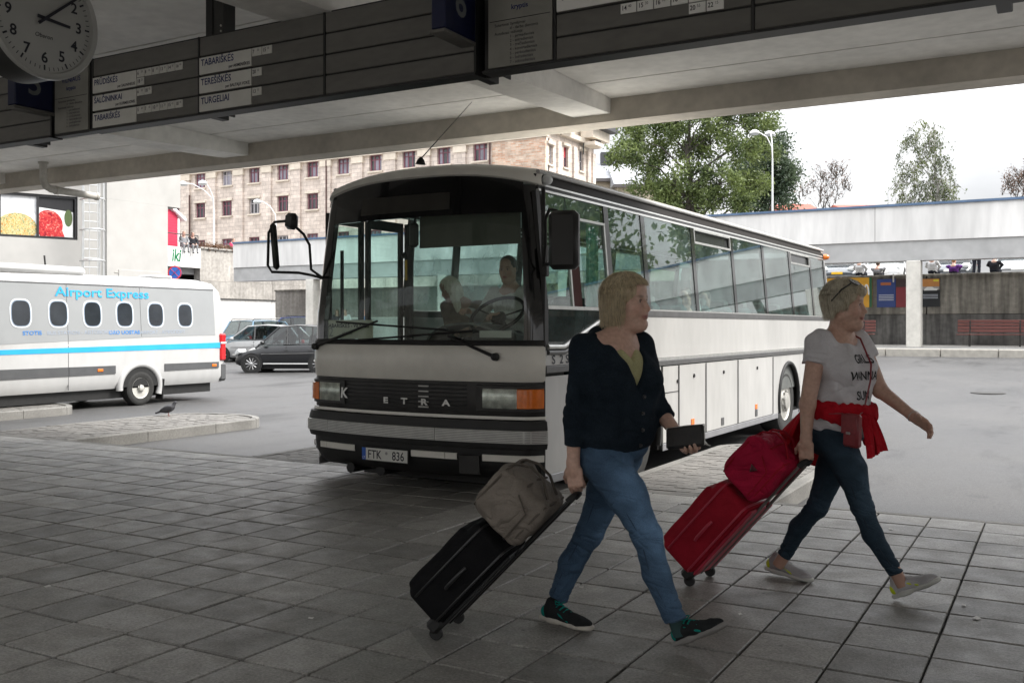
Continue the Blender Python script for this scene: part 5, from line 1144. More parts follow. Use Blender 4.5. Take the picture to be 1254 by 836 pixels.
MB().box((-0.50, 0.12, 1.385), (0.32, 0.01, 0.06), None).build('paper', flat('paper_white', (0.62, 0.6, 0.55)), bus)
# steering wheel
sc_ = bus_local(609, 385, 0.62); tilt = Vector((0, -0.62, 0.78)).normalized(); u = Vector((1, 0, 0)); v = tilt.cross(u)
st = MB().tube([tuple(sc_+(u*math.cos(t)+v*math.sin(t))*0.26) for t in np.linspace(0, 2*math.pi, 41)], 0.017, 8, cap=False).build('steering_wheel', RUB, bus, 60)
for t in (0.3, math.pi-0.3, -math.pi/2): MB().tube([tuple(sc_-tilt*0.04), tuple(sc_+(u*math.cos(t)+v*math.sin(t))*0.25)], 0.014, 6, flat=0.5).build('spoke', RUB, st)
MB().lathe([(0.07, -0.06), (0.07, -0.02), (0, -0.015)], sc_, tilt, 16).build('hub', RUB, st, 40)
MB().tube([tuple(sc_-tilt*0.06), tuple(sc_-tilt*0.45)], 0.045, 10).build('steering_column', RUB, bus)
# sun blind, mirror, hanging microphone, paper sign
a, b = bus_local(514, 268, 0.14), bus_local(637, 298, 0.14)
MB().span((a.x, 0.14, b.z), (b.x, 0.15, a.z+0.04)).build('sun_blind', M('sun_blind', (0.10, 0.095, 0.08), rough=0.8, var=0.1), bus)
a = bus_local(507, 288, 0.10); MB().box(a, (0.10, 0.05, 0.22), None, 0.03).build('inner_mirror', RUB, bus); MB().tube([(a.x, 0.10, a.z+0.1), (a.x+0.02, 0.10, 2.46)], 0.01, 6).build('mirror_stem', RUB, bus)
a = bus_local(497, 330, 0.2); MB().span((a.x-0.012, 0.2, a.z-0.10), (a.x+0.012, 0.21, a.z+0.09), 0.004).build('yellow_tag', flat('tag_yellow', (0.5, 0.3, 0.02)), bus)
MB().tube([(a.x, 0.205, a.z+0.09), (a.x+0.03, 0.2, a.z+0.45), (a.x+0.04, 0.2, 2.45)], 0.005, 5).build('tag_cord', RUB, bus)
MB().lathe([(0.0, -0.03), (0.03, -0.015), (0.03, 0.015), (0, 0.03)], (a.x-0.02, 0.2, a.z+0.13), (1, 0, 0), 10).build('microphone', RUB, bus)
a, b = bus_local(384, 392, -0.005), bus_local(456, 416, -0.005)
ps = MB().span((a.x+0.10, -0.002, 1.338), (b.x, 0.006, a.z)).build('route_card', M('route_card', (0.62, 0.60, 0.48), rough=0.7, var=0.06), bus)
text('lettering', 'TABARIŠKĖS - VILNIUS', 0.052, ((a.x+b.x)/2+0.06, -0.004, a.z-0.07), (1, 0, 0), (0, 0, 1), INK, ps, 'CENTER', bold=0.001, lift=0.002)
text('lettering', 'aikštelė', 0.04, ((a.x+b.x)/2+0.06, -0.004, a.z-0.135), (1, 0, 0), (0, 0, 1), INK, ps, 'CENTER', lift=0.002)
text('lettering', '42', 0.12, (a.x+0.13, -0.004, 1.36), (1, 0, 0), (0, 0, 1), flat('faint_mark', (0.30, 0.30, 0.26)), ps, lift=0.002)
# seats
def seat(x, y, z, big=1.0):
    r = empty('seat', (x, y, z)); r.parent = bus
    MB().box((0, 0, 0.42), (0.44, 0.46, 0.14), None, 0.04).build('cushion', SEATM, r, 40)
    MB().box((0, 0.25, 0.80), (0.44, 0.12, 0.72), Matrix.Rotation(-0.18, 3, 'X'), 0.05).build('backrest', SEATM, r, 40)
    MB().box((0, 0.34, 1.16), (0.30, 0.09, 0.18), Matrix.Rotation(-0.18, 3, 'X'), 0.04).build('headrest', M('seat_trim', (0.09, 0.09, 0.08), rough=0.6), r, 40)
    MB().box((0, 0.05, 0.18), (0.3, 0.3, 0.34), None, 0.02).build('pedestal', RUB, r)
    return r
s0 = seat(-0.40, 2.75, 0.56)
for y in np.arange(2.75, 9.9, 0.84):
    for x in (-0.40, -0.86, -1.64, -2.10):
        if (x, y) == (-0.40, 2.75): continue
        clone(s0, bus, (x, y, 0.56))
clone(s0, bus, (-0.52, 1.12, 0.50)); clone(s0, bus, (-1.35, 1.75, 0.42))
# wipers
def wiper(piv, elbow, tip0, tip1, nm):
    w_ = MB().tube([piv, elbow], [0.016, 0.010], 8).build('wiper', RUB, bus)
    MB().lathe([(0.035, 0), (0.03, 0.04), (0, 0.05)], (piv[0], piv[1]+0.02, piv[2]), (0, -1, 0), 12).build('wiper_pivot', RUB, w_)
    MB().tube([tip0, tip1], 0.010, 6).build('wiper_blade', RUB, w_)
def fp(px, py, off=0.045):
    w = 0.0
    for _ in range(8):
        q = bus_local(px, py, plan(max(-1, min(1, w)))+lean(1.4)-off); w = (q.x+1.25)/1.25
    return tuple(q)
wiper(fp(386, 424), fp(462, 393), fp(412, 394), fp(548, 404), 'a')
wiper(fp(606, 437, 0.06), fp(548, 411), fp(430, 417), fp(580, 405), 'b')
# mirrors
def mirror(heads, arms, label_part):
    r = empty('mirror', (0, 0, 0)); r.parent = bus
    for path, rad in arms: MB().tube(path, rad, 8).build('mirror_arm', RUB, r, 60)
    for c, size, rot in heads: MB().box(c, size, rot, 0.035).build('mirror_head', M('mirror_shell', (0.014, 0.014, 0.014), rough=0.4), r, 40)
bl = lambda px, py, y: tuple(bus_local(px, py, y))
mirror([(bus_local(336.5, 302, -0.30), (0.06, 0.18, 0.44), Matrix.Rotation(0.75, 3, 'Z') @ Matrix.Rotation(-0.08, 3, 'Y')), (bus_local(357, 271, -0.28), (0.19, 0.07, 0.155), Matrix.Rotation(-0.35, 3, 'Z') @ Matrix.Rotation(0.12, 3, 'Y'))],
       [([bl(396, 341, 0.03), bl(382, 337, -0.04), bl(366, 334, -0.15), bl(333, 333, -0.28), bl(328, 325, -0.32), bl(329, 285, -0.32), bl(336, 272, -0.30), bl(357, 270, -0.28)], 0.013), ([bl(396, 341, 0.03), bl(381, 330, -0.05), bl(379, 300, -0.10), bl(372, 287, -0.18), bl(360, 276, -0.26)], 0.013)], '')
mirror([(bus_local(691, 294, -0.30), (0.24, 0.12, 0.46), Matrix.Rotation(0.25, 3, 'Z'))],
       [([bl(666, 325, 0.04), bl(668, 300, -0.1), bl(668, 268, -0.2), bl(673, 256, -0.26), bl(681, 258, -0.3), bl(684, 272, -0.3)], 0.014), ([bl(666, 324, 0.04), bl(690, 322, -0.28)], 0.014)], '')
MB().box((0.01, 0.09, 2.0), (0.05, 0.06, 0.26), None, 0.01).build('mirror_bracket', RUB, bus)
# antenna
a = bus_local(515, 195, 0.5); b = bus_local(578, 125, 1.3)
MB().tube([a, b], [0.006, 0.003], 5).build('antenna', RUB, bus); MB().lathe([(0.05, 0), (0.035, 0.04), (0.01, 0.07), (0, 0.07)], (a.x, a.y, a.z-0.05), (0.1, 0, 1), 12).build('antenna_foot', RUB, bus, 40)
MB().box((a.x+0.35, 0.6, 2.9), (0.16, 0.12, 0.05), None, 0.02).build('roof_vent', flat('vent_blue', (0.35, 0.45, 0.6)), bus, 40)
# ======================= airport minibus =======================
VX = -16.4; VY0, VY1 = 8.75, 16.0; VH = 1.0; VC = VX-VH
van = empty('airport_minibus', (VC, 12.5, -0.15), 0, 'white airport express minibus with oval windows and blue stripe', 'minibus')
VW = M('van_white', (0.46, 0.46, 0.455), rough=0.34, var=0.05, scale=4, var2=0.07, scale2=0.9, coat=0.3, stretch=(1, 1, 0.5)); VG = M('van_silver', (0.31, 0.32, 0.325), rough=0.35, var=0.04, scale=2, metal=0.15, coat=0.3)
VB = M('van_blue', (0.03, 0.36, 0.68), rough=0.35, var=0.06, scale=3); VBT = M('van_blue_text', (0.03, 0.20, 0.55), rough=0.4, var=0.05); VGT = M('van_grey_text', (0.33, 0.38, 0.46), rough=0.4)
VD = M('van_dark_trim', (0.075, 0.077, 0.08), rough=0.5, var=0.1, scale=6)
def vhw(z): return 1.0 if z < 1.1 else 1.0-0.075*(z-1.1)/1.15
def vsec(shr=1.0, zt=2.50, zb=0.22):
    right = [(0.93, zb), (1.0, zb+0.14), (1.0, 0.6), (1.0, 1.1), (vhw(1.7), 1.7), (vhw(2.25), 2.25), (0.88, 2.36), (0.78, 2.44), (0.5, 2.49), (0, 2.50)]
    right = [(x*shr, zb+(z-zb)*(zt-zb)/(2.5-zb)) for x, z in right]
    return right+[(-x, z) for x, z in right[-2::-1]]
rows = []
for y, shr, zt in ((8.75, 0.62, 0.95), (8.85, 0.80, 1.15), (9.2, 0.92, 1.28), (9.6, 0.97, 1.5), (10.25, 0.985, 2.38), (10.6, 1.0, 2.46), (12, 1.0, 2.48), (14, 1.0, 2.50), (15.55, 1.0, 2.50), (15.80, 0.995, 2.46), (15.93, 0.985, 2.36), (16.0, 0.95, 2.2)):
    rows.append([(VC+x, y, z) for x, z in vsec(shr, zt)])
mb = MB().grid(rows); n = len(rows[0]); N = len(rows); mb.f.append(tuple(range(n))[::-1] if False else tuple(range(n))); mb.f.append(tuple(range((N-1)*n, N*n))[::-1])
mb.build('body', VW, van, 40, world=True)
def vpoly(name, pts, mat, out=0.004, parent=van):
    """sheet lying on the visible side: pts are (y,z)"""
    m = len(pts); vs = [(VC+vhw(z)+out, y, z) for y, z in pts]+[(VC+vhw(z)-0.01, y, z) for y, z in pts]
    fs = [tuple(range(m)), tuple(range(m, 2*m))[::-1]]+[(i, m+i, m+(i+1) % m, (i+1) % m) for i in range(m)]
    return MB().add(vs, fs).build(name, mat, parent, world=True)
low = lambda y: 1.09+0.035*(y-10)-0.0008*(y-10)**3*0.3+0.02
def band(name, y0, y1, f0, f1, mat, out=0.004, n=10):
    ys_ = [y0+(y1-y0)*k/n for k in range(n+1)]
    return vpoly(name, [(y, f0(y)) for y in ys_]+[(y, f1(y)) for y in ys_[::-1]], mat, out)
seam = [10.3, 12.03, 13.72, 15.72]
for a, b in zip(seam[:-1], seam[1:]):
    band('silver_panel', a+0.006, b-0.006, lambda y: max(1.12, low(y)), lambda y: 2.245, VG)
band('blue_stripe', 10.0, 15.88, lambda y: 0.945+0.006*(y-10), lambda y: 1.03+0.012*(y-10), VB, 0.006, 14)
band('gutter_line', 10.3, 15.72, lambda y: 2.249, lambda y: 2.275, VD, 0.006)
for a, b in ((9.6, 12.025), (12.035, 13.08), (14.30, 15.80)):
    band('rub_panel', a, b, lambda y: 0.505+0.006*(y-10), lambda y: 0.69-0.003*(y-10), VD, 0.018, 3)
for y in (12.03,):
    vpoly('door_seam', [(y-0.005, 0.25), (y+0.005, 0.25), (y+0.005, 1.09), (y-0.005, 1.09)], VD, 0.003)
    vpoly('door_seam', [(y-0.005, 1.12), (y+0.005, 1.12), (y+0.005, 2.24), (y-0.005, 2.24)], VD, 0.003)
vpoly('door_seam', [(13.715, 1.25), (13.725, 1.25), (13.725, 2.24), (13.715, 2.24)], VD, 0.003)
def oval(y, z, a, b, p=3.2, n=28):
    return [(y+a*math.copysign(abs(math.cos(t))**(2/p), math.cos(t)), z+b*math.copysign(abs(math.sin(t))**(2/p), math.sin(t))) for t in np.linspace(0, 2*math.pi, n, endpoint=False)]
VGL = M('van_glass', (0.022, 0.026, 0.032), rough=0.08, spec=0.7, var=0.3, scale=3)
for y in (11.08, 11.84, 12.58, 13.33, 14.10, 14.88):
    f = vpoly('window', oval(y, 1.695, 0.215, 0.265), M('window_surround', (0.68, 0.72, 0.76), rough=0.35), 0.010)
    vpoly('window_ring', oval(y, 1.695, 0.193, 0.243), M('window_ring', (0.22, 0.28, 0.36), rough=0.4), 0.013, f)
    vpoly('pane', oval(y, 1.695, 0.178, 0.228), VGL, 0.016, f)
text('lettering', 'Airport Express', 0.25, (VC+vhw(2.0)+0.012, 11.79, 2.03), (0, 1, 0), (-0.065, 0, 1), VB, van, world=True, bold=0.004, sx=1.33)
for s, y, m in (('STOTIS', 11.10, VBT), ('- BUS STATION - АВТОВОКЗАЛ', 11.52, VGT), ('ORO UOSTAS', 12.93, VBT), ('- AIRPORT - АЭРОПОРТ', 13.62, VGT)):
    text('lettering', s, 0.10, (VC+vhw(1.3)+0.009, y, 1.30), (0, 1, 0.01), (-0.065, 0, 1), m, van, world=True, sx=1.12 if m == VGT else 1.2, bold=0.002 if m == VBT else 0)
wy = 13.69
# wheel arch and wheels
mb = MB(); mb.tube([(VX-0.02, wy+0.50*math.cos(t), 0.22+0.47*math.sin(t)) for t in np.linspace(-0.35, math.pi+0.1, 22)], 0.07, 8); mb.build('arch_flare', VW, van, 60, world=True)
arc = [(wy+0.45*math.cos(t), 0.22+0.44*math.sin(t)) for t in np.linspace(0, math.pi, 20)]
vpoly('wheel_well', [(wy+0.45, 0.24)]+arc+[(wy-0.45, 0.24)], RUB, 0.006)
def vwheel(x, y, ax):
    w_ = wheel(van, Vector((x-VC, y-12.5, 0.20+0.15)), ax, 0.345, 0.22, 0.06, 6, 10, M('van_rim', (0.55, 0.54, 0.50), rough=0.4, metal=0.3), 0.215)
vwheel(VX+0.015, wy, (1, 0, 0)); vwheel(VX-1.98, wy, (-1, 0, 0)); vwheel(VX+0.0, 9.75, (1, 0, 0)); vwheel(VX-1.98, 9.75, (-1, 0, 0))
MB().box((VX-0.04, wy+0.53, 0.16), (0.22, 0.03, 0.42), Matrix.Rotation(-0.1, 3, 'X'), 0.01).build('mud_flap', RUB, van, world=True)
MB().span((VC-0.85, 9, 0.02), (VC+0.85, 15.7, 0.3)).build('underbody', RUB, van, world=True)
for y, z in ((12.72, 0.60), (15.66, 0.60)):
    MB().box((VX+0.022, y, z), (0.02, 0.13, 0.055), None, 0.008).build('side_marker', AMBER, van, world=True)
RED = M('tail_red', (0.55, 0.015, 0.02), rough=0.2, var=0.1, coat=0.5)
tl = MB().box((VX-0.035, 15.93, 1.0), (0.13, 0.17, 0.60), None, 0.03).build('tail_light', RED, van, world=True)
MB().box((VX-0.03, 15.935, 1.09), (0.132, 0.165, 0.05), None, 0.01).build('clear_band', flat('lamp_clear', (0.6, 0.55, 0.55), 0.2), tl, world=True)
MB().box((VC, 15.96, 0.45), (2.0, 0.22, 0.42), None, 0.05).build('rear_bumper', VD, van, world=True)
MB().box((VC+0.05, 11.65, 2.53), (1.25, 2.1, 0.17), None, 0.07).build('roof_unit', VW, van, 40, world=True)
MB().box((VC+0.35, 10.68, 2.52), (0.3, 0.25, 0.13), None, 0.03).build('roof_unit_vent', RUB, van, 40, world=True)
MB().box((VC+0.3, 14.65, 2.52), (0.5, 0.55, 0.06), None, 0.03).build('roof_hatch', VW, van, 40, world=True)
a = onX(56, 337, VC+0.3); MB().tube([(a.x, a.y, 2.55), (a.x, a.y-0.03, a.z+0.38)], 0.018, 6).build('antenna', RUB, van, world=True)

# ======================= cars =======================
CARG = glass('car_glass', (0.35, 0.40, 0.40), 1.6, 1.5)
def car(name, label, loc, rz, L, W, H, paint, style='hatch', group='cars parked across the yard', plate_m=None, tail=True, rails=False):
    c = empty(name, loc, rz, label, 'car', group)
    hb = H*0.60          # belt height
    if style == 'hatch': top = [(0.0, 0.52), (0.04, 0.66), (0.10, 0.76), (0.22, 0.86), (0.27, 0.95), (0.5, 1.0), (0.8, 1.02), (0.95, 1.0), (0.99, 0.9), (1.0, 0.6)]; gh = [(0.20, 0.90), (0.42, 1.60), (0.60, 1.66), (0.85, 1.58), (0.965, 1.05)]
    elif style == 'mpv': top = [(0.0, 0.52), (0.03, 0.70), (0.10, 0.84), (0.20, 0.94), (0.25, 1.0), (0.5, 1.03), (0.8, 1.05), (0.96, 1.03), (0.995, 0.9), (1.0, 0.55)]; gh = [(0.19, 0.96), (0.36, 1.60), (0.55, 1.66), (0.90, 1.62), (0.985, 1.05)]
    else: top = [(0.0, 0.55), (0.02, 0.78), (0.08, 0.92), (0.26, 0.98), (0.30, 1.02), (0.5, 1.04), (0.8, 1.05), (0.97, 1.04), (0.995, 0.9), (1.0, 0.5)]; gh = [(0.27, 0.99), (0.39, 1.60), (0.55, 1.66), (0.92, 1.62), (0.985, 1.05)]
    k = hb/1.02; rows = []
    for u, z in top:
        x = u*L; e = min(1, (min(u, 1-u)/0.08)); hw = W/2*(0.80+0.20*math.sin(e*math.pi/2)); zt = z*k; zb = 0.20+0.10*(1-e)
        sec = [(hw*0.88, zb), (hw*0.98, zb+0.10), (hw, (zb+zt)/2), (hw*0.985, zt-0.10*k), (hw*0.93, zt-0.015), (hw*0.6, zt+0.02*k), (0, zt+0.03*k)]
        sec = sec+[(-a, b) for a, b in sec[-2::-1]]; rows.append([(x, a, b) for a, b in sec])
    mb = MB().grid(rows, closed=True); n = len(rows[0]); mb.f.append(tuple(range(n))); mb.f.append(tuple(range((len(rows)-1)*n, len(rows)*n))[::-1])
    mb.build('body', paint, c, 40)
    # cabin: glass all round, painted roof and pillars
    kz = H/1.66; G_ = [(u*L, z*kz) for u, z in gh]; wb, wt = W/2*0.93, W/2*0.70
    def hwz(z): return wb+(wt-wb)*min(1, max(0, (z-hb)/(H-hb)))
    rows = []
    for (x, z) in G_[:1]+G_[1:]:
        rows.append([(x, -hwz(z), z), (x, hwz(z), z)])
    def q4(a, b): return MB().add([a[0], a[1], b[1], b[0]], [(0, 1, 2, 3)])
    q4(rows[0], rows[1]).build('windscreen', CARG, c); q4(rows[3], rows[4]).build('rear_window', CARG, c)
    rf = MB(); rr_ = [(x, z) for x, z in G_[1:4]]
    xs_ = np.linspace(rr_[0][0]-0.02, rr_[2][0]+0.03, 9)
    rf.shell([[(x, w_*1.02*hwz(np.interp(x, [p[0] for p in rr_], [p[1] for p in rr_])-0.02), np.interp(x, [p[0] for p in rr_], [p[1] for p in rr_])-0.035*w_*w_*1.2+0.015) for w_ in np.linspace(-1, 1, 9)] for x in xs_], 0.02)
    rf.build('roof', paint, c, 40)
    for s in (1, -1):
        zl = [(G_[0][0]+0.18, hb-0.01)]+[(x, z-0.03) for x, z in G_[1:4]]+[(G_[4][0]-0.03, hb-0.01)]
        MB().add([(x, s*hwz(z), z) for x, z in zl], [tuple(range(5)) if s < 0 else tuple(range(5))[::-1]]).build('side_window', CARG, c)
        pil = [(G_[0], G_[1]), (G_[4], G_[3])]
        for a, b in pil: MB().tube([(a[0], s*hwz(a[1])*1.0, a[1]-0.05), (b[0], s*hwz(b[1]), b[1])], 0.035, 6).build('pillar', paint, c)
        for u in (0.5, 0.74): MB().tube([(u*L, s*hwz(hb)*1.005, hb-0.02), (u*L-0.03, s*hwz(H-0.05)*1.005, H-0.06)], 0.03, 6).build('pillar', GLOSSB, c)
        MB().tube([(G_[0][0]+0.1, s*wb*1.015, hb-0.005), (L*0.5, s*wb*1.02, hb+0.005), (G_[4][0]-0.05, s*wb*1.0, hb+0.01)], 0.012, 5).build('belt_line', GLOSSB, c)
        MB().tube([(0.28*L, s*W/2*0.985, 0.31), (0.72*L, s*W/2*0.985, 0.31)], 0.02, 5).build('sill_strip', ALU, c)
        MB().tube([(0.26*L, s*W/2*1.0, hb*0.66), (0.95*L, s*W/2*1.0, hb*0.70)], 0.012, 5).build('side_moulding', GREYT, c)
        MB().box((0.28*L, s*(W/2+0.08), hb+0.05), (0.12, 0.18, 0.12), None, 0.03).build('door_mirror', paint, c, 40)
        for u in (0.46, 0.69): MB().box((u*L+0.12, s*(W/2*0.99), hb*0.80), (0.16, 0.03, 0.03), None, 0.008).build('door_handle', paint, c)
        for u in (0.495, 0.73): MB().box((u*L, s*W/2*0.985, hb*0.62), (0.008, 0.02, hb*0.62), None).build('door_gap', RUB, c)
        for u in (0.17, 0.80):
            wr_ = 0.31; x = u*L
            MB().lathe([(wr_+0.055, 0), (wr_+0.055, 0.02), (0, 0.02)], (x, s*(W/2*0.985), wr_), (0, s, 0), 24).build('wheel_well', RUB, c, 40)
            wheel(c, (x, s*(W/2+0.012), wr_), (0, s, 0), wr_, 0.2, 0.05, 5, 0, M('alloy_rim', (0.50, 0.50, 0.50), rough=0.35, metal=0.6), 0.215)
            for k_ in range(10):
                a = 2*math.pi*k_/10; MB().tube([(x+0.05*math.cos(a), s*(W/2+0.012), wr_+0.05*math.sin(a)), (x+0.2*math.cos(a), s*(W/2+0.012), wr_+0.2*math.sin(a))], 0.013, 4).build('spoke', M('alloy_rim', (0.5, 0.5, 0.5)), c)
        MB().box((0.045*L, s*W*0.36, hb*0.72), (0.25, 0.34, 0.15), Matrix.Rotation(s*0.5, 3, 'Z') @ Matrix.Rotation(-0.5, 3, 'Y'), 0.03).build('headlight', flat('car_lamp', (0.6, 0.62, 0.62), 0.1), c, 40)
        MB().box((0.985*L, s*W*0.40, hb*0.88), (0.12, 0.22, 0.24), Matrix.Rotation(s*-0.3, 3, 'Z'), 0.03).build('tail_light', RED, c, 40)
        if rails: MB().tube([(G_[1][0]+0.1, s*wt*0.95, H+0.0), (G_[1][0]+0.2, s*wt*0.95, H+0.05), (G_[3][0]-0.1, s*wt*0.95, H+0.05), (G_[3][0], s*wt*0.95, H-0.03)], 0.02, 5).build('roof_rail', GLOSSB, c)
    MB().box((0.012*L, 0, 0.40), (0.06, W*0.66, 0.16), None, 0.02).build('grille', RUB, c)
    MB().box((-0.005*L, 0, 0.44), (0.02, 0.5, 0.11), None, 0.004).build('licence_plate', plate_m or PLATE2, c)
    MB().span((0.1*L, -W*0.42, 0.14), (0.92*L, W*0.42, 0.3)).build('underbody', RUB, c)
    MB().span((0.30*L, -W*0.36, 0.5), (0.88*L, W*0.36, 0.62)).build('cabin_floor', DASH, c)
    for u in (0.46, 0.70):
        for s in (-1, 1): MB().box((u*L, s*W*0.2, hb+0.02), (0.14, 0.42, 0.62), Matrix.Rotation(0.2, 3, 'Y'), 0.05).build('seat', DASH, c)
    return c
PB = M('paint_black', (0.010, 0.011, 0.013), rough=0.3, coat=0.3, var=0.1); PSv = M('paint_silver', (0.52, 0.53, 0.54), rough=0.3, metal=0.4, coat=0.5, var=0.03); PLB = M('paint_pale_blue', (0.16, 0.27, 0.36), rough=0.3, metal=0.3, coat=0.5, var=0.04); PBl = M('paint_blue', (0.02, 0.05, 0.25), rough=0.25, coat=0.6, var=0.05); PW = M('paint_white', (0.72, 0.72, 0.72), rough=0.3, coat=0.5, var=0.02); PG = M('paint_grey', (0.10, 0.11, 0.12), rough=0.3, coat=0.5)
def park(px, d, off, name, label, rz, *a, **k):
    """front wheel at sight line px, distance d"""
    q = P(px, 440, d); ux, uy = math.cos(rz), math.sin(rz); x, y = q.x-ux*off, q.y-uy*off
    return car(name, label, (x, y, gz(x, y)), rz, *a, **k)
park(319, 33.6, 0.65, 'parked_car', 'black hatchback parked between the minibus and the coach', TH-0.05, 3.6, 1.74, 1.60, PB, 'hatch')
park(281, 42.5, 0.72, 'parked_car', 'silver hatchback behind the black hatchback', TH-0.08, 4.25, 1.8, 1.58, PSv, 'hatch')
c_ = P(300, 400, 46.5); car('parked_car', 'pale blue people carrier behind the silver hatchback', (c_.x+1.0, c_.y+2.2, gz(c_.x, c_.y)), TH+R(248), 4.4, 1.78, 1.74, PLB, 'mpv', rails=True)
c_ = P(345, 400, 51.5); car('parked_car', 'blue estate with roof rails behind the other parked cars', (c_.x-2.6, c_.y+0.2, gz(c_.x, c_.y)), TH+R(8), 4.7, 1.82, 1.72, PBl, 'suv', rails=True)
c_ = P(374, 400, 53.5); car('parked_car', 'white car half hidden by the front of the coach', (c_.x-1.4, c_.y+0.3, gz(c_.x, c_.y)), TH+R(5), 4.2, 1.78, 1.58, PW, 'hatch')
# cars on the terrace above the retaining wall
EUP = flat('plate_yellow', (0.70, 0.42, 0.02))
for px, paint, lab, pm, st_ in ((1025, PG, 'dark car with yellow plate above the wall beside the coach roof', EUP, 'hatch'), (1080, PW, 'white car above the wall left of the column', None, 'suv'), (1163, PG, 'dark car above the wall right of the column', None, 'hatch'), (1246, PSv, 'pale car above the wall at the right edge', None, 'mpv')):
    q = onY(px, 330, 47.2); car('parked_car', lab, (q.x, q.y, 3.5), R(90), 4.1, 1.76, 1.5, paint, st_, 'cars on the upper terrace', pm)
def arm_cut(c, dn, lim):
    """everything past the cuff plane, but only close to the arm's axis"""
    c, dn = np.array(c), np.array(dn)
    def f(X):
        o = X-c; a = o @ dn; r = np.sqrt(np.maximum((o*o).sum(-1)-a*a, 0)); return np.maximum(-a, r-lim)
    return f
# ======================= implicit-surface modelling (bodies, clothes, soft bags) =======================
class Field:
    """smooth union of simple solids sampled on a grid and skinned by surface nets"""
    def __init__(s): s.ops = []
    def _bb(s, pts, r): P_ = np.array(pts, float); return P_.min(0)-r, P_.max(0)+r
    def cap(s, a, b, ra, rb=None, k=0.02, axis=None, ratio=1.0, sub=False):
        rb = ra if rb is None else rb; a, b = np.array(a, float), np.array(b, float); ba = b-a; L2 = max(ba @ ba, 1e-9)
        ax = None if axis is None else np.array(axis, float)/np.linalg.norm(axis)
        def f(X):
            pa = X-a; t = np.clip((pa @ ba)/L2, 0, 1); o = pa-t[..., None]*ba
            if ax is not None: o = o+(o @ ax)[..., None]*ax*(1/ratio-1)
            return np.sqrt((o*o).sum(-1))-(ra+(rb-ra)*t)
        s.ops.append((f, *s._bb([a, b], max(ra, rb)*max(1, ratio)), k, sub)); return s
    def ell(s, c, r, Rm=None, k=0.02, sub=False):
        c = np.array(c, float); r = np.array(r, float); Rm = np.eye(3) if Rm is None else np.array(Rm, float)   # rows of Rm: local axes
        def f(X):
            p = (X-c) @ Rm.T; k0 = np.sqrt(((p/r)**2).sum(-1)); k1 = np.sqrt(((p/(r*r))**2).sum(-1))
            return k0*(k0-1)/np.maximum(k1, 1e-6)
        s.ops.append((f, c-r.max(), c+r.max(), k, sub)); return s
    def rbox(s, c, h, r, Rm=None, k=0.01, sub=False):
        c = np.array(c, float); h = np.array(h, float); Rm = np.eye(3) if Rm is None else np.array(Rm, float)
        def f(X):
            q = np.abs((X-c) @ Rm.T)-h+r; return np.sqrt((np.maximum(q, 0)**2).sum(-1))+np.minimum(q.max(-1), 0)-r
        m = np.linalg.norm(h); s.ops.append((f, c-m, c+m, k, sub)); return s
    def cut(s, fn, lo, hi, k=0.0): s.ops.append((fn, np.array(lo, float), np.array(hi, float), k, True)); return s
    def mesh(s, vox, noise=None):
        lo = np.min([o[1] for o in s.ops if not o[4]], 0)-3*vox; hi = np.max([o[2] for o in s.ops if not o[4]], 0)+3*vox
        n = np.ceil((hi-lo)/vox).astype(int)+1; F = np.full(n, 0.3, np.float32)
        ax = [lo[i]+vox*np.arange(n[i]) for i in range(3)]
        for f, a, b, k, sub in s.ops:
            m = k+2*vox; i0 = np.clip(np.floor((a-m-lo)/vox).astype(int), 0, n-1); i1 = np.clip(np.ceil((b+m-lo)/vox).astype(int)+1, 1, n)
            if (i1 <= i0).any(): continue
            X = np.stack(np.meshgrid(*[ax[i][i0[i]:i1[i]] for i in range(3)], indexing='ij'), -1); d = f(X)
            W = F[i0[0]:i1[0], i0[1]:i1[1], i0[2]:i1[2]]
            if sub:
                d = -d
                if k > 0: h = np.clip(0.5-0.5*(d-W)/k, 0, 1); W[...] = d+(W-d)*h+k*h*(1-h)
                else: np.maximum(W, d, out=W)
            else:
                if k > 0: h = np.clip(0.5+0.5*(d-W)/k, 0, 1); W[...] = d+(W-d)*h-k*h*(1-h)
                else: np.minimum(W, d, out=W)
        if noise is not None:
            near = np.argwhere(np.abs(F) < 0.03)
            if len(near): F[tuple(near.T)] += noise(lo+near*vox).astype(np.float32)
        return nets(F, lo, vox)
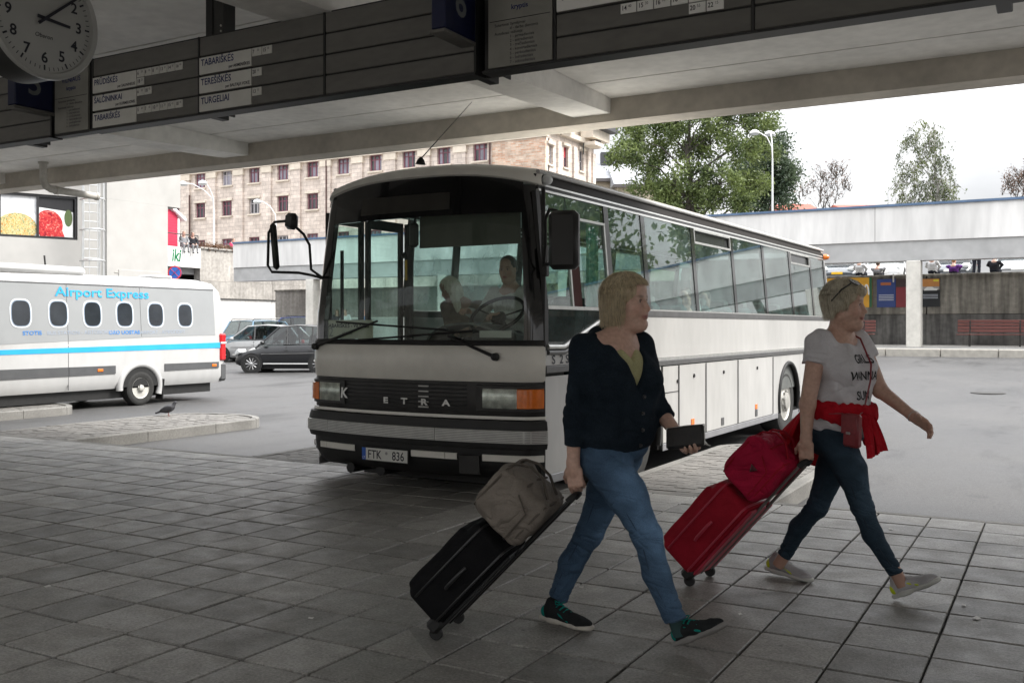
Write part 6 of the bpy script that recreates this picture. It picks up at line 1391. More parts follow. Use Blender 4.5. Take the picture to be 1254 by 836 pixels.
def nets(F, lo, vox):
    S = F < 0; c = [S[i:S.shape[0]-1+i, j:S.shape[1]-1+j, k:S.shape[2]-1+k] for i in (0, 1) for j in (0, 1) for k in (0, 1)]
    cnt = sum(q.astype(np.int8) for q in c); act = np.argwhere((cnt > 0) & (cnt < 8))
    off = np.array([(i, j, k) for i in (0, 1) for j in (0, 1) for k in (0, 1)])
    V = np.stack([F[act[:, 0]+o[0], act[:, 1]+o[1], act[:, 2]+o[2]] for o in off], 1)
    E = [(0, 1), (2, 3), (4, 5), (6, 7), (0, 2), (1, 3), (4, 6), (5, 7), (0, 4), (1, 5), (2, 6), (3, 7)]
    acc = np.zeros((len(act), 3)); w = np.zeros(len(act))
    for a, b in E:
        m = (V[:, a] < 0) != (V[:, b] < 0); t = V[:, a]/np.where(m, V[:, a]-V[:, b], 1); p = off[a]+(off[b]-off[a])*t[:, None]
        acc[m] += p[m]; w[m] += 1
    verts = lo+(act+acc/w[:, None])*vox
    idx = np.full(S.shape, -1, np.int32); idx[act[:, 0], act[:, 1], act[:, 2]] = np.arange(len(act)); faces = []
    for d in range(3):
        sl0 = [slice(None)]*3; sl1 = [slice(None)]*3; sl0[d] = slice(0, -1); sl1[d] = slice(1, None)
        A, B = S[tuple(sl0)], S[tuple(sl1)]; e = np.argwhere(A != B); u, v = [(1, 2), (2, 0), (0, 1)][d]
        e = e[(e[:, u] > 0) & (e[:, v] > 0)]; du = np.zeros(3, int); du[u] = 1; dv = np.zeros(3, int); dv[v] = 1
        q = [idx[tuple((e-o).T)] for o in (du+dv, dv, 0*du, du)]; q = np.stack(q, 1); flip = ~A[tuple(e.T)]
        q[flip] = q[flip][:, ::-1]; faces.append(q[(q >= 0).all(1)])
    return verts, np.concatenate(faces)
def sdf_obj(name, field, vox, mat, parent, noise=None, colors=None):
    v, f = field.mesh(vox, noise); o = root_of(parent).location if parent else Vector()
    me = bpy.data.meshes.new(name); me.from_pydata((v-np.array(o)).tolist(), [], f.tolist()); me.update(); me.shade_smooth()
    if colors is not None:
        ca = me.color_attributes.new('tint', 'FLOAT_COLOR', 'POINT'); col = np.ones((len(v), 4)); col[:, :3] = colors(v); ca.data.foreach_set('color', col.ravel())
    return link(name, me, mat, parent)
def waves(seed, amp, wl, n=7, dirs=None):
    """wandering ripples: sum of sines, used for folds in cloth"""
    rg = np.random.default_rng(seed); D = rg.normal(0, 1, (n, 3)) if dirs is None else np.array(dirs)[rg.integers(0, len(dirs), n)]+rg.normal(0, 0.3, (n, 3))
    D /= np.linalg.norm(D, axis=1, keepdims=True); Wl = wl*rg.uniform(0.6, 1.7, n); ph = rg.uniform(0, 6.28, n)
    def f(X):
        wob = 0.6*np.sin(X @ np.array((17., 11., 23.))+1.3); s_ = np.zeros(len(X))
        for d, l, p in zip(D, Wl, ph): s_ += np.sin(X @ d*(6.283/l)+p+wob)
        return amp*s_/math.sqrt(n)
    return f
def tint_mat(name, rough=0.5, sss=0.08, bump=0.15, bscale=220, sheen=0.0):
    m = bpy.data.materials.new(name); m.use_nodes = True; t = m.node_tree; b = t.nodes['Principled BSDF']; b.inputs['Roughness'].default_value = rough
    if sss: b.inputs['Subsurface Weight'].default_value = sss; b.inputs['Subsurface Radius'].default_value = (0.012, 0.005, 0.003)
    a = nd(t, 'ShaderNodeVertexColor'); a.layer_name = 'tint'; n = nd(t, 'ShaderNodeTexNoise'); n.inputs['Scale'].default_value = 60; n.inputs['Detail'].default_value = 4
    g = nd(t, 'ShaderNodeNewGeometry'); t.links.new(g.outputs['Position'], n.inputs['Vector'])
    r = nd(t, 'ShaderNodeMapRange'); r.inputs[1].default_value = 0.3; r.inputs[2].default_value = 0.7; r.inputs[3].default_value = 0.88; r.inputs[4].default_value = 1.1; t.links.new(n.outputs[0], r.inputs[0])
    s = nd(t, 'ShaderNodeVectorMath', operation='SCALE'); t.links.new(a.outputs[0], s.inputs[0]); t.links.new(r.outputs[0], s.inputs['Scale']); t.links.new(s.outputs[0], b.inputs['Base Color'])
    n2 = nd(t, 'ShaderNodeTexNoise'); n2.inputs['Scale'].default_value = bscale; t.links.new(g.outputs['Position'], n2.inputs['Vector'])
    bp = nd(t, 'ShaderNodeBump'); bp.inputs['Strength'].default_value = bump; bp.inputs['Distance'].default_value = 0.003; t.links.new(n2.outputs[0], bp.inputs['Height']); t.links.new(bp.outputs[0], b.inputs['Normal'])
    return m
SKIN = tint_mat('skin')
def wrinkle(m, scale=7.0, strength=0.6, dist=0.02, stretch=(1, 1, 1.6)):
    """sharp creases: ridged noise as a second bump under the weave"""
    t = m.node_tree; b = t.nodes['Principled BSDF']; g = nd(t, 'ShaderNodeNewGeometry'); mp = nd(t, 'ShaderNodeMapping'); mp.inputs['Scale'].default_value = stretch; mp.inputs['Rotation'].default_value = (0.4, 0.5, 0.3)
    t.links.new(g.outputs['Position'], mp.inputs[0]); n = nd(t, 'ShaderNodeTexNoise'); n.inputs['Scale'].default_value = scale; n.inputs['Detail'].default_value = 2.5; n.inputs['Distortion'].default_value = 0.6; t.links.new(mp.outputs[0], n.inputs['Vector'])
    s = nd(t, 'ShaderNodeMath', operation='SUBTRACT'); s.inputs[1].default_value = 0.5; t.links.new(n.outputs[0], s.inputs[0]); a = nd(t, 'ShaderNodeMath', operation='ABSOLUTE'); t.links.new(s.outputs[0], a.inputs[0])
    q = nd(t, 'ShaderNodeMath', operation='POWER'); q.inputs[1].default_value = 0.6; t.links.new(a.outputs[0], q.inputs[0])
    bp = nd(t, 'ShaderNodeBump'); bp.inputs['Strength'].default_value = strength; bp.inputs['Distance'].default_value = dist; t.links.new(q.outputs[0], bp.inputs['Height'])
    old = [nn for nn in t.nodes if nn.type == 'BUMP' and nn != bp]
    if old: t.links.new(bp.outputs[0], old[0].inputs['Normal'])
    else: t.links.new(bp.outputs[0], b.inputs['Normal'])
    return m
def cloth_mat(name, col, scale=260, var=0.2, rough=0.9, bump=0.5, sheen=0.0, var2=0.15, scale2=9): return M(name, col, rough=rough, var=var, scale=scale, bump=bump, bscale=scale*1.6, var2=var2, scale2=scale2, sheen=0.0, spec=0.08)
def denim(name, col, fade):
    m = M(name, col, rough=0.85, var=0.22, scale=320, bump=0.35, bscale=500, var2=0.2, scale2=9, spec=0.1)
    t = m.node_tree; b = t.nodes['Principled BSDF']; src = b.inputs['Base Color'].links[0].from_socket; a = nd(t, 'ShaderNodeVertexColor'); a.layer_name = 'tint'
    mu = nd(t, 'ShaderNodeVectorMath', operation='MULTIPLY'); t.links.new(src, mu.inputs[0]); t.links.new(a.outputs[0], mu.inputs[1]); t.links.new(mu.outputs[0], b.inputs['Base Color'])
    return m
def hair_mat(name, c1, c2):
    m = bpy.data.materials.new(name); m.use_nodes = True; t = m.node_tree; b = t.nodes['Principled BSDF']; b.inputs['Roughness'].default_value = 0.42; b.inputs['Anisotropic'].default_value = 0.5
    g = nd(t, 'ShaderNodeNewGeometry'); n = nd(t, 'ShaderNodeTexNoise'); n.inputs['Scale'].default_value = 45; n.inputs['Detail'].default_value = 4; t.links.new(g.outputs['Position'], n.inputs['Vector'])
    ad = nd(t, 'ShaderNodeMath', operation='MULTIPLY_ADD'); ad.inputs[1].default_value = 0.5; t.links.new(g.outputs['Random Per Island'], ad.inputs[0]); t.links.new(n.outputs[0], ad.inputs[2])
    r = nd(t, 'ShaderNodeValToRGB'); r.color_ramp.elements[0].position = 0.35; r.color_ramp.elements[0].color = (*c1, 1); r.color_ramp.elements[1].position = 0.95; r.color_ramp.elements[1].color = (*c2, 1)
    t.links.new(ad.outputs[0], r.inputs[0]); t.links.new(r.outputs[0], b.inputs['Base Color']); return m
class Frame:
    """local axes: x forward, y to the figure's left, z up"""
    def __init__(s, o, fwd, up=(0, 0, 1)):
        s.o = np.array(o, float); f = Vector(fwd).normalized(); l = Vector(up).cross(f).normalized(); u = f.cross(l); s.R = np.array([f, l, u])
    def __call__(s, x, y, z): return s.o+np.array((x, y, z)) @ s.R
    def vec(s, x, y, z): return np.array((x, y, z)) @ s.R
    def inv(s, X): return (X-s.o) @ s.R.T
def head_ops(F, H, plump=0.0, male=False, neck_to=None, nr=0.054, jaw=0.0):
    e = lambda c, r, k=0.02, **kw: F.ell(H(*c), r, H.R, k, **kw)
    e((-0.012, 0, 0.040), (0.096, 0.075, 0.088)); e((0.022, 0, -0.028), (0.068, 0.060+0.006*plump, 0.092), 0.03)
    for s in (-1, 1):
        F.cap(H(0.0, s*0.050, -0.060), H(0.070, s*0.012, -0.098), 0.026+0.006*plump, 0.019, 0.03)
        e((0.052, s*0.036, -0.028), (0.032, 0.028+0.004*plump, 0.030), 0.03)
        e((0.060, s*0.046, 0.004), (0.020, 0.018, 0.014), 0.02)
    e((0.075, 0, -0.099), (0.020, 0.022, 0.017), 0.02)
    if plump: e((0.035, 0, -0.112), (0.050, 0.044, 0.026), 0.03)
    F.cap(H(0.074, -0.034, 0.030), H(0.074, 0.034, 0.030), 0.0155, None, 0.02); e((0.06, 0, 0.065), (0.036, 0.052, 0.04), 0.02)
    for s in (-1, 1): e((0.096, s*0.031, 0.006), (0.017, 0.016, 0.011), 0.012, sub=True)
    F.cap(H(0.083, 0, 0.018), H(0.108+(0.004 if male else 0), 0, -0.030), 0.0095, 0.0120+(0.002 if male else 0), 0.014)
    for s in (-1, 1): e((0.097, s*0.0125, -0.036), (0.011, 0.0085, 0.008), 0.008)
    e((0.089, 0, -0.052), (0.016, 0.022, 0.014), 0.012)
    e((0.096, 0, -0.0605), (0.0085, 0.0225, 0.0052), 0.004); e((0.094, 0, -0.0715), (0.0085, 0.0200, 0.0060), 0.004)
    F.cap(H(0.108, -0.022, -0.0660), H(0.108, 0.022, -0.0660), 0.0035, None, 0.004, sub=True)
    for s in (-1, 1):
        e((-0.004, s*0.074, -0.006), (0.018, 0.007, 0.031), 0.006); e((0.004, s*0.079, -0.002), (0.008, 0.005, 0.015), 0.004, sub=True)
        F.cap(H(0.079, s*0.020, 0.0145), H(0.079, s*0.042, 0.0125), 0.0065, None, 0.005); F.cap(H(0.080, s*0.022, -0.0035), H(0.079, s*0.041, -0.0025), 0.0055, None, 0.006)
    if neck_to is not None: F.cap(H(-0.022, 0, -0.075), neck_to, nr, nr*1.12, 0.03)
def face_tint(H, skin, lips=(0.38, 0.12, 0.11), brow=(0.16, 0.10, 0.07)):
    skin, lips, brow = np.array(skin), np.array(lips), np.array(brow)
    def f(v):
        p = H.inv(v); c = np.tile(skin, (len(v), 1))
        def put(mask, col): c[:] = c*(1-mask[:, None])+col*mask[:, None]
        fr = (p[:, 0] > 0.03).astype(float)
        g = lambda cx, cy, cz, rx, ry, rz: np.exp(-(((p[:, 0]-cx)/rx)**2+((np.abs(p[:, 1])-cy)/ry)**2+((p[:, 2]-cz)/rz)**2))
        put(0.45*g(0.06, 0.045, -0.03, 0.05, 0.025, 0.025)*fr, skin*np.array((1.05, 0.78, 0.75)))
        put(0.35*g(0.11, 0, -0.03, 0.03, 0.014, 0.014), skin*np.array((1.02, 0.78, 0.74)))
        put(np.clip(1.4*g(0.10, 0, -0.066, 0.03, 0.022, 0.010), 0, 1)*fr, lips)
        put(np.clip(1.1*g(0.085, 0.033, 0.0285, 0.03, 0.017, 0.0055), 0, 0.75)*fr, brow)
        put(0.35*g(0.085, 0.031, 0.006, 0.02, 0.018, 0.013)*fr, skin*np.array((0.75, 0.62, 0.6)))  # eye-socket shading painted into the skin tint
        return np.clip(c, 0, 1)
    return f
EYEW = M('eye_white', (0.62, 0.60, 0.57), rough=0.2, var=0.03); IRIS = M('iris', (0.05, 0.07, 0.08), rough=0.15); 
def eyes(parent, H, look=(1, 0, 0)):
    o = np.array(root_of(parent).location); L = H.vec(*look); L = L/np.linalg.norm(L)
    for s in (-1, 1):
        c = H(0.0725, s*0.031, 0.005)-o
        e_ = MB().lathe([(0.0125*math.sin(t), -0.0125*math.cos(t)) for t in np.linspace(0.001, math.pi-0.001, 10)], c, L, 14).build('eye', EYEW, parent, 180)
        MB().lathe([(0.0062, 0.0110), (0.0045, 0.0121), (0.0, 0.0128)], c, L, 12).build('iris', IRIS, e_, 180)
        a, b = H(0.0855, s*0.0195, 0.0105)-o, H(0.081, s*0.0445, 0.0085)-o; m_ = H(0.0895, s*0.032, 0.0135)-o
        MB().tube([a, m_, b], 0.0016, 5).build('eyelash', M('lash', (0.02, 0.015, 0.012), rough=0.6), e_)
def hand_ops(F, w, d, pn, curl=(0.5, 0.6, 0.4), side=1, thumb=0.5, k=0.008, size=1.0, spread=0.06, tin=0.35):
    """w wrist, d direction of the hand, pn palm normal (towards the palm side); side +1 if the thumb lies along d x pn"""
    d = np.array(d, float); d /= np.linalg.norm(d); pn = np.array(pn, float); pn -= d*(pn @ d); pn /= np.linalg.norm(pn); t = np.cross(d, pn)*side; w = np.array(w, float); z = size
    F.cap(w-d*0.02*z, w+d*0.02*z, 0.024*z, 0.026*z, 0.015, t, 1.15)
    F.rbox(w+d*0.052*z, np.array((0.044, 0.039, 0.0135))*z, 0.012*z, [d, t, pn], 0.014)
    F.ell(w+d*0.03*z+t*0.026*z+pn*0.008*z, np.array((0.030, 0.016, 0.015))*z, [d, t, pn], 0.012)
    tips = []
    for i, (ln, off, base) in enumerate(((0.070, 0.028, 0.092), (0.078, 0.0095, 0.096), (0.073, -0.010, 0.094), (0.058, -0.028, 0.086))):
        p = w+d*base*z+t*off*z; a = curl[0]*(0.85+0.1*i); r = (0.0092, 0.0095, 0.0090, 0.0080)[i]*z; dd = d+t*spread*(1.4-i*0.95)
        for s_, (fr, ex) in enumerate(((0.45, 0), (0.30, curl[1]), (0.25, curl[2]))):
            a += ex; q = p+(dd*math.cos(a)+pn*math.sin(a))*ln*fr*z; F.cap(p, q, r*(1-0.06*s_), r*(0.94-0.07*s_), 0.004); p = q
        tips.append(p)
    p = w+d*0.022*z+t*0.032*z; td = d*0.62+t*(0.75-0.5*tin)+pn*(0.25+thumb*0.5); td /= np.linalg.norm(td); q = p+td*0.042*z; F.cap(p, q, 0.0125*z, 0.0105*z, 0.010)
    td = td*0.8+d*0.45+pn*thumb*0.4-t*tin*0.5; td /= np.linalg.norm(td); q2 = q+td*0.032*z; F.cap(q, q2, 0.0105*z, 0.0082*z, 0.004)
    return tips
def ribbons(name, paths, rad, mat, parent, n=3):
    """many thin tapering strands as one mesh"""
    vs, fs = [], []; o = np.array(root_of(parent).location)
    for pth in paths:
        pth = np.asarray(pth)-o; m = len(pth); b = len(vs); T = np.gradient(pth, axis=0); T /= np.maximum(np.linalg.norm(T, axis=1, keepdims=True), 1e-9)
        up = np.array((0.3, 0.2, 0.9)); 
        for i in range(m):
            u = np.cross(T[i], up); u /= max(np.linalg.norm(u), 1e-9); v = np.cross(u, T[i]); r = rad*(0.55 if i == 0 else 1-0.75*(i/(m-1))**2)
            for k in range(n): a = 6.283*k/n; vs.append(tuple(pth[i]+(u*math.cos(a)+v*math.sin(a))*r))
        for i in range(m-1):
            for k in range(n): fs.append((b+i*n+k, b+i*n+(k+1) % n, b+(i+1)*n+(k+1) % n, b+(i+1)*n+k))
    me = bpy.data.meshes.new(name); me.from_pydata(vs, [], fs); me.update(); me.shade_smooth(); return link(name, me, mat, parent)
def shoe(parent, heel, toe, up, upper, sole, accent=None, laces=None, L=None, ankle=None, name='shoe'):
    """sports shoe from heel to toe; up: direction out of the sole's top"""
    heel, toe, up = np.array(heel, float), np.array(toe, float), np.array(up, float); f = toe-heel; L = np.linalg.norm(f); f /= L; up -= f*(up @ f); up /= np.linalg.norm(up); s = np.cross(up, f)
    c = lambda x, y, z: heel+f*x*L+s*y+up*z
    R3 = [f, s, up]; k = L/0.27
    S = Field(); S.rbox(c(0.20, 0, 0.014), (0.055*k, 0.031, 0.013), 0.012, R3, 0.02); S.rbox(c(0.5, 0, 0.012), (0.08*k, 0.032, 0.011), 0.010, R3, 0.02); S.ell(c(0.78, 0, 0.014), (0.062*k, 0.044, 0.013), R3, 0.02); S.ell(c(0.90, 0, 0.018), (0.032*k, 0.033, 0.012), R3, 0.02)
    r = sdf_obj(name, S, 0.004, sole, parent)
    U = Field(); U.ell(c(0.17, 0, 0.040), (0.044*k, 0.031, 0.036), R3, 0.02); U.cap(c(0.17, 0, 0.06), c(0.22, 0, 0.088), 0.034, 0.034, 0.015, s, 0.92); U.cap(c(0.30, 0, 0.055), c(0.78, 0, 0.028), 0.035, 0.030, 0.03, s, 1.18); U.ell(c(0.83, 0, 0.030), (0.045*k, 0.037, 0.022), R3, 0.02)
    U.cut(lambda X: -((X-c(0, 0, 0.018)) @ up), c(0.5, 0, 0)-0.3, c(0.5, 0, 0)+0.3) if False else None
    up_o = sdf_obj('upper', U, 0.004, upper, r, waves(3, 0.0012, 0.04))
    if accent is not None:
        A = Field(); A.ell(c(0.115, 0, 0.045), (0.030*k, 0.0335, 0.034), R3, 0.01); A.cap(c(0.30, -0.026, 0.07), c(0.62, -0.034, 0.030), 0.012, 0.006, 0.01); A.cap(c(0.30, 0.026, 0.07), c(0.62, 0.034, 0.030), 0.012, 0.006, 0.01)
        sdf_obj('heel_counter', A, 0.004, accent, r)
    if laces is not None:
        o = np.array(root_of(parent).location)
        for i in range(5):
            x = 0.36+i*0.075; z = 0.094-i*0.0085; MB().tube([c(x, -0.026, z-0.012)-o, c(x+0.012, 0, z)-o, c(x+0.02, 0.026, z-0.012)-o], 0.0042, 5).build('lace', laces, r, 60)
        for sg in (-1, 1): MB().tube([c(0.35, 0, 0.098)-o, c(0.33, sg*0.02, 0.112)-o, c(0.38, sg*0.035, 0.100)-o, c(0.37, sg*0.012, 0.094)-o], 0.0035, 5).build('lace', laces, r, 60)
    return r
# ======================= the two walking women =======================
V3 = lambda px, py, d: np.array(P(px, py, d))
def limb(F, pts, rads, k=0.03, axis=None, ratio=1.0):
    for (a, b), (ra, rb) in zip(zip(pts[:-1], pts[1:]), zip(rads[:-1], rads[1:])): F.cap(a, b, ra, rb, k, axis, ratio)
FWD = Vector((0.995, -0.08, 0)).normalized(); LEFT = np.array((0.08, 0.995, 0))
# ---------- woman in the dark cardigan ----------
w1o = P(757, 780, 4.6); w1o.z = 0
w1 = empty('person', w1o, 0, 'woman in dark navy cardigan and blue jeans walking with a wallet in hand', 'person', 'women walking past with trolley cases')
sk1 = (0.54, 0.345, 0.27)
FWT = Vector((0.90, -0.43, 0)).normalized(); T = Frame((V3(748, 540, 4.60)*[1, 1, 0]), FWT); TL = Frame((V3(748, 540, 4.60)*[1, 1, 0]), FWD)                 # torso frame on the ground under the pelvis
hdir = (Vector(FWD)*0.985+Vector((0, -0.17, 0.0)).lerp(Vector((0, 0.05, 0)), 0.6)); H1 = Frame(V3(767.5, 371.5, 4.58), (0.99, -0.06, 0.03))
sh = lambda y, z: T(0.0, y, z)
shR, shL = T(0.010, -0.165, 1.345), T(0.025, 0.165, 1.355)
elR, wrR, haR = V3(703, 508, 4.47), V3(702, 571, 4.47), V3(703, 596, 4.47)
elL, wrL = V3(803, 497, 4.66), V3(831, 533, 4.50)
B = Field()
head_ops(B, H1, plump=1.0, neck_to=T(0.035, 0, 1.385), nr=0.056)
B.ell(T(0.02, 0, 1.30), (0.115, 0.165, 0.13), T.R, 0.04); B.ell(T(0.015, 0, 1.08), (0.115, 0.14, 0.20), T.R, 0.04); B.cap(T(0, -0.14, 1.36), T(0.01, 0.14, 1.365), 0.055, None, 0.04); B.ell(T(0, 0, 0.93), (0.12, 0.15, 0.12), T.R, 0.05)
limb(B, [shR, elR, wrR], [0.050, 0.040, 0.027], 0.02); limb(B, [shL, elL, wrL], [0.050, 0.042, 0.027], 0.02)
hand_ops(B, wrR, haR-wrR+np.array((0.012, 0, 0)), (-0.2, 0.98, 0), (0.95, 1.0, 0.7), -1, 0.8, tin=0.5)
hd = np.array((0.72, -0.40, -0.56)); hd /= np.linalg.norm(hd); pnL = np.array((0.30, -0.80, 0.52)); pnL -= hd*(pnL @ hd); pnL /= np.linalg.norm(pnL); hand_ops(B, wrL, hd, pnL, (0.45, 0.95, 0.55), -1, 0.8, spread=0.03)
sdf_obj('body', B, 0.004, SKIN, w1, None, face_tint(H1, sk1, (0.30, 0.11, 0.10)))
eyes(w1, H1, (1, 0.0, -0.02))
# pale top under the cardigan
TOPM = cloth_mat('pale_yellow_top', (0.42, 0.40, 0.22))
K = Field(); K.ell(T(0.035, 0, 1.24), (0.142, 0.165, 0.145), T.R, 0.04)
for s in (-1, 1): K.ell(T(0.100, s*0.080, 1.20), (0.094, 0.088, 0.090), T.R, 0.03)
K.ell(T(0.03, 0, 1.06), (0.135, 0.15, 0.13), T.R, 0.03); K.ell(T(0.015, 0, 0.95), (0.135, 0.155, 0.10), T.R, 0.03)
K.cap(T(0.0, -0.11, 1.365), T(0.01, 0.11, 1.37), 0.048, None, 0.04)
K.cut(lambda X: np.maximum(np.abs((X-T(0, 0, 0)) @ T.R[1])*0.84-((X-T(0, 0, 0)) @ T.R[2]-1.295)*0.54, 0.0-((X-T(0, 0, 0)) @ T.R[0])), T(0, 0, 1.2)-0.35, T(0, 0, 1.2)+0.35, 0.012)
sdf_obj('top', K, 0.006, TOPM, w1, waves(2, 0.0015, 0.07))
# necklace
MB().tube([T(0.075*math.cos(t)+0.035, 0.062*math.sin(t), 1.405-0.165*max(0, math.cos(t))**2)-np.array(w1o)+T.vec(0.06*max(0, math.cos(t))**2, 0, 0) for t in np.linspace(-2.2, 2.2, 22)], 0.0025, 5).build('necklace', M('dark_bead', (0.06, 0.03, 0.02), rough=0.4), w1, 60)
# cardigan
CARD = cloth_mat('navy_cardigan', (0.020, 0.030, 0.042), 320, 0.35, 0.95, 0.9, 0.25, 0.2, 14)
K = Field()
cuffR = wrR+(elR-wrR)*0.40; cuffL = wrL+(elL-wrL)*0.55
limb(K, [shR, elR, cuffR], [0.062, 0.049, 0.042], 0.025); limb(K, [shL, elL, cuffL], [0.066, 0.054, 0.046], 0.03)
tz = lambda X, i: (X-T(0, 0, 0)) @ T.R[i]
K.cut(lambda X: tz(X, 2)-0.862-0.02*np.sin(tz(X, 1)*9), T(0, 0, 0.7)-np.array((0.25, 0.3, 0.3)), T(0, 0, 0.86)+np.array((0.25, 0.3, 0.0))) if False else None
for c, e in ((cuffR, elR), (cuffL, elL)):
    dn = (c-e)/np.linalg.norm(c-e); K.cut(arm_cut(c, dn, 0.09), c+dn*0.03-0.08, c+dn*0.03+0.08, 0.004)
K.ell(T(0.02, 0, 1.25), (0.158, 0.200, 0.155), T.R, 0.05)
for s in (-1, 1): K.ell(T(0.108, s*0.090, 1.19), (0.112, 0.103, 0.110), T.R, 0.05)
K.ell(T(0.045, 0, 1.06), (0.168, 0.185, 0.16), T.R, 0.05); K.ell(T(0.025, 0, 0.955), (0.172, 0.198, 0.13), T.R, 0.05); K.cap(T(-0.01, -0.150, 1.345), T(0.0, 0.150, 1.35), 0.068, None, 0.05); K.ell(T(-0.05, 0, 1.28), (0.10, 0.15, 0.13), T.R, 0.05)
K.cap(T(-0.01, -0.085, 1.385), T(-0.055, -0.03, 1.405), 0.045, 0.045, 0.03); K.cap(T(-0.055, -0.03, 1.405), T(-0.05, 0.03, 1.405), 0.045, None, 0.03); K.cap(T(-0.05, 0.03, 1.405), T(0.0, 0.085, 1.385), 0.045, None, 0.03)
low_cut = lambda X: tz(X, 2)-0.885-0.010*np.sin(tz(X, 1)*14)
mid = T(0.02, 0, 0.80); K.cut(low_cut, mid-np.array((0.30, 0.14, 0.14)), mid+np.array((0.30, 0.32, 0.085)), 0.006)
VN = lambda X: np.maximum(np.abs(tz(X, 1)-0.0)*0.92-np.minimum(tz(X, 2)-1.165, 0.25)*0.385, 0.0-tz(X, 0))
K.cut(VN, T(0.1, 0, 1.28)-np.array((0.2, 0.25, 0.26)), T(0.1, 0, 1.28)+np.array((0.25, 0.25, 0.25)), 0.012)
_r1 = waves(5, 0.0022, 0.12, 9); _r2 = waves(6, 1.0, 0.2, 6)
def rip(X):
    s_ = _r1(X)
    for c, a_, dv in ((elR, 0.010, (30, 10, 42)), (shR+[0.03, 0, -0.10], 0.007, (45, 0, 25)), (T(0.12, -0.06, 0.96), 0.008, (20, 30, 50)), (T(0.12, 0.10, 1.05), 0.006, (30, 20, 40)), (elL, 0.008, (30, 10, 42))):
        q = np.linalg.norm(X-c, axis=1); s_ += a_*np.exp(-(q/0.11)**2)*((1-np.abs(np.sin(X @ np.array(dv)+_r2(X)*1.2)))**3-0.2)
    return s_
sdf_obj('cardigan', K, 0.006, CARD, w1, rip)
BTN = M('button_dark', (0.02, 0.02, 0.022), rough=0.3)
for i, z in enumerate((1.135, 1.06, 0.985, 0.915)):
    x = (0.222, 0.214, 0.212, 0.198)[i]
    MB().lathe([(0.0, -0.003), (0.0085, -0.003), (0.0085, 0.003), (0.005, 0.005), (0, 0.004)], Vector(T(x+0.012, -0.004, z)-np.array(w1o)), T.vec(1, 0, 0.05), 12).build('button', BTN, w1, 40)
# jeans
DEN1 = denim('faded_denim', (0.068, 0.118, 0.190), 0.3)
hpR, hpL = TL(0.015, -0.095, 0.86), TL(-0.005, 0.095, 0.86)
knR, anR = V3(792, 654, 4.42), V3(829, 764, 4.37); knL, anL = V3(722, 652, 4.74), V3(682, 735, 4.86)
D = Field(); D.ell(T(0.0, 0, 0.90), (0.165, 0.19, 0.10), T.R, 0.05); D.ell(T(-0.05, 0, 0.85), (0.13, 0.175, 0.11), T.R, 0.05)
limb(D, [hpR+[0, 0, -0.03], (hpR+knR)/2+[0.008, 0, 0.0], knR, knR*0.55+anR*0.45+[-0.018, 0, 0], anR], [0.108, 0.090, 0.064, 0.058, 0.047], 0.03)
limb(D, [hpL+[0, 0, -0.03], (hpL+knL)/2+[0.008, 0, 0.0], knL, knL*0.55+anL*0.45+[-0.018, 0, 0], anL], [0.108, 0.088, 0.063, 0.057, 0.047], 0.03)
def hem(D, legs, at=0.02):
    for k_, a_ in legs:
        dn = (a_-k_)/np.linalg.norm(a_-k_); D.cut(arm_cut(a_-dn*at, dn, 0.09), a_+dn*0.03-0.10, a_+dn*0.03+0.10, 0.004)
def leg_trim(parent, legs, rad, seam_m, skin_m, root):
    o = np.array(root)
    for (hp, kn_, an), (r0, r1, r2, r3) in legs:
        n = -LEFT; pts = [hp+n*r0*0.97+[0, 0, -0.03], (hp+kn_)/2+[0.008, 0, 0]+n*r1, kn_+n*r2, kn_*0.55+an*0.45+[-0.018, 0, 0]+n*r3, an+n*rad+[0, 0, 0.03]]
        MB().tube([p-o for p in pts], 0.0028, 5).build('side_seam', seam_m, parent, 60)
        dn = (an-kn_)/np.linalg.norm(an-kn_); u = np.array(Vector(dn).orthogonal().normalized()); v = np.cross(dn, u); c = an-dn*0.024
        MB().tube([c-o+(u*math.cos(t)+v*math.sin(t))*(rad-0.001) for t in np.linspace(0, 6.283, 25)], 0.0035, 6).build('hem', seam_m, parent, 60)
        MB().tube([an-dn*0.05-o, an+dn*0.05-o], 0.033, 12).build('ankle', skin_m, parent, 60)
def fade(parts, base=1.0):
    """worn-pale denim: front of the thighs and the knees"""
    wv = waves(71, 1.0, 0.07, 8)
    def f(v):
        c = np.full(len(v), base)
        for a, b, r, s_ in parts:
            ba = b-a; t = np.clip(((v-a) @ ba)/(ba @ ba), 0, 1); q = np.linalg.norm(v-a-t[:, None]*ba, axis=1); c += s_*np.exp(-(q/r)**2)*(1+0.35*wv(v))
        return np.repeat(np.clip(c, 0.3, 3)[:, None], 3, 1)
    return f
def knee_folds(knees, ankles, amp=0.0065):
    base = waves(9, 0.0013, 0.10, 9); w2_ = waves(19, 1.0, 0.16, 6)
    def f(X):
        s_ = base(X)
        for c in knees: q = np.linalg.norm(X-c, axis=1); s_ += amp*1.5*np.exp(-(q/0.11)**2)*((1-np.abs(np.sin(X[:, 2]*52+X[:, 0]*38+w2_(X)*1.3)))**3-0.25)
        for c in ankles: q = np.linalg.norm(X-c-[0, 0, 0.05], axis=1); s_ += amp*1.6*np.exp(-(q/0.085)**2)*((1-np.abs(np.sin(X[:, 2]*80+X[:, 0]*25+w2_(X)*1.2)))**2-0.3)
        return s_
    return f
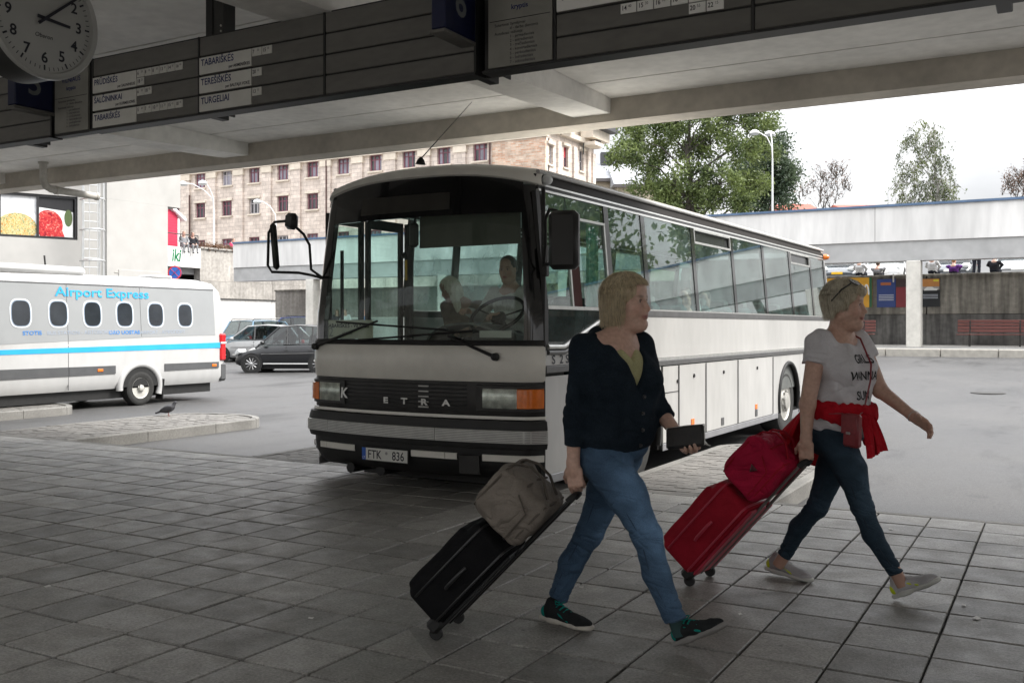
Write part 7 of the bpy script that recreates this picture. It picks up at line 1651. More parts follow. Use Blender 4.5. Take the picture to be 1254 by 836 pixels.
hem(D, [(knR, anR), (knL, anL)]); sdf_obj('jeans', D, 0.005, DEN1, w1, knee_folds([knR+[-0.03, 0, -0.03], knL+[-0.05, 0, -0.02], hpR+[0.08, 0, -0.05]], [anR, anL]), fade([(hpR+[0.10, -0.03, -0.08], knR+[0.055, -0.02, 0.02], 0.075, 1.1), (hpL+[0.10, 0, -0.08], knL+[0.06, 0, 0.02], 0.07, 0.6), (knR+[0.05, -0.02, -0.02], anR+[0.03, -0.02, 0.1], 0.05, 0.45)], 0.82))
leg_trim(w1, [((hpR, knR, anR), (0.108, 0.090, 0.064, 0.058)), ((hpL, knL, anL), (0.108, 0.088, 0.063, 0.057))], 0.047, M('seam_blue', (0.028, 0.055, 0.095), rough=0.9), M('dark_sock', (0.02, 0.05, 0.05), rough=0.9), w1o)
BLKU = cloth_mat('black_mesh_shoe', (0.022, 0.024, 0.025), 300); TEAL = cloth_mat('teal_lining', (0.01, 0.20, 0.17), 300); PALES = M('pale_sole', (0.46, 0.43, 0.38), rough=0.7, var=0.15, scale=30)
GREYS = M('grey_sole', (0.20, 0.19, 0.18), rough=0.7)
shoe(w1, V3(829, 792, 4.40)-[0.0, 0, -0.004], V3(889, 772, 4.235)+[0, 0, 0.012], (-0.25, 0, 1), BLKU, GREYS, TEAL, TEAL)
shoe(w1, V3(664, 757, 4.87), V3(724, 773.0, 4.66), (0, 0, 1), BLKU, PALES, TEAL, TEAL)
# hair: chin-length blonde bob with a fringe
BLON = hair_mat('blonde_hair', (0.34, 0.26, 0.15), (0.80, 0.69, 0.48))
def bob(parent, H, mat, vox=0.0045, low=-0.125, seed=1, n=2300, short=False, fringe=True, cap_r=(0.108, 0.090, 0.098), back=(-0.040, -0.030, 0.088, 0.094, 0.115), rad=0.0013, under=None):
    Fh = Field(); e = lambda c, r, k=0.02, **kw: Fh.ell(H(*c), r, H.R, k, **kw)
    e((-0.016, 0, 0.042), cap_r, 0.02); e((back[0], 0, back[1]), back[2:], 0.03)
    if not short:
        for s in (-1, 1): e((-0.028, s*0.068, -0.035), (0.040, 0.024, 0.085), 0.02)
        if fringe: e((0.052, 0, 0.072), (0.034, 0.052, 0.026), 0.02)
    else:
        for s in (-1, 1): e((-0.012, s*0.064, 0.012), (0.040, 0.022, 0.045), 0.02)
        e((0.060, 0.01, 0.080), (0.052, 0.064, 0.036), 0.025)
    e((0.088, 0, -0.050), (0.080, 0.095, 0.088), 0.012, sub=True); e((0.03, 0, -0.15), (0.075, 0.066, 0.10), 0.012, sub=True)
    if fringe and not short: pass
    Hz = lambda X: (X-H.o) @ H.R.T
    Fh.cut(lambda X: Hz(X)[..., 2]-low, H(-0.05, 0, low-0.1)-0.13, H(-0.05, 0, low-0.1)+0.13, 0.01)
    st = lambda X: 0.0012*np.sin((X-H.o) @ H.R[1]*420+np.sin((X-H.o) @ H.R[2]*30)*2)+0.0012*np.sin((X-H.o) @ H.R[0]*380+np.sin((X-H.o) @ H.R[2]*26)*2)
    h = sdf_obj('hair', Fh, vox, under or mat, parent, st)
    rg = np.random.default_rng(seed); paths = []
    for _ in range(n):
        ph = rg.uniform(-math.pi, math.pi) if rg.random() < 0.75 else rg.uniform(-1.15, 1.15); lim = 1.15 if not short else 1.1     # angle from the face direction
        front = abs(ph) < lim
        if front and not fringe: continue
        end = ((1.08 if abs(ph) < 0.75 else 1.25)+rg.uniform(-0.16, 0.14)) if front else (1.62 if not short else 1.5)
        rx, ry, rz = np.array(cap_r)*(1+(rg.uniform(0.0, 0.05) if rg.random() < 0.93 else rg.uniform(0.05, 0.11))); pts = []; t0 = rg.uniform(0.02, 0.5); m = 7
        if front: rx *= 1.13; ry *= 1.03; rz *= 1.03
        for i in range(m):
            t = t0+(end-t0)*i/(m-1); wob = rg.normal(0, 0.0032); pp = ph*(1+0.04*math.sin(3*t))
            pts.append((-0.016+rx*math.sin(t)*math.cos(pp)+wob, ry*math.sin(t)*math.sin(pp)*1.01+wob, 0.042+rz*math.cos(t)))
        if not front:
            x, y, z = pts[-1]; bot = low+rg.uniform(-0.018, 0.025)+(0.02 if abs(ph) < 1.3 else 0); curve = rg.uniform(-0.012, 0.004)
            if short: bot = (low if abs(ph) > 1.9 else -0.03)+rg.uniform(-0.012, 0.02)
            for i in range(1, 4):
                q = i/3; pts.append((0.004*math.sin(5*q+ph*7)+x*(1-(0.10 if not short else 0.22)*q)+(-0.004 if abs(ph) > 2 else 0.0)*q, y*(1.0+0.06*math.sin(q*2.6)-(0.08 if not short else 0.2)*q*q)+math.copysign(curve, y)*q*q, z+(bot-z)*q))
        paths.append([H(*p) for p in pts])
    ribbons('strands', paths, rad, mat, h); return h
bob(w1, H1, BLON, low=-0.105, seed=3, under=hair_mat('blonde_hair_shell', (0.15, 0.105, 0.055), (0.40, 0.31, 0.19)))  # shell under the strands in a darker tone than the strands
# wallet in her left hand
wal = wrL+hd*0.062+pnL*0.034+np.array((0, 0, 0.012)); LEA = M('black_leather', (0.018, 0.016, 0.015), rough=0.5, var=0.25, scale=40, bump=0.3, bscale=150)
wu_ = Vector(V3(860, 546, 4.34)-V3(809, 551, 4.47)).normalized(); wz = Vector((0.12, 0.25, 0.95)); wn_ = wu_.cross(wz).normalized(); wz = wn_.cross(wu_)
wl = empty('wallet', wal, 0, 'black zip wallet held out in the hand of the woman in the cardigan', 'wallet')
rotw = Matrix((wu_, wn_, wz)).transposed()
MB().box((0, 0, 0), (0.195, 0.026, 0.10), rotw, 0.011).build('case', LEA, wl, 40)
MB().tube([rotw @ Vector(p) for p in ((-0.095, 0, -0.045), (-0.097, 0, 0.049), (0.0, 0, 0.0515), (0.097, 0, 0.049), (0.0985, 0, -0.045))], 0.003, 5).build('zip', ALU, wl)
MB().tube([rotw @ Vector(p) for p in ((0.098, 0, -0.03), (0.11, 0.0, -0.045), (0.125, 0, -0.05))], 0.004, 5).build('zip_pull', ALU, wl)

# ---------- woman in the white T-shirt ----------
w2o = P(1035, 724, 5.42); w2o.z = 0
w2 = empty('person', w2o, 0, 'woman in white printed shirt with red jacket tied round her waist', 'person', 'women walking past with trolley cases')
T2 = Frame((V3(1026, 540, 5.40)*[1, 1, 0]), FWT); TL2 = Frame((V3(1026, 540, 5.40)*[1, 1, 0]), FWD); sk2 = (0.52, 0.325, 0.25)
H2 = Frame(V3(1034.5, 374.5, 5.36), (0.995, -0.03, -0.02))
s2R, s2L = T2(-0.005, -0.160, 1.365), T2(0.02, 0.160, 1.37)
e2R, wr2R = V3(989, 495, 5.24), V3(987, 540, 5.24); e2L, wr2L = V3(1078, 478, 5.40), V3(1119, 510, 5.20)
B = Field(); head_ops(B, H2, plump=0.5, neck_to=T2(0.005, 0, 1.40), nr=0.053)
B.ell(T2(0.0, 0, 1.30), (0.10, 0.155, 0.13), T2.R, 0.04); B.ell(T2(0.0, 0, 1.08), (0.12, 0.145, 0.22), T2.R, 0.05); B.cap(T2(0, -0.14, 1.375), T2(0, 0.14, 1.38), 0.052, None, 0.04); B.ell(T2(0, 0, 0.93), (0.11, 0.145, 0.12), T2.R, 0.05)
limb(B, [s2R, e2R, wr2R], [0.053, 0.041, 0.027], 0.02); limb(B, [s2L, e2L, wr2L], [0.053, 0.041, 0.027], 0.02)
hand_ops(B, wr2R, (0.02, 0.0, -1), (-0.15, 0.98, 0), (0.95, 1.05, 0.7), -1, 0.8, tin=0.5)
hand_ops(B, wr2L, np.array(V3(1138, 523, 5.12))-wr2L, (-0.25, -0.75, -0.6), (0.35, 0.35, 0.25), -1, 0.35, spread=0.1)
sdf_obj('body', B, 0.004, SKIN, w2, None, face_tint(H2, sk2, (0.32, 0.11, 0.10))); eyes(w2, H2, (1, 0, -0.03))
TEE = cloth_mat('white_cotton', (0.60, 0.58, 0.60), 300, 0.08, 0.9, 0.3, 0.1, 0.06, 8)
K = Field()
c2R, c2L = s2R+(e2R-s2R)*0.36, s2L+(e2L-s2L)*0.36
limb(K, [s2R, c2R+(e2R-s2R)*0.05], [0.066, 0.068], 0.03); limb(K, [s2L, c2L+(e2L-s2L)*0.05], [0.066, 0.068], 0.03)
for c, a_ in ((c2R, s2R), (c2L, s2L)):
    dn = (c-a_)/np.linalg.norm(c-a_); K.cut(arm_cut(c, dn, 0.12), c+dn*0.06-0.12, c+dn*0.06+0.12, 0.004)
K.ell(T2(0.0, 0, 1.26), (0.135, 0.178, 0.15), T2.R, 0.05)
for s in (-1, 1): K.ell(T2(0.085, s*0.080, 1.215), (0.092, 0.088, 0.088), T2.R, 0.04)
K.ell(T2(0.025, 0, 1.07), (0.150, 0.172, 0.16), T2.R, 0.06); K.ell(T2(0.01, 0, 0.93), (0.160, 0.185, 0.12), T2.R, 0.05); K.cap(T2(-0.01, -0.14, 1.365), T2(0.0, 0.14, 1.37), 0.060, None, 0.04)
t2 = lambda X, i: (X-T2(0, 0, 0)) @ T2.R[i]
mid = T2(0, 0, 0.75); K.cut(lambda X: t2(X, 2)-0.855-0.012*np.sin(t2(X, 1)*12), mid-np.array((0.3, 0.3, 0.15)), mid+np.array((0.3, 0.3, 0.12)), 0.006)
nk = T2(0.055, 0, 1.435); K.ell(nk, (0.105, 0.098, 0.090), T2.R, 0.008, sub=True)
sdf_obj('shirt', K, 0.006, TEE, w2, waves(15, 0.0055, 0.11, 9, [(0.5, 0.3, 0.8), (0.1, 0.8, 0.5), (0.8, 0.1, 0.4)]))
# print on the shirt, wrapped round the chest
def wrap_text(s, size, zc, yc, parent, body):
    o = text('shirt_print', s, size, (0, 0, 0), (1, 0, 0), (0, 1, 0), M('shirt_ink', (0.02, 0.02, 0.022), rough=0.8), parent, 'CENTER', bold=0.0012, sx=0.9)
    dg = bpy.context.evaluated_depsgraph_get(); bme = body.data
    from mathutils.bvhtree import BVHTree
    bm = bmesh.new(); bm.from_mesh(o.data); bmesh.ops.triangulate(bm, faces=bm.faces[:]); bmesh.ops.subdivide_edges(bm, edges=[e for e in bm.edges if e.calc_length() > 0.02], cuts=2, use_grid_fill=False); bm.to_mesh(o.data); bm.free()
    tr = BVHTree.FromPolygons([v.co.copy() for v in bme.vertices], [tuple(p.vertices) for p in bme.polygons])
    ro = np.array(root_of(parent).location); fwd = Vector(T2.R[0]); 
    for v in o.data.vertices:
        st_ = Vector(T2(0.45, yc+v.co.x, zc+v.co.y)-ro); hit = tr.ray_cast(st_, -fwd, 0.6)
        v.co = (hit[0]+fwd*0.003) if hit[0] is not None else st_-fwd*0.35
    o.data.update()
tee = [c for c in w2.children if c.name.startswith('shirt')][0]
for s, z, y in (('GIRLS', 1.255, 0.01), ('WANNA', 1.165, -0.005), ('SUN', 1.06, -0.01)): wrap_text(s, 0.066, z, y, w2, tee)
# red jacket tied round the waist
REDC = cloth_mat('red_knit', (0.42, 0.012, 0.022), 240, 0.15, 0.9, 0.4, 0.3, 0.15, 10)
K = Field()
def ring(t, z, ex=0.0): return T2(0.012+(0.168+ex)*math.cos(t), (0.188+ex)*math.sin(t), z)
tt = np.linspace(-math.pi, math.pi, 25)
for a, b in zip(tt[:-1], tt[1:]): K.cap(ring(a, 1.005+0.03*math.cos(a)*-1.0), ring(b, 1.005-0.03*math.cos(b)), 0.022, None, 0.02, (0, 0, 1), 2.0)
kn = ring(-0.12, 0.985, 0.03); K.ell(kn, (0.028, 0.045, 0.032), T2.R, 0.02)
K.cap(ring(-0.9, 0.985, 0.008), kn, 0.026, 0.022, 0.03, (0, 0, 1), 1.6)
sdf_obj('tied_jacket', K, 0.006, REDC, w2, waves(21, 0.0028, 0.05, 9, [(0.3, 1, 0.0), (1, 0.3, 0.0)]))
jk = [c for c in w2.children if c.name.startswith('tied_jacket')][0]; o2_ = np.array(w2o)
rows = []
for i in range(15):
    s_ = i/14; row = []
    for k in range(61):
        t = -2.15-2.6*k/60; fl = 0.016+0.22*s_**0.9*(0.25+0.75*math.sin(math.pi*min(1, 0.12+k/60))); fold = 0.018*s_*math.sin(k*0.62+0.8*math.sin(k*0.23))+0.006*s_*math.sin(k*1.37)
        L_ = (0.30+0.06*math.sin(k*0.19+1.0))*(0.75+0.25*math.sin(math.pi*k/60)); q = ring(t, 1.0-L_*s_+0.012*math.sin(k*0.5)*s_); c0 = T2(0.012, 0, q[2]); d_ = (q-c0); d_ /= np.linalg.norm(d_)
        row.append(tuple(q+d_*(fl+fold)-o2_))
    rows.append(row)
MB().shell(rows, 0.004).build('jacket_skirt', REDC, jk, 60)
for (y0, y1, L_, ph, tw) in ((-0.055, -0.045, 0.22, 0.0, 0.0), (-0.01, 0.03, 0.20, 1.4, 0.5)):
    rows = []
    for i in range(10):
        s_ = i/9; row = []
        for k in range(13):
            u = k/12-0.5; w_ = 0.075+0.03*s_; row.append(tuple(T2(0.215+0.035*math.sin(s_*1.5)+0.010*math.cos(u*5+ph+s_*1.5)+0.004*math.sin(u*15), y0+(y1-y0)*s_+u*w_*(1-0.25*tw), 0.985-L_*s_+0.012*u*s_)-o2_))
        rows.append(row)
    MB().shell(rows, 0.006).build('sleeve', REDC, jk, 60)
# jeans
DEN2 = denim('dark_denim', (0.030, 0.049, 0.070), 0.2)
hpR, hpL = TL2(0.01, -0.09, 0.865), TL2(-0.005, 0.09, 0.865); knR, anR = V3(1056, 620, 5.24), V3(1100, 706, 5.17); knL, anL = V3(1001, 620, 5.53), V3(958, 684, 5.63)
D = Field(); D.ell(T2(0.0, 0, 0.89), (0.145, 0.178, 0.10), T2.R, 0.05); D.ell(T2(-0.055, 0, 0.84), (0.12, 0.165, 0.11), T2.R, 0.05)
for hp, kn_, an in ((hpR, knR, anR), (hpL, knL, anL)):
    limb(D, [hp+[0, 0, -0.03], (hp+kn_)/2+[0.012, 0, 0], kn_, kn_*0.6+an*0.4+[-0.022, 0, 0], an], [0.100, 0.081, 0.055, 0.050, 0.037], 0.03)
hem(D, [(knR, anR), (knL, anL)]); sdf_obj('jeans', D, 0.005, DEN2, w2, knee_folds([knR+[-0.02, 0, 0], knL+[-0.03, 0, 0], hpR+[0.06, 0, -0.05]], [anR, anL], 0.006), fade([(hpR+[0.09, -0.03, -0.08], knR+[0.05, -0.02, 0.02], 0.06, 0.9), (hpL+[0.09, 0, -0.08], knL+[0.05, 0, 0.02], 0.055, 0.6), (knR+[0.04, -0.02, -0.02], anR+[0.03, -0.02, 0.1], 0.04, 0.5)], 0.85))
leg_trim(w2, [((hpR, knR, anR), (0.100, 0.081, 0.055, 0.050)), ((hpL, knL, anL), (0.100, 0.081, 0.055, 0.050))], 0.037, M('seam_dark', (0.014, 0.026, 0.04), rough=0.9), M('ankle_skin', (0.40, 0.24, 0.18), rough=0.6), w2o)
LGREY = cloth_mat('pale_mesh_shoe', (0.42, 0.41, 0.42), 300, 0.1); LIME = M('lime_heel', (0.52, 0.60, 0.02), rough=0.6); LSOLE = M('pale_grey_sole', (0.45, 0.45, 0.42), rough=0.7)
shoe(w2, V3(1096, 733, 5.21), V3(1152, 713, 5.05)+[0, 0, 0.004], (-0.22, 0, 1), LGREY, LSOLE, LIME, LGREY)
shoe(w2, V3(938.5, 697, 5.77), V3(994, 713.5, 5.55), (0.05, 0, 1), LGREY, LSOLE, LIME, LGREY)
LBLON = hair_mat('light_blonde_hair', (0.44, 0.37, 0.26), (0.84, 0.78, 0.64))
bob(w2, H2, LBLON, under=hair_mat('fair_hair_shell', (0.22, 0.17, 0.10), (0.50, 0.43, 0.31)), low=-0.075, seed=9, short=True, n=1700, cap_r=(0.108, 0.088, 0.100), back=(-0.052, -0.008, 0.070, 0.076, 0.078))  # shell beneath the strands set darker than them
# sunglasses pushed up on her hair
o2 = np.array(w2o); fr_ = empty('sunglasses', H2(0, 0, 0.13), 0, 'dark sunglasses pushed up on the fair hair of the woman in white', 'sunglasses'); of = np.array(fr_.location)
for s in (-1, 1):
    MB().lathe([(0.0, -0.002), (0.029, -0.002), (0.029, 0.002), (0, 0.002)], Vector(H2(0.055, s*0.034, 0.128)-of), H2.vec(0.5, s*0.15, 0.85), 18).build('lens', M('dark_lens', (0.01, 0.01, 0.01), rough=0.1), fr_, 40)
    MB().tube([H2(0.045, s*0.066, 0.122)-of, H2(0.0, s*0.092, 0.085)-of, H2(-0.05, s*0.094, 0.025)-of], 0.004, 6).build('temple', M('dark_lens', (0.01, 0.01, 0.01)), fr_, 60)
MB().tube([H2(0.06, -0.012, 0.130)-of, H2(0.06, 0.012, 0.130)-of], 0.003, 6).build('bridge', M('dark_lens', (0.01, 0.01, 0.01)), fr_)
# crossbody bag
REDL = M('red_leather', (0.22, 0.025, 0.032), rough=0.4, var=0.15, scale=30, bump=0.2, bscale=120, coat=0.2)
bagc = V3(1044, 527, 5.14); cb_ = empty('crossbody_bag', bagc, 0, 'small dark red crossbody bag at the hip of the woman in white', 'bag')
RB = Matrix.Rotation(math.atan2(-0.55, 0.835), 3, 'Z') @ Matrix.Rotation(0.03, 3, 'Y')
MB().box((0, 0, 0), (0.105, 0.045, 0.175), RB, 0.012).build('case', REDL, cb_, 40)
MB().box(RB @ Vector((0, -0.026, 0.035)), (0.108, 0.008, 0.105), RB, 0.004).build('flap', REDL, cb_, 40)
MB().box(RB @ Vector((0, -0.032, -0.012)), (0.030, 0.006, 0.014), RB, 0.003).build('clasp', CHROME, cb_)
top = bagc+[0, 0, 0.088]; shd = T2(-0.02, 0.075, 1.435)
pth = [top+[0.04, -0.01, 0], T2(0.185, -0.03, 1.0), T2(0.205, 0.0, 1.16), T2(0.185, 0.035, 1.25), T2(0.09, 0.075, 1.385), shd, T2(-0.10, 0.06, 1.37), T2(-0.15, -0.02, 1.2), T2(-0.13, -0.12, 1.02), T2(-0.02, -0.205, 0.98), top+[-0.05, 0.0, 0]]
MB().tube([q-bagc for q in pth], 0.005, 6, flat=0.6).build('strap', REDL, cb_, 60)
# bracelet
dn = (wr2L-e2L)/np.linalg.norm(wr2L-e2L); MB().tube([tuple(np.array(wr2L-o2)-dn*0.006+(np.array(Vector(dn).orthogonal().normalized())*math.cos(t)+np.array(Vector(dn).cross(Vector(dn).orthogonal().normalized()))*math.sin(t))*0.031) for t in np.linspace(0, 6.283, 24)], 0.0032, 6).build('bracelet', M('bracelet', (0.5, 0.45, 0.42), rough=0.4), w2, 60)

wrinkle(DEN1, 8, 0.75, 0.025); wrinkle(DEN2, 9, 0.7, 0.02); wrinkle(CARD, 6, 0.8, 0.03); wrinkle(TEE, 5.5, 0.7, 0.03); wrinkle(REDC, 9, 0.6, 0.02)
# ======================= trolley cases and the bags on them =======================
def luggage(name, label, base, hand, dims, body_m, trim_m, rod_m, group, wheel_gap=0.27, wheel_r=0.032, grip_drop=0.0, bulge=0.02):
    """base: point on the ground midway between the wheels; hand: where the grip is held"""
    base, hand = Vector(base), Vector(hand); d = hand-base; yaw = math.atan2(d.y, d.x); th = math.atan2(d.z-wheel_r, math.hypot(d.x, d.y)); Lr = math.hypot(math.hypot(d.x, d.y), d.z-wheel_r)
    r = empty(name, base, yaw, label, 'suitcase', group); Hh, Wd, Th = dims
    def q(u, v, n): return Vector((u*math.cos(th)-n*math.sin(th), v, u*math.sin(th)+n*math.cos(th)+wheel_r))
    Rm = Matrix((q(1, 0, 0)-q(0, 0, 0), Vector((0, 1, 0)), q(0, 0, 1)-q(0, 0, 0))).transposed()
    F_ = Field(); c = q(0.03+Hh/2, 0, 0.012+Th/2); RR = np.array(Rm.transposed()); F_.rbox(c, (Hh/2, Wd/2, Th/2), 0.035, RR, 0.01); F_.rbox(q(0.03+Hh*0.45, 0, 0.012+Th), (Hh*0.40, Wd*0.44, 0.030), 0.022, RR, 0.02)
    v, f = F_.mesh(0.008, waves(31, 0.0022, 0.16)); me = bpy.data.meshes.new('shell'); me.from_pydata(v.tolist(), [], f.tolist()); me.update(); me.shade_smooth(); link('shell', me, body_m, r)
    for n_ in (0.035, 0.012+Th-0.045):
        hw, a, b = Wd/2+0.003, 0.035, 0.03+Hh+0.002
        loop = [(a+0.03, hw), (b-0.03, hw), (b, hw-0.03), (b, -hw+0.03), (b-0.03, -hw), (a+0.03, -hw), (a, -hw+0.03), (a, hw-0.03), (a+0.03, hw)]
        MB().tube([q(u, v_, n_) for u, v_ in loop], 0.006, 6).build('piping', trim_m, r, 60)
    MB().box(q(0.03+Hh/2, 0, 0.004), (Hh*0.98, Wd*0.86, 0.018), Rm, 0.006).build('back_plate', trim_m, r)
    for s in (-1, 1):
        MB().box(q(0.03, s*wheel_gap/2, 0.03), (0.075, 0.06, 0.07), Rm, 0.015).build('wheel_housing', RUB, r, 40)
        w_ = MB().lathe([(0.0, -0.012), (wheel_r*0.9, -0.012), (wheel_r, -0.006), (wheel_r, 0.006), (wheel_r*0.9, 0.012), (0, 0.012)], q(0, s*wheel_gap/2, 0), (0, 1, 0), 18).build('wheel', RUB, r, 40)
        MB().tube([q(0.05, s*0.065, -0.004), q(Lr-0.02, s*0.065, -0.004)], 0.0085, 8).build('rod', rod_m, r)
    MB().tube([q(Lr-0.02, -0.066, -0.004), q(Lr+0.008, -0.058, -0.004), q(Lr+0.012, 0, -0.004), q(Lr+0.008, 0.058, -0.004), q(Lr-0.02, 0.066, -0.004)], 0.0155, 10).build('grip', RUB, r, 60)
    MB().tube([q(0.06, -Wd*0.3, 0.012+Th+0.02), q(0.02, -Wd*0.3, Th*0.9), q(0.02, Wd*0.3, Th*0.9), q(0.06, Wd*0.3, 0.012+Th+0.02)], 0.010, 6).build('bumper_foot', RUB, r)
    MB().tube([q(0.03+Hh*0.35, -Wd/2-0.004, Th/2), q(0.03+Hh*0.4, -Wd/2-0.022, Th/2), q(0.03+Hh*0.58, -Wd/2-0.022, Th/2), q(0.03+Hh*0.63, -Wd/2-0.004, Th/2)], 0.009, 6).build('side_handle', trim_m, r, 60)
    MB().tube([q(0.03+Hh, -0.07, Th*0.4), q(0.055+Hh, -0.05, Th*0.4), q(0.055+Hh, 0.05, Th*0.4), q(0.03+Hh, 0.07, Th*0.4)], 0.010, 6).build('top_handle', trim_m, r, 60)
    return r, q, Rm, Lr
BLKC = cloth_mat('black_nylon', (0.010, 0.010, 0.011), 260, 0.3, 0.8, 0.4, 0.05); BLKT = M('black_trim', (0.018, 0.018, 0.019), rough=0.35, var=0.2)
b1a, b1b = G(531, 783), G(564, 763); base1 = (b1a+b1b)/2; hand1 = Vector(V3(702.5, 607, 4.47))
c1, q1, R1, L1 = luggage('trolley_case', 'black trolley case pulled by the woman in the cardigan', base1, hand1, (0.50, 0.34, 0.215), BLKC, BLKT, BLKT, 'trolley cases pulled by the walking women')
def soft_bag(name, label, base, yaw, q, Rm, u0, dims, n0, mat, strap_m, seed, group):
    U, W_, N = dims; r = empty(name, base, yaw, label, 'bag', group); RR = np.array(Rm.transposed()); F_ = Field()
    c = q(u0+U/2, 0, n0+N/2); F_.rbox(c, (U/2, W_/2, N/2), 0.05, RR, 0.02); F_.ell(c, (U*0.53, W_*0.52, N*0.52), RR, 0.03)
    F_.ell(q(u0+U*0.9, 0, n0+N*0.62), (U*0.16, W_*0.38, N*0.28), RR, 0.03)
    v, f = F_.mesh(0.007, waves(seed, 0.0055, 0.12, 9)); me = bpy.data.meshes.new('shell'); me.from_pydata(v.tolist(), [], f.tolist()); me.update(); me.shade_smooth(); link('shell', me, mat, r)
    for vv in (-W_*0.22, W_*0.22):
        MB().tube([q(u0+U*0.82, vv, n0+N*0.98), q(u0+U*1.05, vv*0.9, n0+N*0.90), q(u0+U*1.20, vv*0.7, n0+N*0.70), q(u0+U*1.20, vv*0.7, n0+N*0.45), q(u0+U*1.02, vv*0.9, n0+N*0.18)], 0.012, 6, flat=0.5).build('handle', strap_m, r, 60)
    for nn in (0.04, 0.96):
        a, b, hw = u0+U*0.05, u0+U*0.97, W_*0.485
        loop = [(a, hw*0.85), (a+0.04, hw), (b-0.04, hw), (b, hw*0.85), (b, -hw*0.85), (b-0.04, -hw), (a+0.04, -hw), (a, -hw*0.85), (a, hw*0.85)]
        MB().tube([q(u, v_, n0+N*nn+(0.018 if nn < 0.5 else -0.018)) for u, v_ in loop], 0.006, 6).build('piping', strap_m, r, 60)
    MB().tube([q(u0+U*1.02, -W_*0.4, n0+N*0.5), q(u0+U*1.055, 0, n0+N*0.52), q(u0+U*1.02, W_*0.4, n0+N*0.5)], 0.006, 6).build('zip', strap_m, r)
    MB().tube([q(u0+U*0.10, -W_*0.535, n0+N*0.2), q(u0+U*0.7, -W_*0.545, n0+N*0.22), q(u0+U*0.85, -W_*0.53, n0+N*0.5)], 0.004, 5).build('seam', strap_m, r)
    return r
BEIG = cloth_mat('beige_nylon', (0.20, 0.175, 0.15), 220, 0.12, 0.75, 0.3, 0.1); BEIGT = cloth_mat('beige_strap', (0.115, 0.10, 0.085), 220)
soft_bag('travel_bag', 'beige grey soft bag riding on the black trolley case', c1.location, c1.rotation_euler.z, q1, R1, 0.565, (0.25, 0.36, 0.30), 0.012, BEIG, BEIGT, 41, 'bags riding on the trolley cases')
REDN = cloth_mat('red_nylon', (0.33, 0.014, 0.028), 240, 0.15, 0.75, 0.4, 0.1); REDT = M('red_trim', (0.42, 0.03, 0.06), rough=0.4, var=0.1)
base2 = G(850, 716)+Vector((0, 0.10, 0)); hand2 = Vector(V3(985.5, 566, 5.24))
c2, q2, R2, L2 = luggage('trolley_case', 'tall dark red trolley case pulled by the woman in white', base2, hand2, (0.54, 0.36, 0.23), REDN, REDT, M('rod_grey', (0.22, 0.21, 0.20), rough=0.35, metal=0.6), 'trolley cases pulled by the walking women')
rb = soft_bag('travel_bag', 'crimson soft bag riding on the dark red trolley case', c2.location, c2.rotation_euler.z, q2, R2, 0.60, (0.29, 0.36, 0.27), 0.014, cloth_mat('crimson_nylon', (0.42, 0.014, 0.05), 240, 0.15, 0.7, 0.35, 0.1), REDN, 47, 'bags riding on the trolley cases')
MB().prism([(-0.02, 0.0), (0.02, 0.0), (0.0, 0.034)], 1, -0.002, 0.002)
lg = q2(0.60+0.16, -0.36*0.535, 0.14); MB().lathe([(0.026, -0.004), (0.026, 0.004), (0.018, 0.006), (0.018, 0.0)], lg, (0, -1, 0), 3).build('badge', M('badge_dark', (0.08, 0.01, 0.015), rough=0.4), rb)
pt = q2(0.60+0.02, 0.17, 0.30); MB().box(pt+Vector((-0.03, 0, 0.0)), (0.07, 0.004, 0.05), Matrix.Rotation(0.6, 3, 'Y'), 0.001).build('luggage_tag', flat('tag_white', (0.75, 0.75, 0.75)), rb)

for m_ in (BEIG, MATS['crimson_nylon']): wrinkle(m_, 6.5, 0.8, 0.03)
for m_ in (BLKC, REDN): wrinkle(m_, 5, 0.35, 0.02)
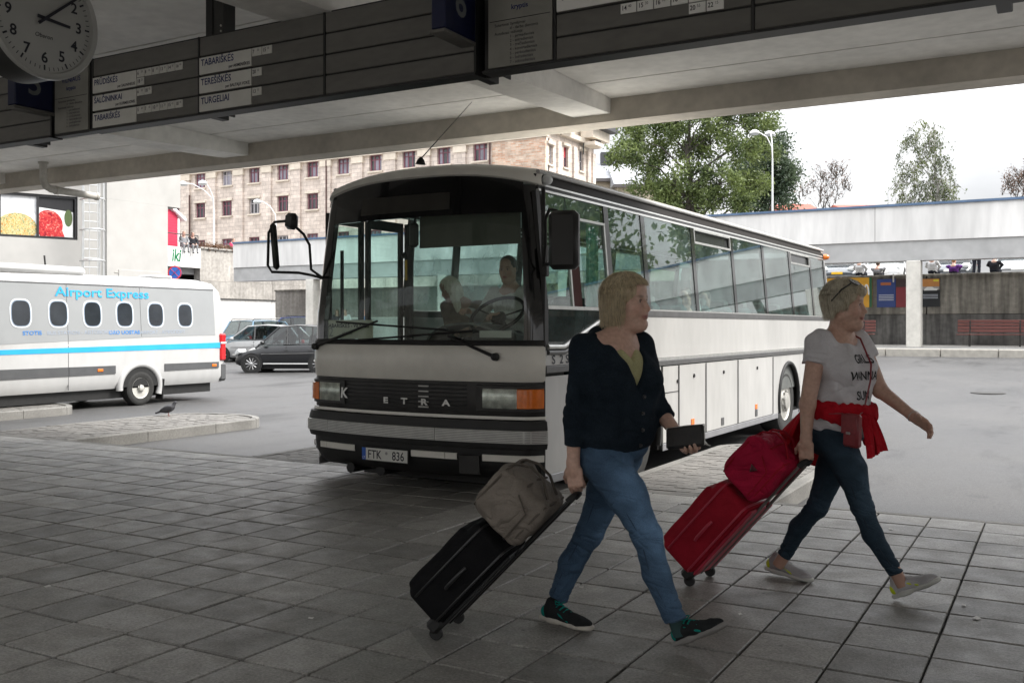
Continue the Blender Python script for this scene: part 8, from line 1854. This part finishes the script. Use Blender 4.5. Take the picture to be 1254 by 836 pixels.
# ======================= people further off, pigeons =======================
def bw(p):   # coach frame -> world
    ca, sa = math.cos(BA), math.sin(BA); return np.array((BO.x+p[0]*ca+p[1]*sa, BO.y-p[0]*sa+p[1]*ca, p[2]))
def bl_w(px, py, y): return bw(bus_local(px, py, y))
def figure(label, group, base, head, face, shoulder_dir, hips, knees, feet, hands, elbows, cols, skin=(0.50, 0.31, 0.24), hair=None, vox=0.008, detail=True, hairlen='short', male=True, cat='person', seat=False):
    """a full clothed figure from its joints; cols = (top, trousers, shoes, hair)"""
    r = empty('person', base, 0, label, cat, group); H = Frame(head, face); sd = Vector(shoulder_dir).normalized()   # to the figure's left
    f = Vector(sd).cross(Vector((0, 0, 1))); Tt = Frame(hips, f); sh_c = np.array(head)+H.vec(-0.045, 0, -0.235); B = Field()
    head_ops(B, H, plump=0.4 if male else 0.2, male=male, neck_to=sh_c+np.array((0, 0, 0.045)), nr=0.058 if male else 0.05)
    sR, sL = sh_c-np.array(sd)*0.185, sh_c+np.array(sd)*0.185
    B.cap(sh_c, hips, 0.10, 0.11, 0.04, sd, 1.3)
    for s_, e_, h_, sg in ((sR, elbows[0], hands[0], 1), (sL, elbows[1], hands[1], -1)):
        B.cap(s_, e_, 0.045, 0.038, 0.02); B.cap(e_, h_, 0.036, 0.026, 0.02); d_ = np.array(h_)-np.array(e_); hand_ops(B, h_, d_, (0, 0, -1) if abs(d_[2]) < np.linalg.norm(d_)*0.8 else tuple(-np.array(sd)*sg), (0.6, 0.7, 0.5), sg, 0.6)
    sdf_obj('body', B, min(vox, 0.006) if detail else vox, SKIN, r, None, face_tint(H, skin))
    K = Field(); mid = (sh_c+np.array(hips))/2
    K.cap(sh_c+np.array((0, 0, -0.10)), hips, 0.130, 0.135, 0.05, sd, 1.38); K.cap(sR, sL, 0.062, None, 0.05)
    for s_, e_, h_ in ((sR, elbows[0], hands[0]), (sL, elbows[1], hands[1])): K.cap(s_, e_, 0.066, 0.056, 0.03); K.cap(e_, np.array(e_)*0.15+np.array(h_)*0.85, 0.054, 0.042, 0.02)
    sdf_obj('shirt', K, vox, cols[0], r, waves(51, 0.004, 0.09))
    D = Field(); D.ell(hips, (0.15, 0.18, 0.12), Tt.R, 0.04)
    for sg, k_, a_ in ((-1, knees[0], feet[0]), (1, knees[1], feet[1])):
        hp = np.array(hips)+np.array(sd)*0.09*sg+np.array((0, 0, -0.03)); D.cap(hp, k_, 0.088, 0.064, 0.03); D.cap(k_, a_, 0.062, 0.045, 0.02)
    sdf_obj('trousers', D, vox, cols[1], r, waves(52, 0.003, 0.1))
    for a_ in feet:
        S_ = Field(); fw = np.array(f); S_.cap(np.array(a_)+fw*-0.03+[0, 0, -0.045], np.array(a_)+fw*0.15+[0, 0, -0.055], 0.040, 0.032, 0.02); sdf_obj('shoe', S_, 0.008, cols[2], r)
    if detail: eyes(r, H)
    if cols[3] is not None:
        if hairlen == 'short':
            Fh = Field(); e = lambda c, rr_, k=0.02, **kw: Fh.ell(H(*c), rr_, H.R, k, **kw)
            e((-0.016, 0, 0.046), (0.101, 0.081, 0.091)); e((-0.045, 0, 0.0), (0.066, 0.077, 0.065)); e((0.10, 0, 0.005), (0.075, 0.09, 0.078), 0.012, sub=True)
            sdf_obj('hair', Fh, 0.006, cols[3], r, waves(60, 0.002, 0.02))
        elif hairlen == 'long':
            Fh = Field(); e = lambda c, rr_, k=0.02, **kw: Fh.ell(H(*c), rr_, H.R, k, **kw)
            e((-0.012, 0, 0.046), (0.106, 0.088, 0.093)); e((-0.05, 0, -0.03), (0.07, 0.09, 0.12), 0.03)
            for s_ in (-1, 1): Fh.cap(H(0.0, s_*0.075, 0.0), H(0.04, s_*0.085, -0.24), 0.04, 0.022, 0.03, H.R[0], 1.5)
            Fh.cap(H(-0.06, 0, 0), H(-0.05, 0, -0.25), 0.065, 0.04, 0.03); e((0.09, 0, -0.035), (0.05, 0.05, 0.085), 0.01, sub=True)
            sdf_obj('hair', Fh, 0.006, cols[3], r, lambda X: 0.003*np.sin(X[:, 0]*230)+0.003*np.sin(X[:, 1]*260))
    return r
STRIPE = M('striped_shirt', (0.70, 0.69, 0.66), rough=0.85, var=0.25, scale=60, stretch=(4, 4, 0.2)); DKT = cloth_mat('dark_trousers', (0.02, 0.022, 0.03), 200); GREYH = hair_mat('grey_hair', (0.06, 0.05, 0.045), (0.20, 0.18, 0.16)); BRNH = hair_mat('brown_hair', (0.03, 0.018, 0.01), (0.10, 0.06, 0.035)); SHOEK = M('black_shoe', (0.015, 0.015, 0.015), rough=0.4)
BEIGEC = cloth_mat('beige_coat', (0.24, 0.19, 0.15), 200)
# driver
hd_ = bl_w(622, 330, 1.0); lf = np.array(bw((1, 0, 0))-bw((0, 0, 0))); bk = np.array(bw((0, 1, 0))-bw((0, 0, 0)))
hip = hd_+bk*0.12+np.array((0, 0, -0.66))
figure('coach driver in a pale striped shirt at the steering wheel', 'people inside the coach', (hip[0], hip[1], 0.56), hd_, (0.12, -0.98, -0.12), lf, hip, [hip-bk*0.42-lf*0.13+[0, 0, 0.04], hip-bk*0.42+lf*0.13+[0, 0, 0.04]], [hip-bk*0.5-lf*0.13+[0, 0, -0.32], hip-bk*0.5+lf*0.13+[0, 0, -0.32]],
       [hd_-bk*0.38-lf*0.22+[0, 0, -0.40], hd_-bk*0.30+lf*0.10+[0, 0, -0.44]], [hd_-bk*0.05-lf*0.30+[0, 0, -0.46], hd_-bk*0.0+lf*0.30+[0, 0, -0.46]], (STRIPE, DKT, SHOEK, GREYH), (0.54, 0.35, 0.27))
# blonde passenger bending forward behind the windscreen
hd_ = bl_w(551, 354, 1.75); hip = hd_+bk*0.20+lf*0.22+np.array((0, 0, -0.58))
figure('long-haired blonde passenger with bowed head inside the coach', 'people inside the coach', (hip[0], hip[1], 0.56), hd_, (-0.55, -0.70, -0.45), lf*0.8+bk*0.3, hip, [hip-bk*0.40-lf*0.13, hip-bk*0.40+lf*0.13], [hip-bk*0.45-lf*0.13+[0, 0, -0.34], hip-bk*0.45+lf*0.13+[0, 0, -0.34]],
       [hip-bk*0.36-lf*0.10+[0, 0, 0.15], hip-bk*0.36+lf*0.10+[0, 0, 0.15]], [hip-bk*0.10-lf*0.30+[0, 0, 0.20], hip-bk*0.10+lf*0.28+[0, 0, 0.20]], (BEIGEC, DKT, SHOEK, LBLON), (0.45, 0.28, 0.21), hairlen='long', male=False)
# passengers in the seats
for (y, x, col, lab, up) in ((4.55, -0.45, cloth_mat('white_blouse', (0.5, 0.5, 0.48), 200), 'passenger with a raised hand by the coach side window', True), (5.4, -0.5, cloth_mat('green_jumper', (0.10, 0.2, 0.16), 200), 'passenger sitting behind the one with the raised hand', False)):
    hd_ = bw((x, y, 1.80)); hip = hd_+bk*0.10+np.array((0, 0, -0.66))
    ha = hd_-bk*0.25+lf*0.20+np.array((0, 0, 0.12)) if up else hd_-bk*0.3+lf*0.1+np.array((0, 0, -0.5))
    figure(lab, 'people inside the coach', (hip[0], hip[1], 0.95), hd_, (0.1, -1, -0.1), lf, hip, [hip-bk*0.42-lf*0.13, hip-bk*0.42+lf*0.13], [hip-bk*0.45-lf*0.13+[0, 0, -0.1], hip-bk*0.45+lf*0.13+[0, 0, -0.1]], [hd_-bk*0.3-lf*0.1+[0, 0, -0.5], ha], [hd_-lf*0.28+[0, 0, -0.46], hd_-bk*0.18+lf*0.26+[0, 0, -0.32]], (col, DKT, SHOEK, BRNH), vox=0.012, detail=False)
def simple(label, group, p, face, pose, cols, s=1.0, male=True, hairlen='short', vox=0.016):
    p = np.array(p, float); f = np.array(Vector(face).normalized()); l = np.array((-f[1], f[0], 0)); hz = 0.92*s if pose == 'stand' else 0.12*s; hip = p+[0, 0, hz]; hd_ = hip+np.array((0, 0, 0.68*s))+f*0.03
    if pose == 'stand': kn = [p-l*0.09+[0, 0, 0.48*s], p+l*0.09+f*0.04+[0, 0, 0.48*s]]; ft = [p-l*0.10+[0, 0, 0.09], p+l*0.10+f*0.05+[0, 0, 0.09]]; ha = [hip-l*0.27+f*0.05+[0, 0, -0.05], hip+l*0.27+f*0.05+[0, 0, -0.05]]; el = [hip-l*0.28+[0, 0, 0.20*s], hip+l*0.28+[0, 0, 0.20*s]]
    else: kn = [hip+f*0.42*s-l*0.12, hip+f*0.42*s+l*0.12]; ft = [hip+f*0.45*s-l*0.12+[0, 0, -0.38], hip+f*0.45*s+l*0.12+[0, 0, -0.38]]; ha = [hip+f*0.35-l*0.1+[0, 0, 0.08], hip+f*0.35+l*0.1+[0, 0, 0.08]]; el = [hip-l*0.27+f*0.05+[0, 0, 0.22], hip+l*0.27+f*0.05+[0, 0, 0.22]]
    return figure(label, group, tuple(p), hd_, tuple(f+np.array((0, 0, -0.15))), l, hip, kn, ft, ha, el, cols, vox=vox, detail=False, male=male, hairlen=hairlen)
cm = lambda n, c: cloth_mat(n, c, 120)
DKJ, WHT, PNK, PUR, BLU, GRY = cm('dark_jacket', (0.03, 0.03, 0.035)), cm('white_shirt', (0.6, 0.6, 0.6)), cm('pink_top', (0.5, 0.05, 0.12)), cm('purple_top', (0.12, 0.04, 0.2)), cm('blue_top', (0.10, 0.2, 0.35)), cm('grey_top', (0.22, 0.22, 0.23))
GIN = hair_mat('ginger_hair', (0.2, 0.07, 0.02), (0.4, 0.18, 0.06))
g = 'people waiting across the yard'
for px, col, lab, hl in ((413, DKJ, 'person in a dark jacket seen through the coach windscreen, left of two', 'long'), (423, WHT, 'person in a white shirt seen through the coach windscreen, right of two', 'short'), (446, BLU, 'person in pale blue seen through the coach door glass', 'short')):
    q = onY(px, 390, 41.5); simple(lab, g, (q.x, q.y, 0.665), (0.4, -0.9, 0), 'stand', (col, DKT, SHOEK, BRNH), hairlen=hl)
for px, col, lab in ((225, GRY, 'person in grey seated on the plaza edge by the red kiosk'), (236, DKJ, 'person in dark clothes leaning back on the plaza edge')):
    q = onX(px, 300, -44.1); simple(lab, g, (q.x, q.y, 6.01), (0.9, -0.4, 0), 'sit', (col, GRY, SHOEK, BRNH))
q = onX(285, 300, -45.4); simple('person in pink standing behind the plaza parapet', g, (q.x, q.y, 5.86), (0.9, 0.2, 0), 'stand', (PNK, DKT, SHOEK, BRNH), 0.62)
for px, col, hairm, lab, po, s_ in ((1053, WHT, BRNH, 'person in white sitting on the retaining wall nearest the coach', 'sit', 0.85), (1075, GRY, BRNH, 'child in grey sitting on the retaining wall left of the column', 'sit', 0.6), (1142, WHT, BRNH, 'person in a white shirt on the wall just right of the column', 'sit', 0.9), (1168, PUR, GIN, 'ginger-haired person in purple sitting on the retaining wall', 'sit', 0.65), (1196, BLU, BRNH, 'person in blue standing by the cars above the wall', 'stand', 1.0), (1218, DKJ, BRNH, 'person in black sitting on the wall near the right edge', 'sit', 0.8)):
    q = onY(px, 335, 44.25 if po == 'sit' else 45.6); simple(lab, 'people on the upper terrace', (q.x, q.y, 3.64 if po == 'sit' else 3.5), (0.2, 1 if po == 'sit' else -1, 0), po, (col, DKT, SHOEK, hairm), s_)
# pigeons
PIG = M('pigeon_grey', (0.035, 0.036, 0.042), rough=0.6, var=0.4, scale=30); PIGL = M('pigeon_leg', (0.2, 0.05, 0.04), rough=0.6)
def pigeon(loc, ang, label):
    r = empty('pigeon', loc, 0, label, 'pigeon', 'pigeons on the traffic islands'); f = np.array((math.cos(ang), math.sin(ang), 0)); l = np.array((-f[1], f[0], 0)); b = np.array(loc); F_ = Field(); c = lambda x, y, z: b+f*x+l*y+np.array((0, 0, z))
    R_ = Frame((0, 0, 0), (f[0], f[1], 0.35)).R
    F_.ell(c(0, 0, 0.115), (0.105, 0.062, 0.062), R_, 0.02); F_.cap(c(0.07, 0, 0.15), c(0.098, 0, 0.205), 0.036, 0.024, 0.02); F_.ell(c(0.108, 0, 0.218), (0.028, 0.022, 0.023), np.eye(3), 0.01); F_.cap(c(0.13, 0, 0.213), c(0.153, 0, 0.206), 0.006, 0.003, 0.004)
    F_.cap(c(-0.07, 0, 0.095), c(-0.19, 0, 0.05), 0.026, 0.014, 0.02, l, 1.7)
    sdf_obj('body', F_, 0.005, PIG, r)
    for s_ in (-1, 1):
        W_ = Field(); W_.ell(c(-0.03, s_*0.056, 0.112), (0.105, 0.016, 0.045), R_, 0.01); sdf_obj('wing', W_, 0.005, M('pigeon_wing', (0.022, 0.022, 0.026), rough=0.6, var=0.5, scale=25), r)
        MB().tube([c(0.005, s_*0.022, 0.07)-b, c(0.0, s_*0.024, 0.0)-b, c(0.03, s_*0.028, 0.002)-b], 0.005, 5).build('leg', PIGL, r)
q = G(206, 509.0, 0.0); pigeon((q.x, q.y, 0.0), TH+0.25, 'dark pigeon standing on the brick island left of the coach')
q = G(22, 489.5, 0.0); pigeon((q.x, q.y, 0.0), TH+math.pi-0.2, 'small dark pigeon on the island beneath the minibus')
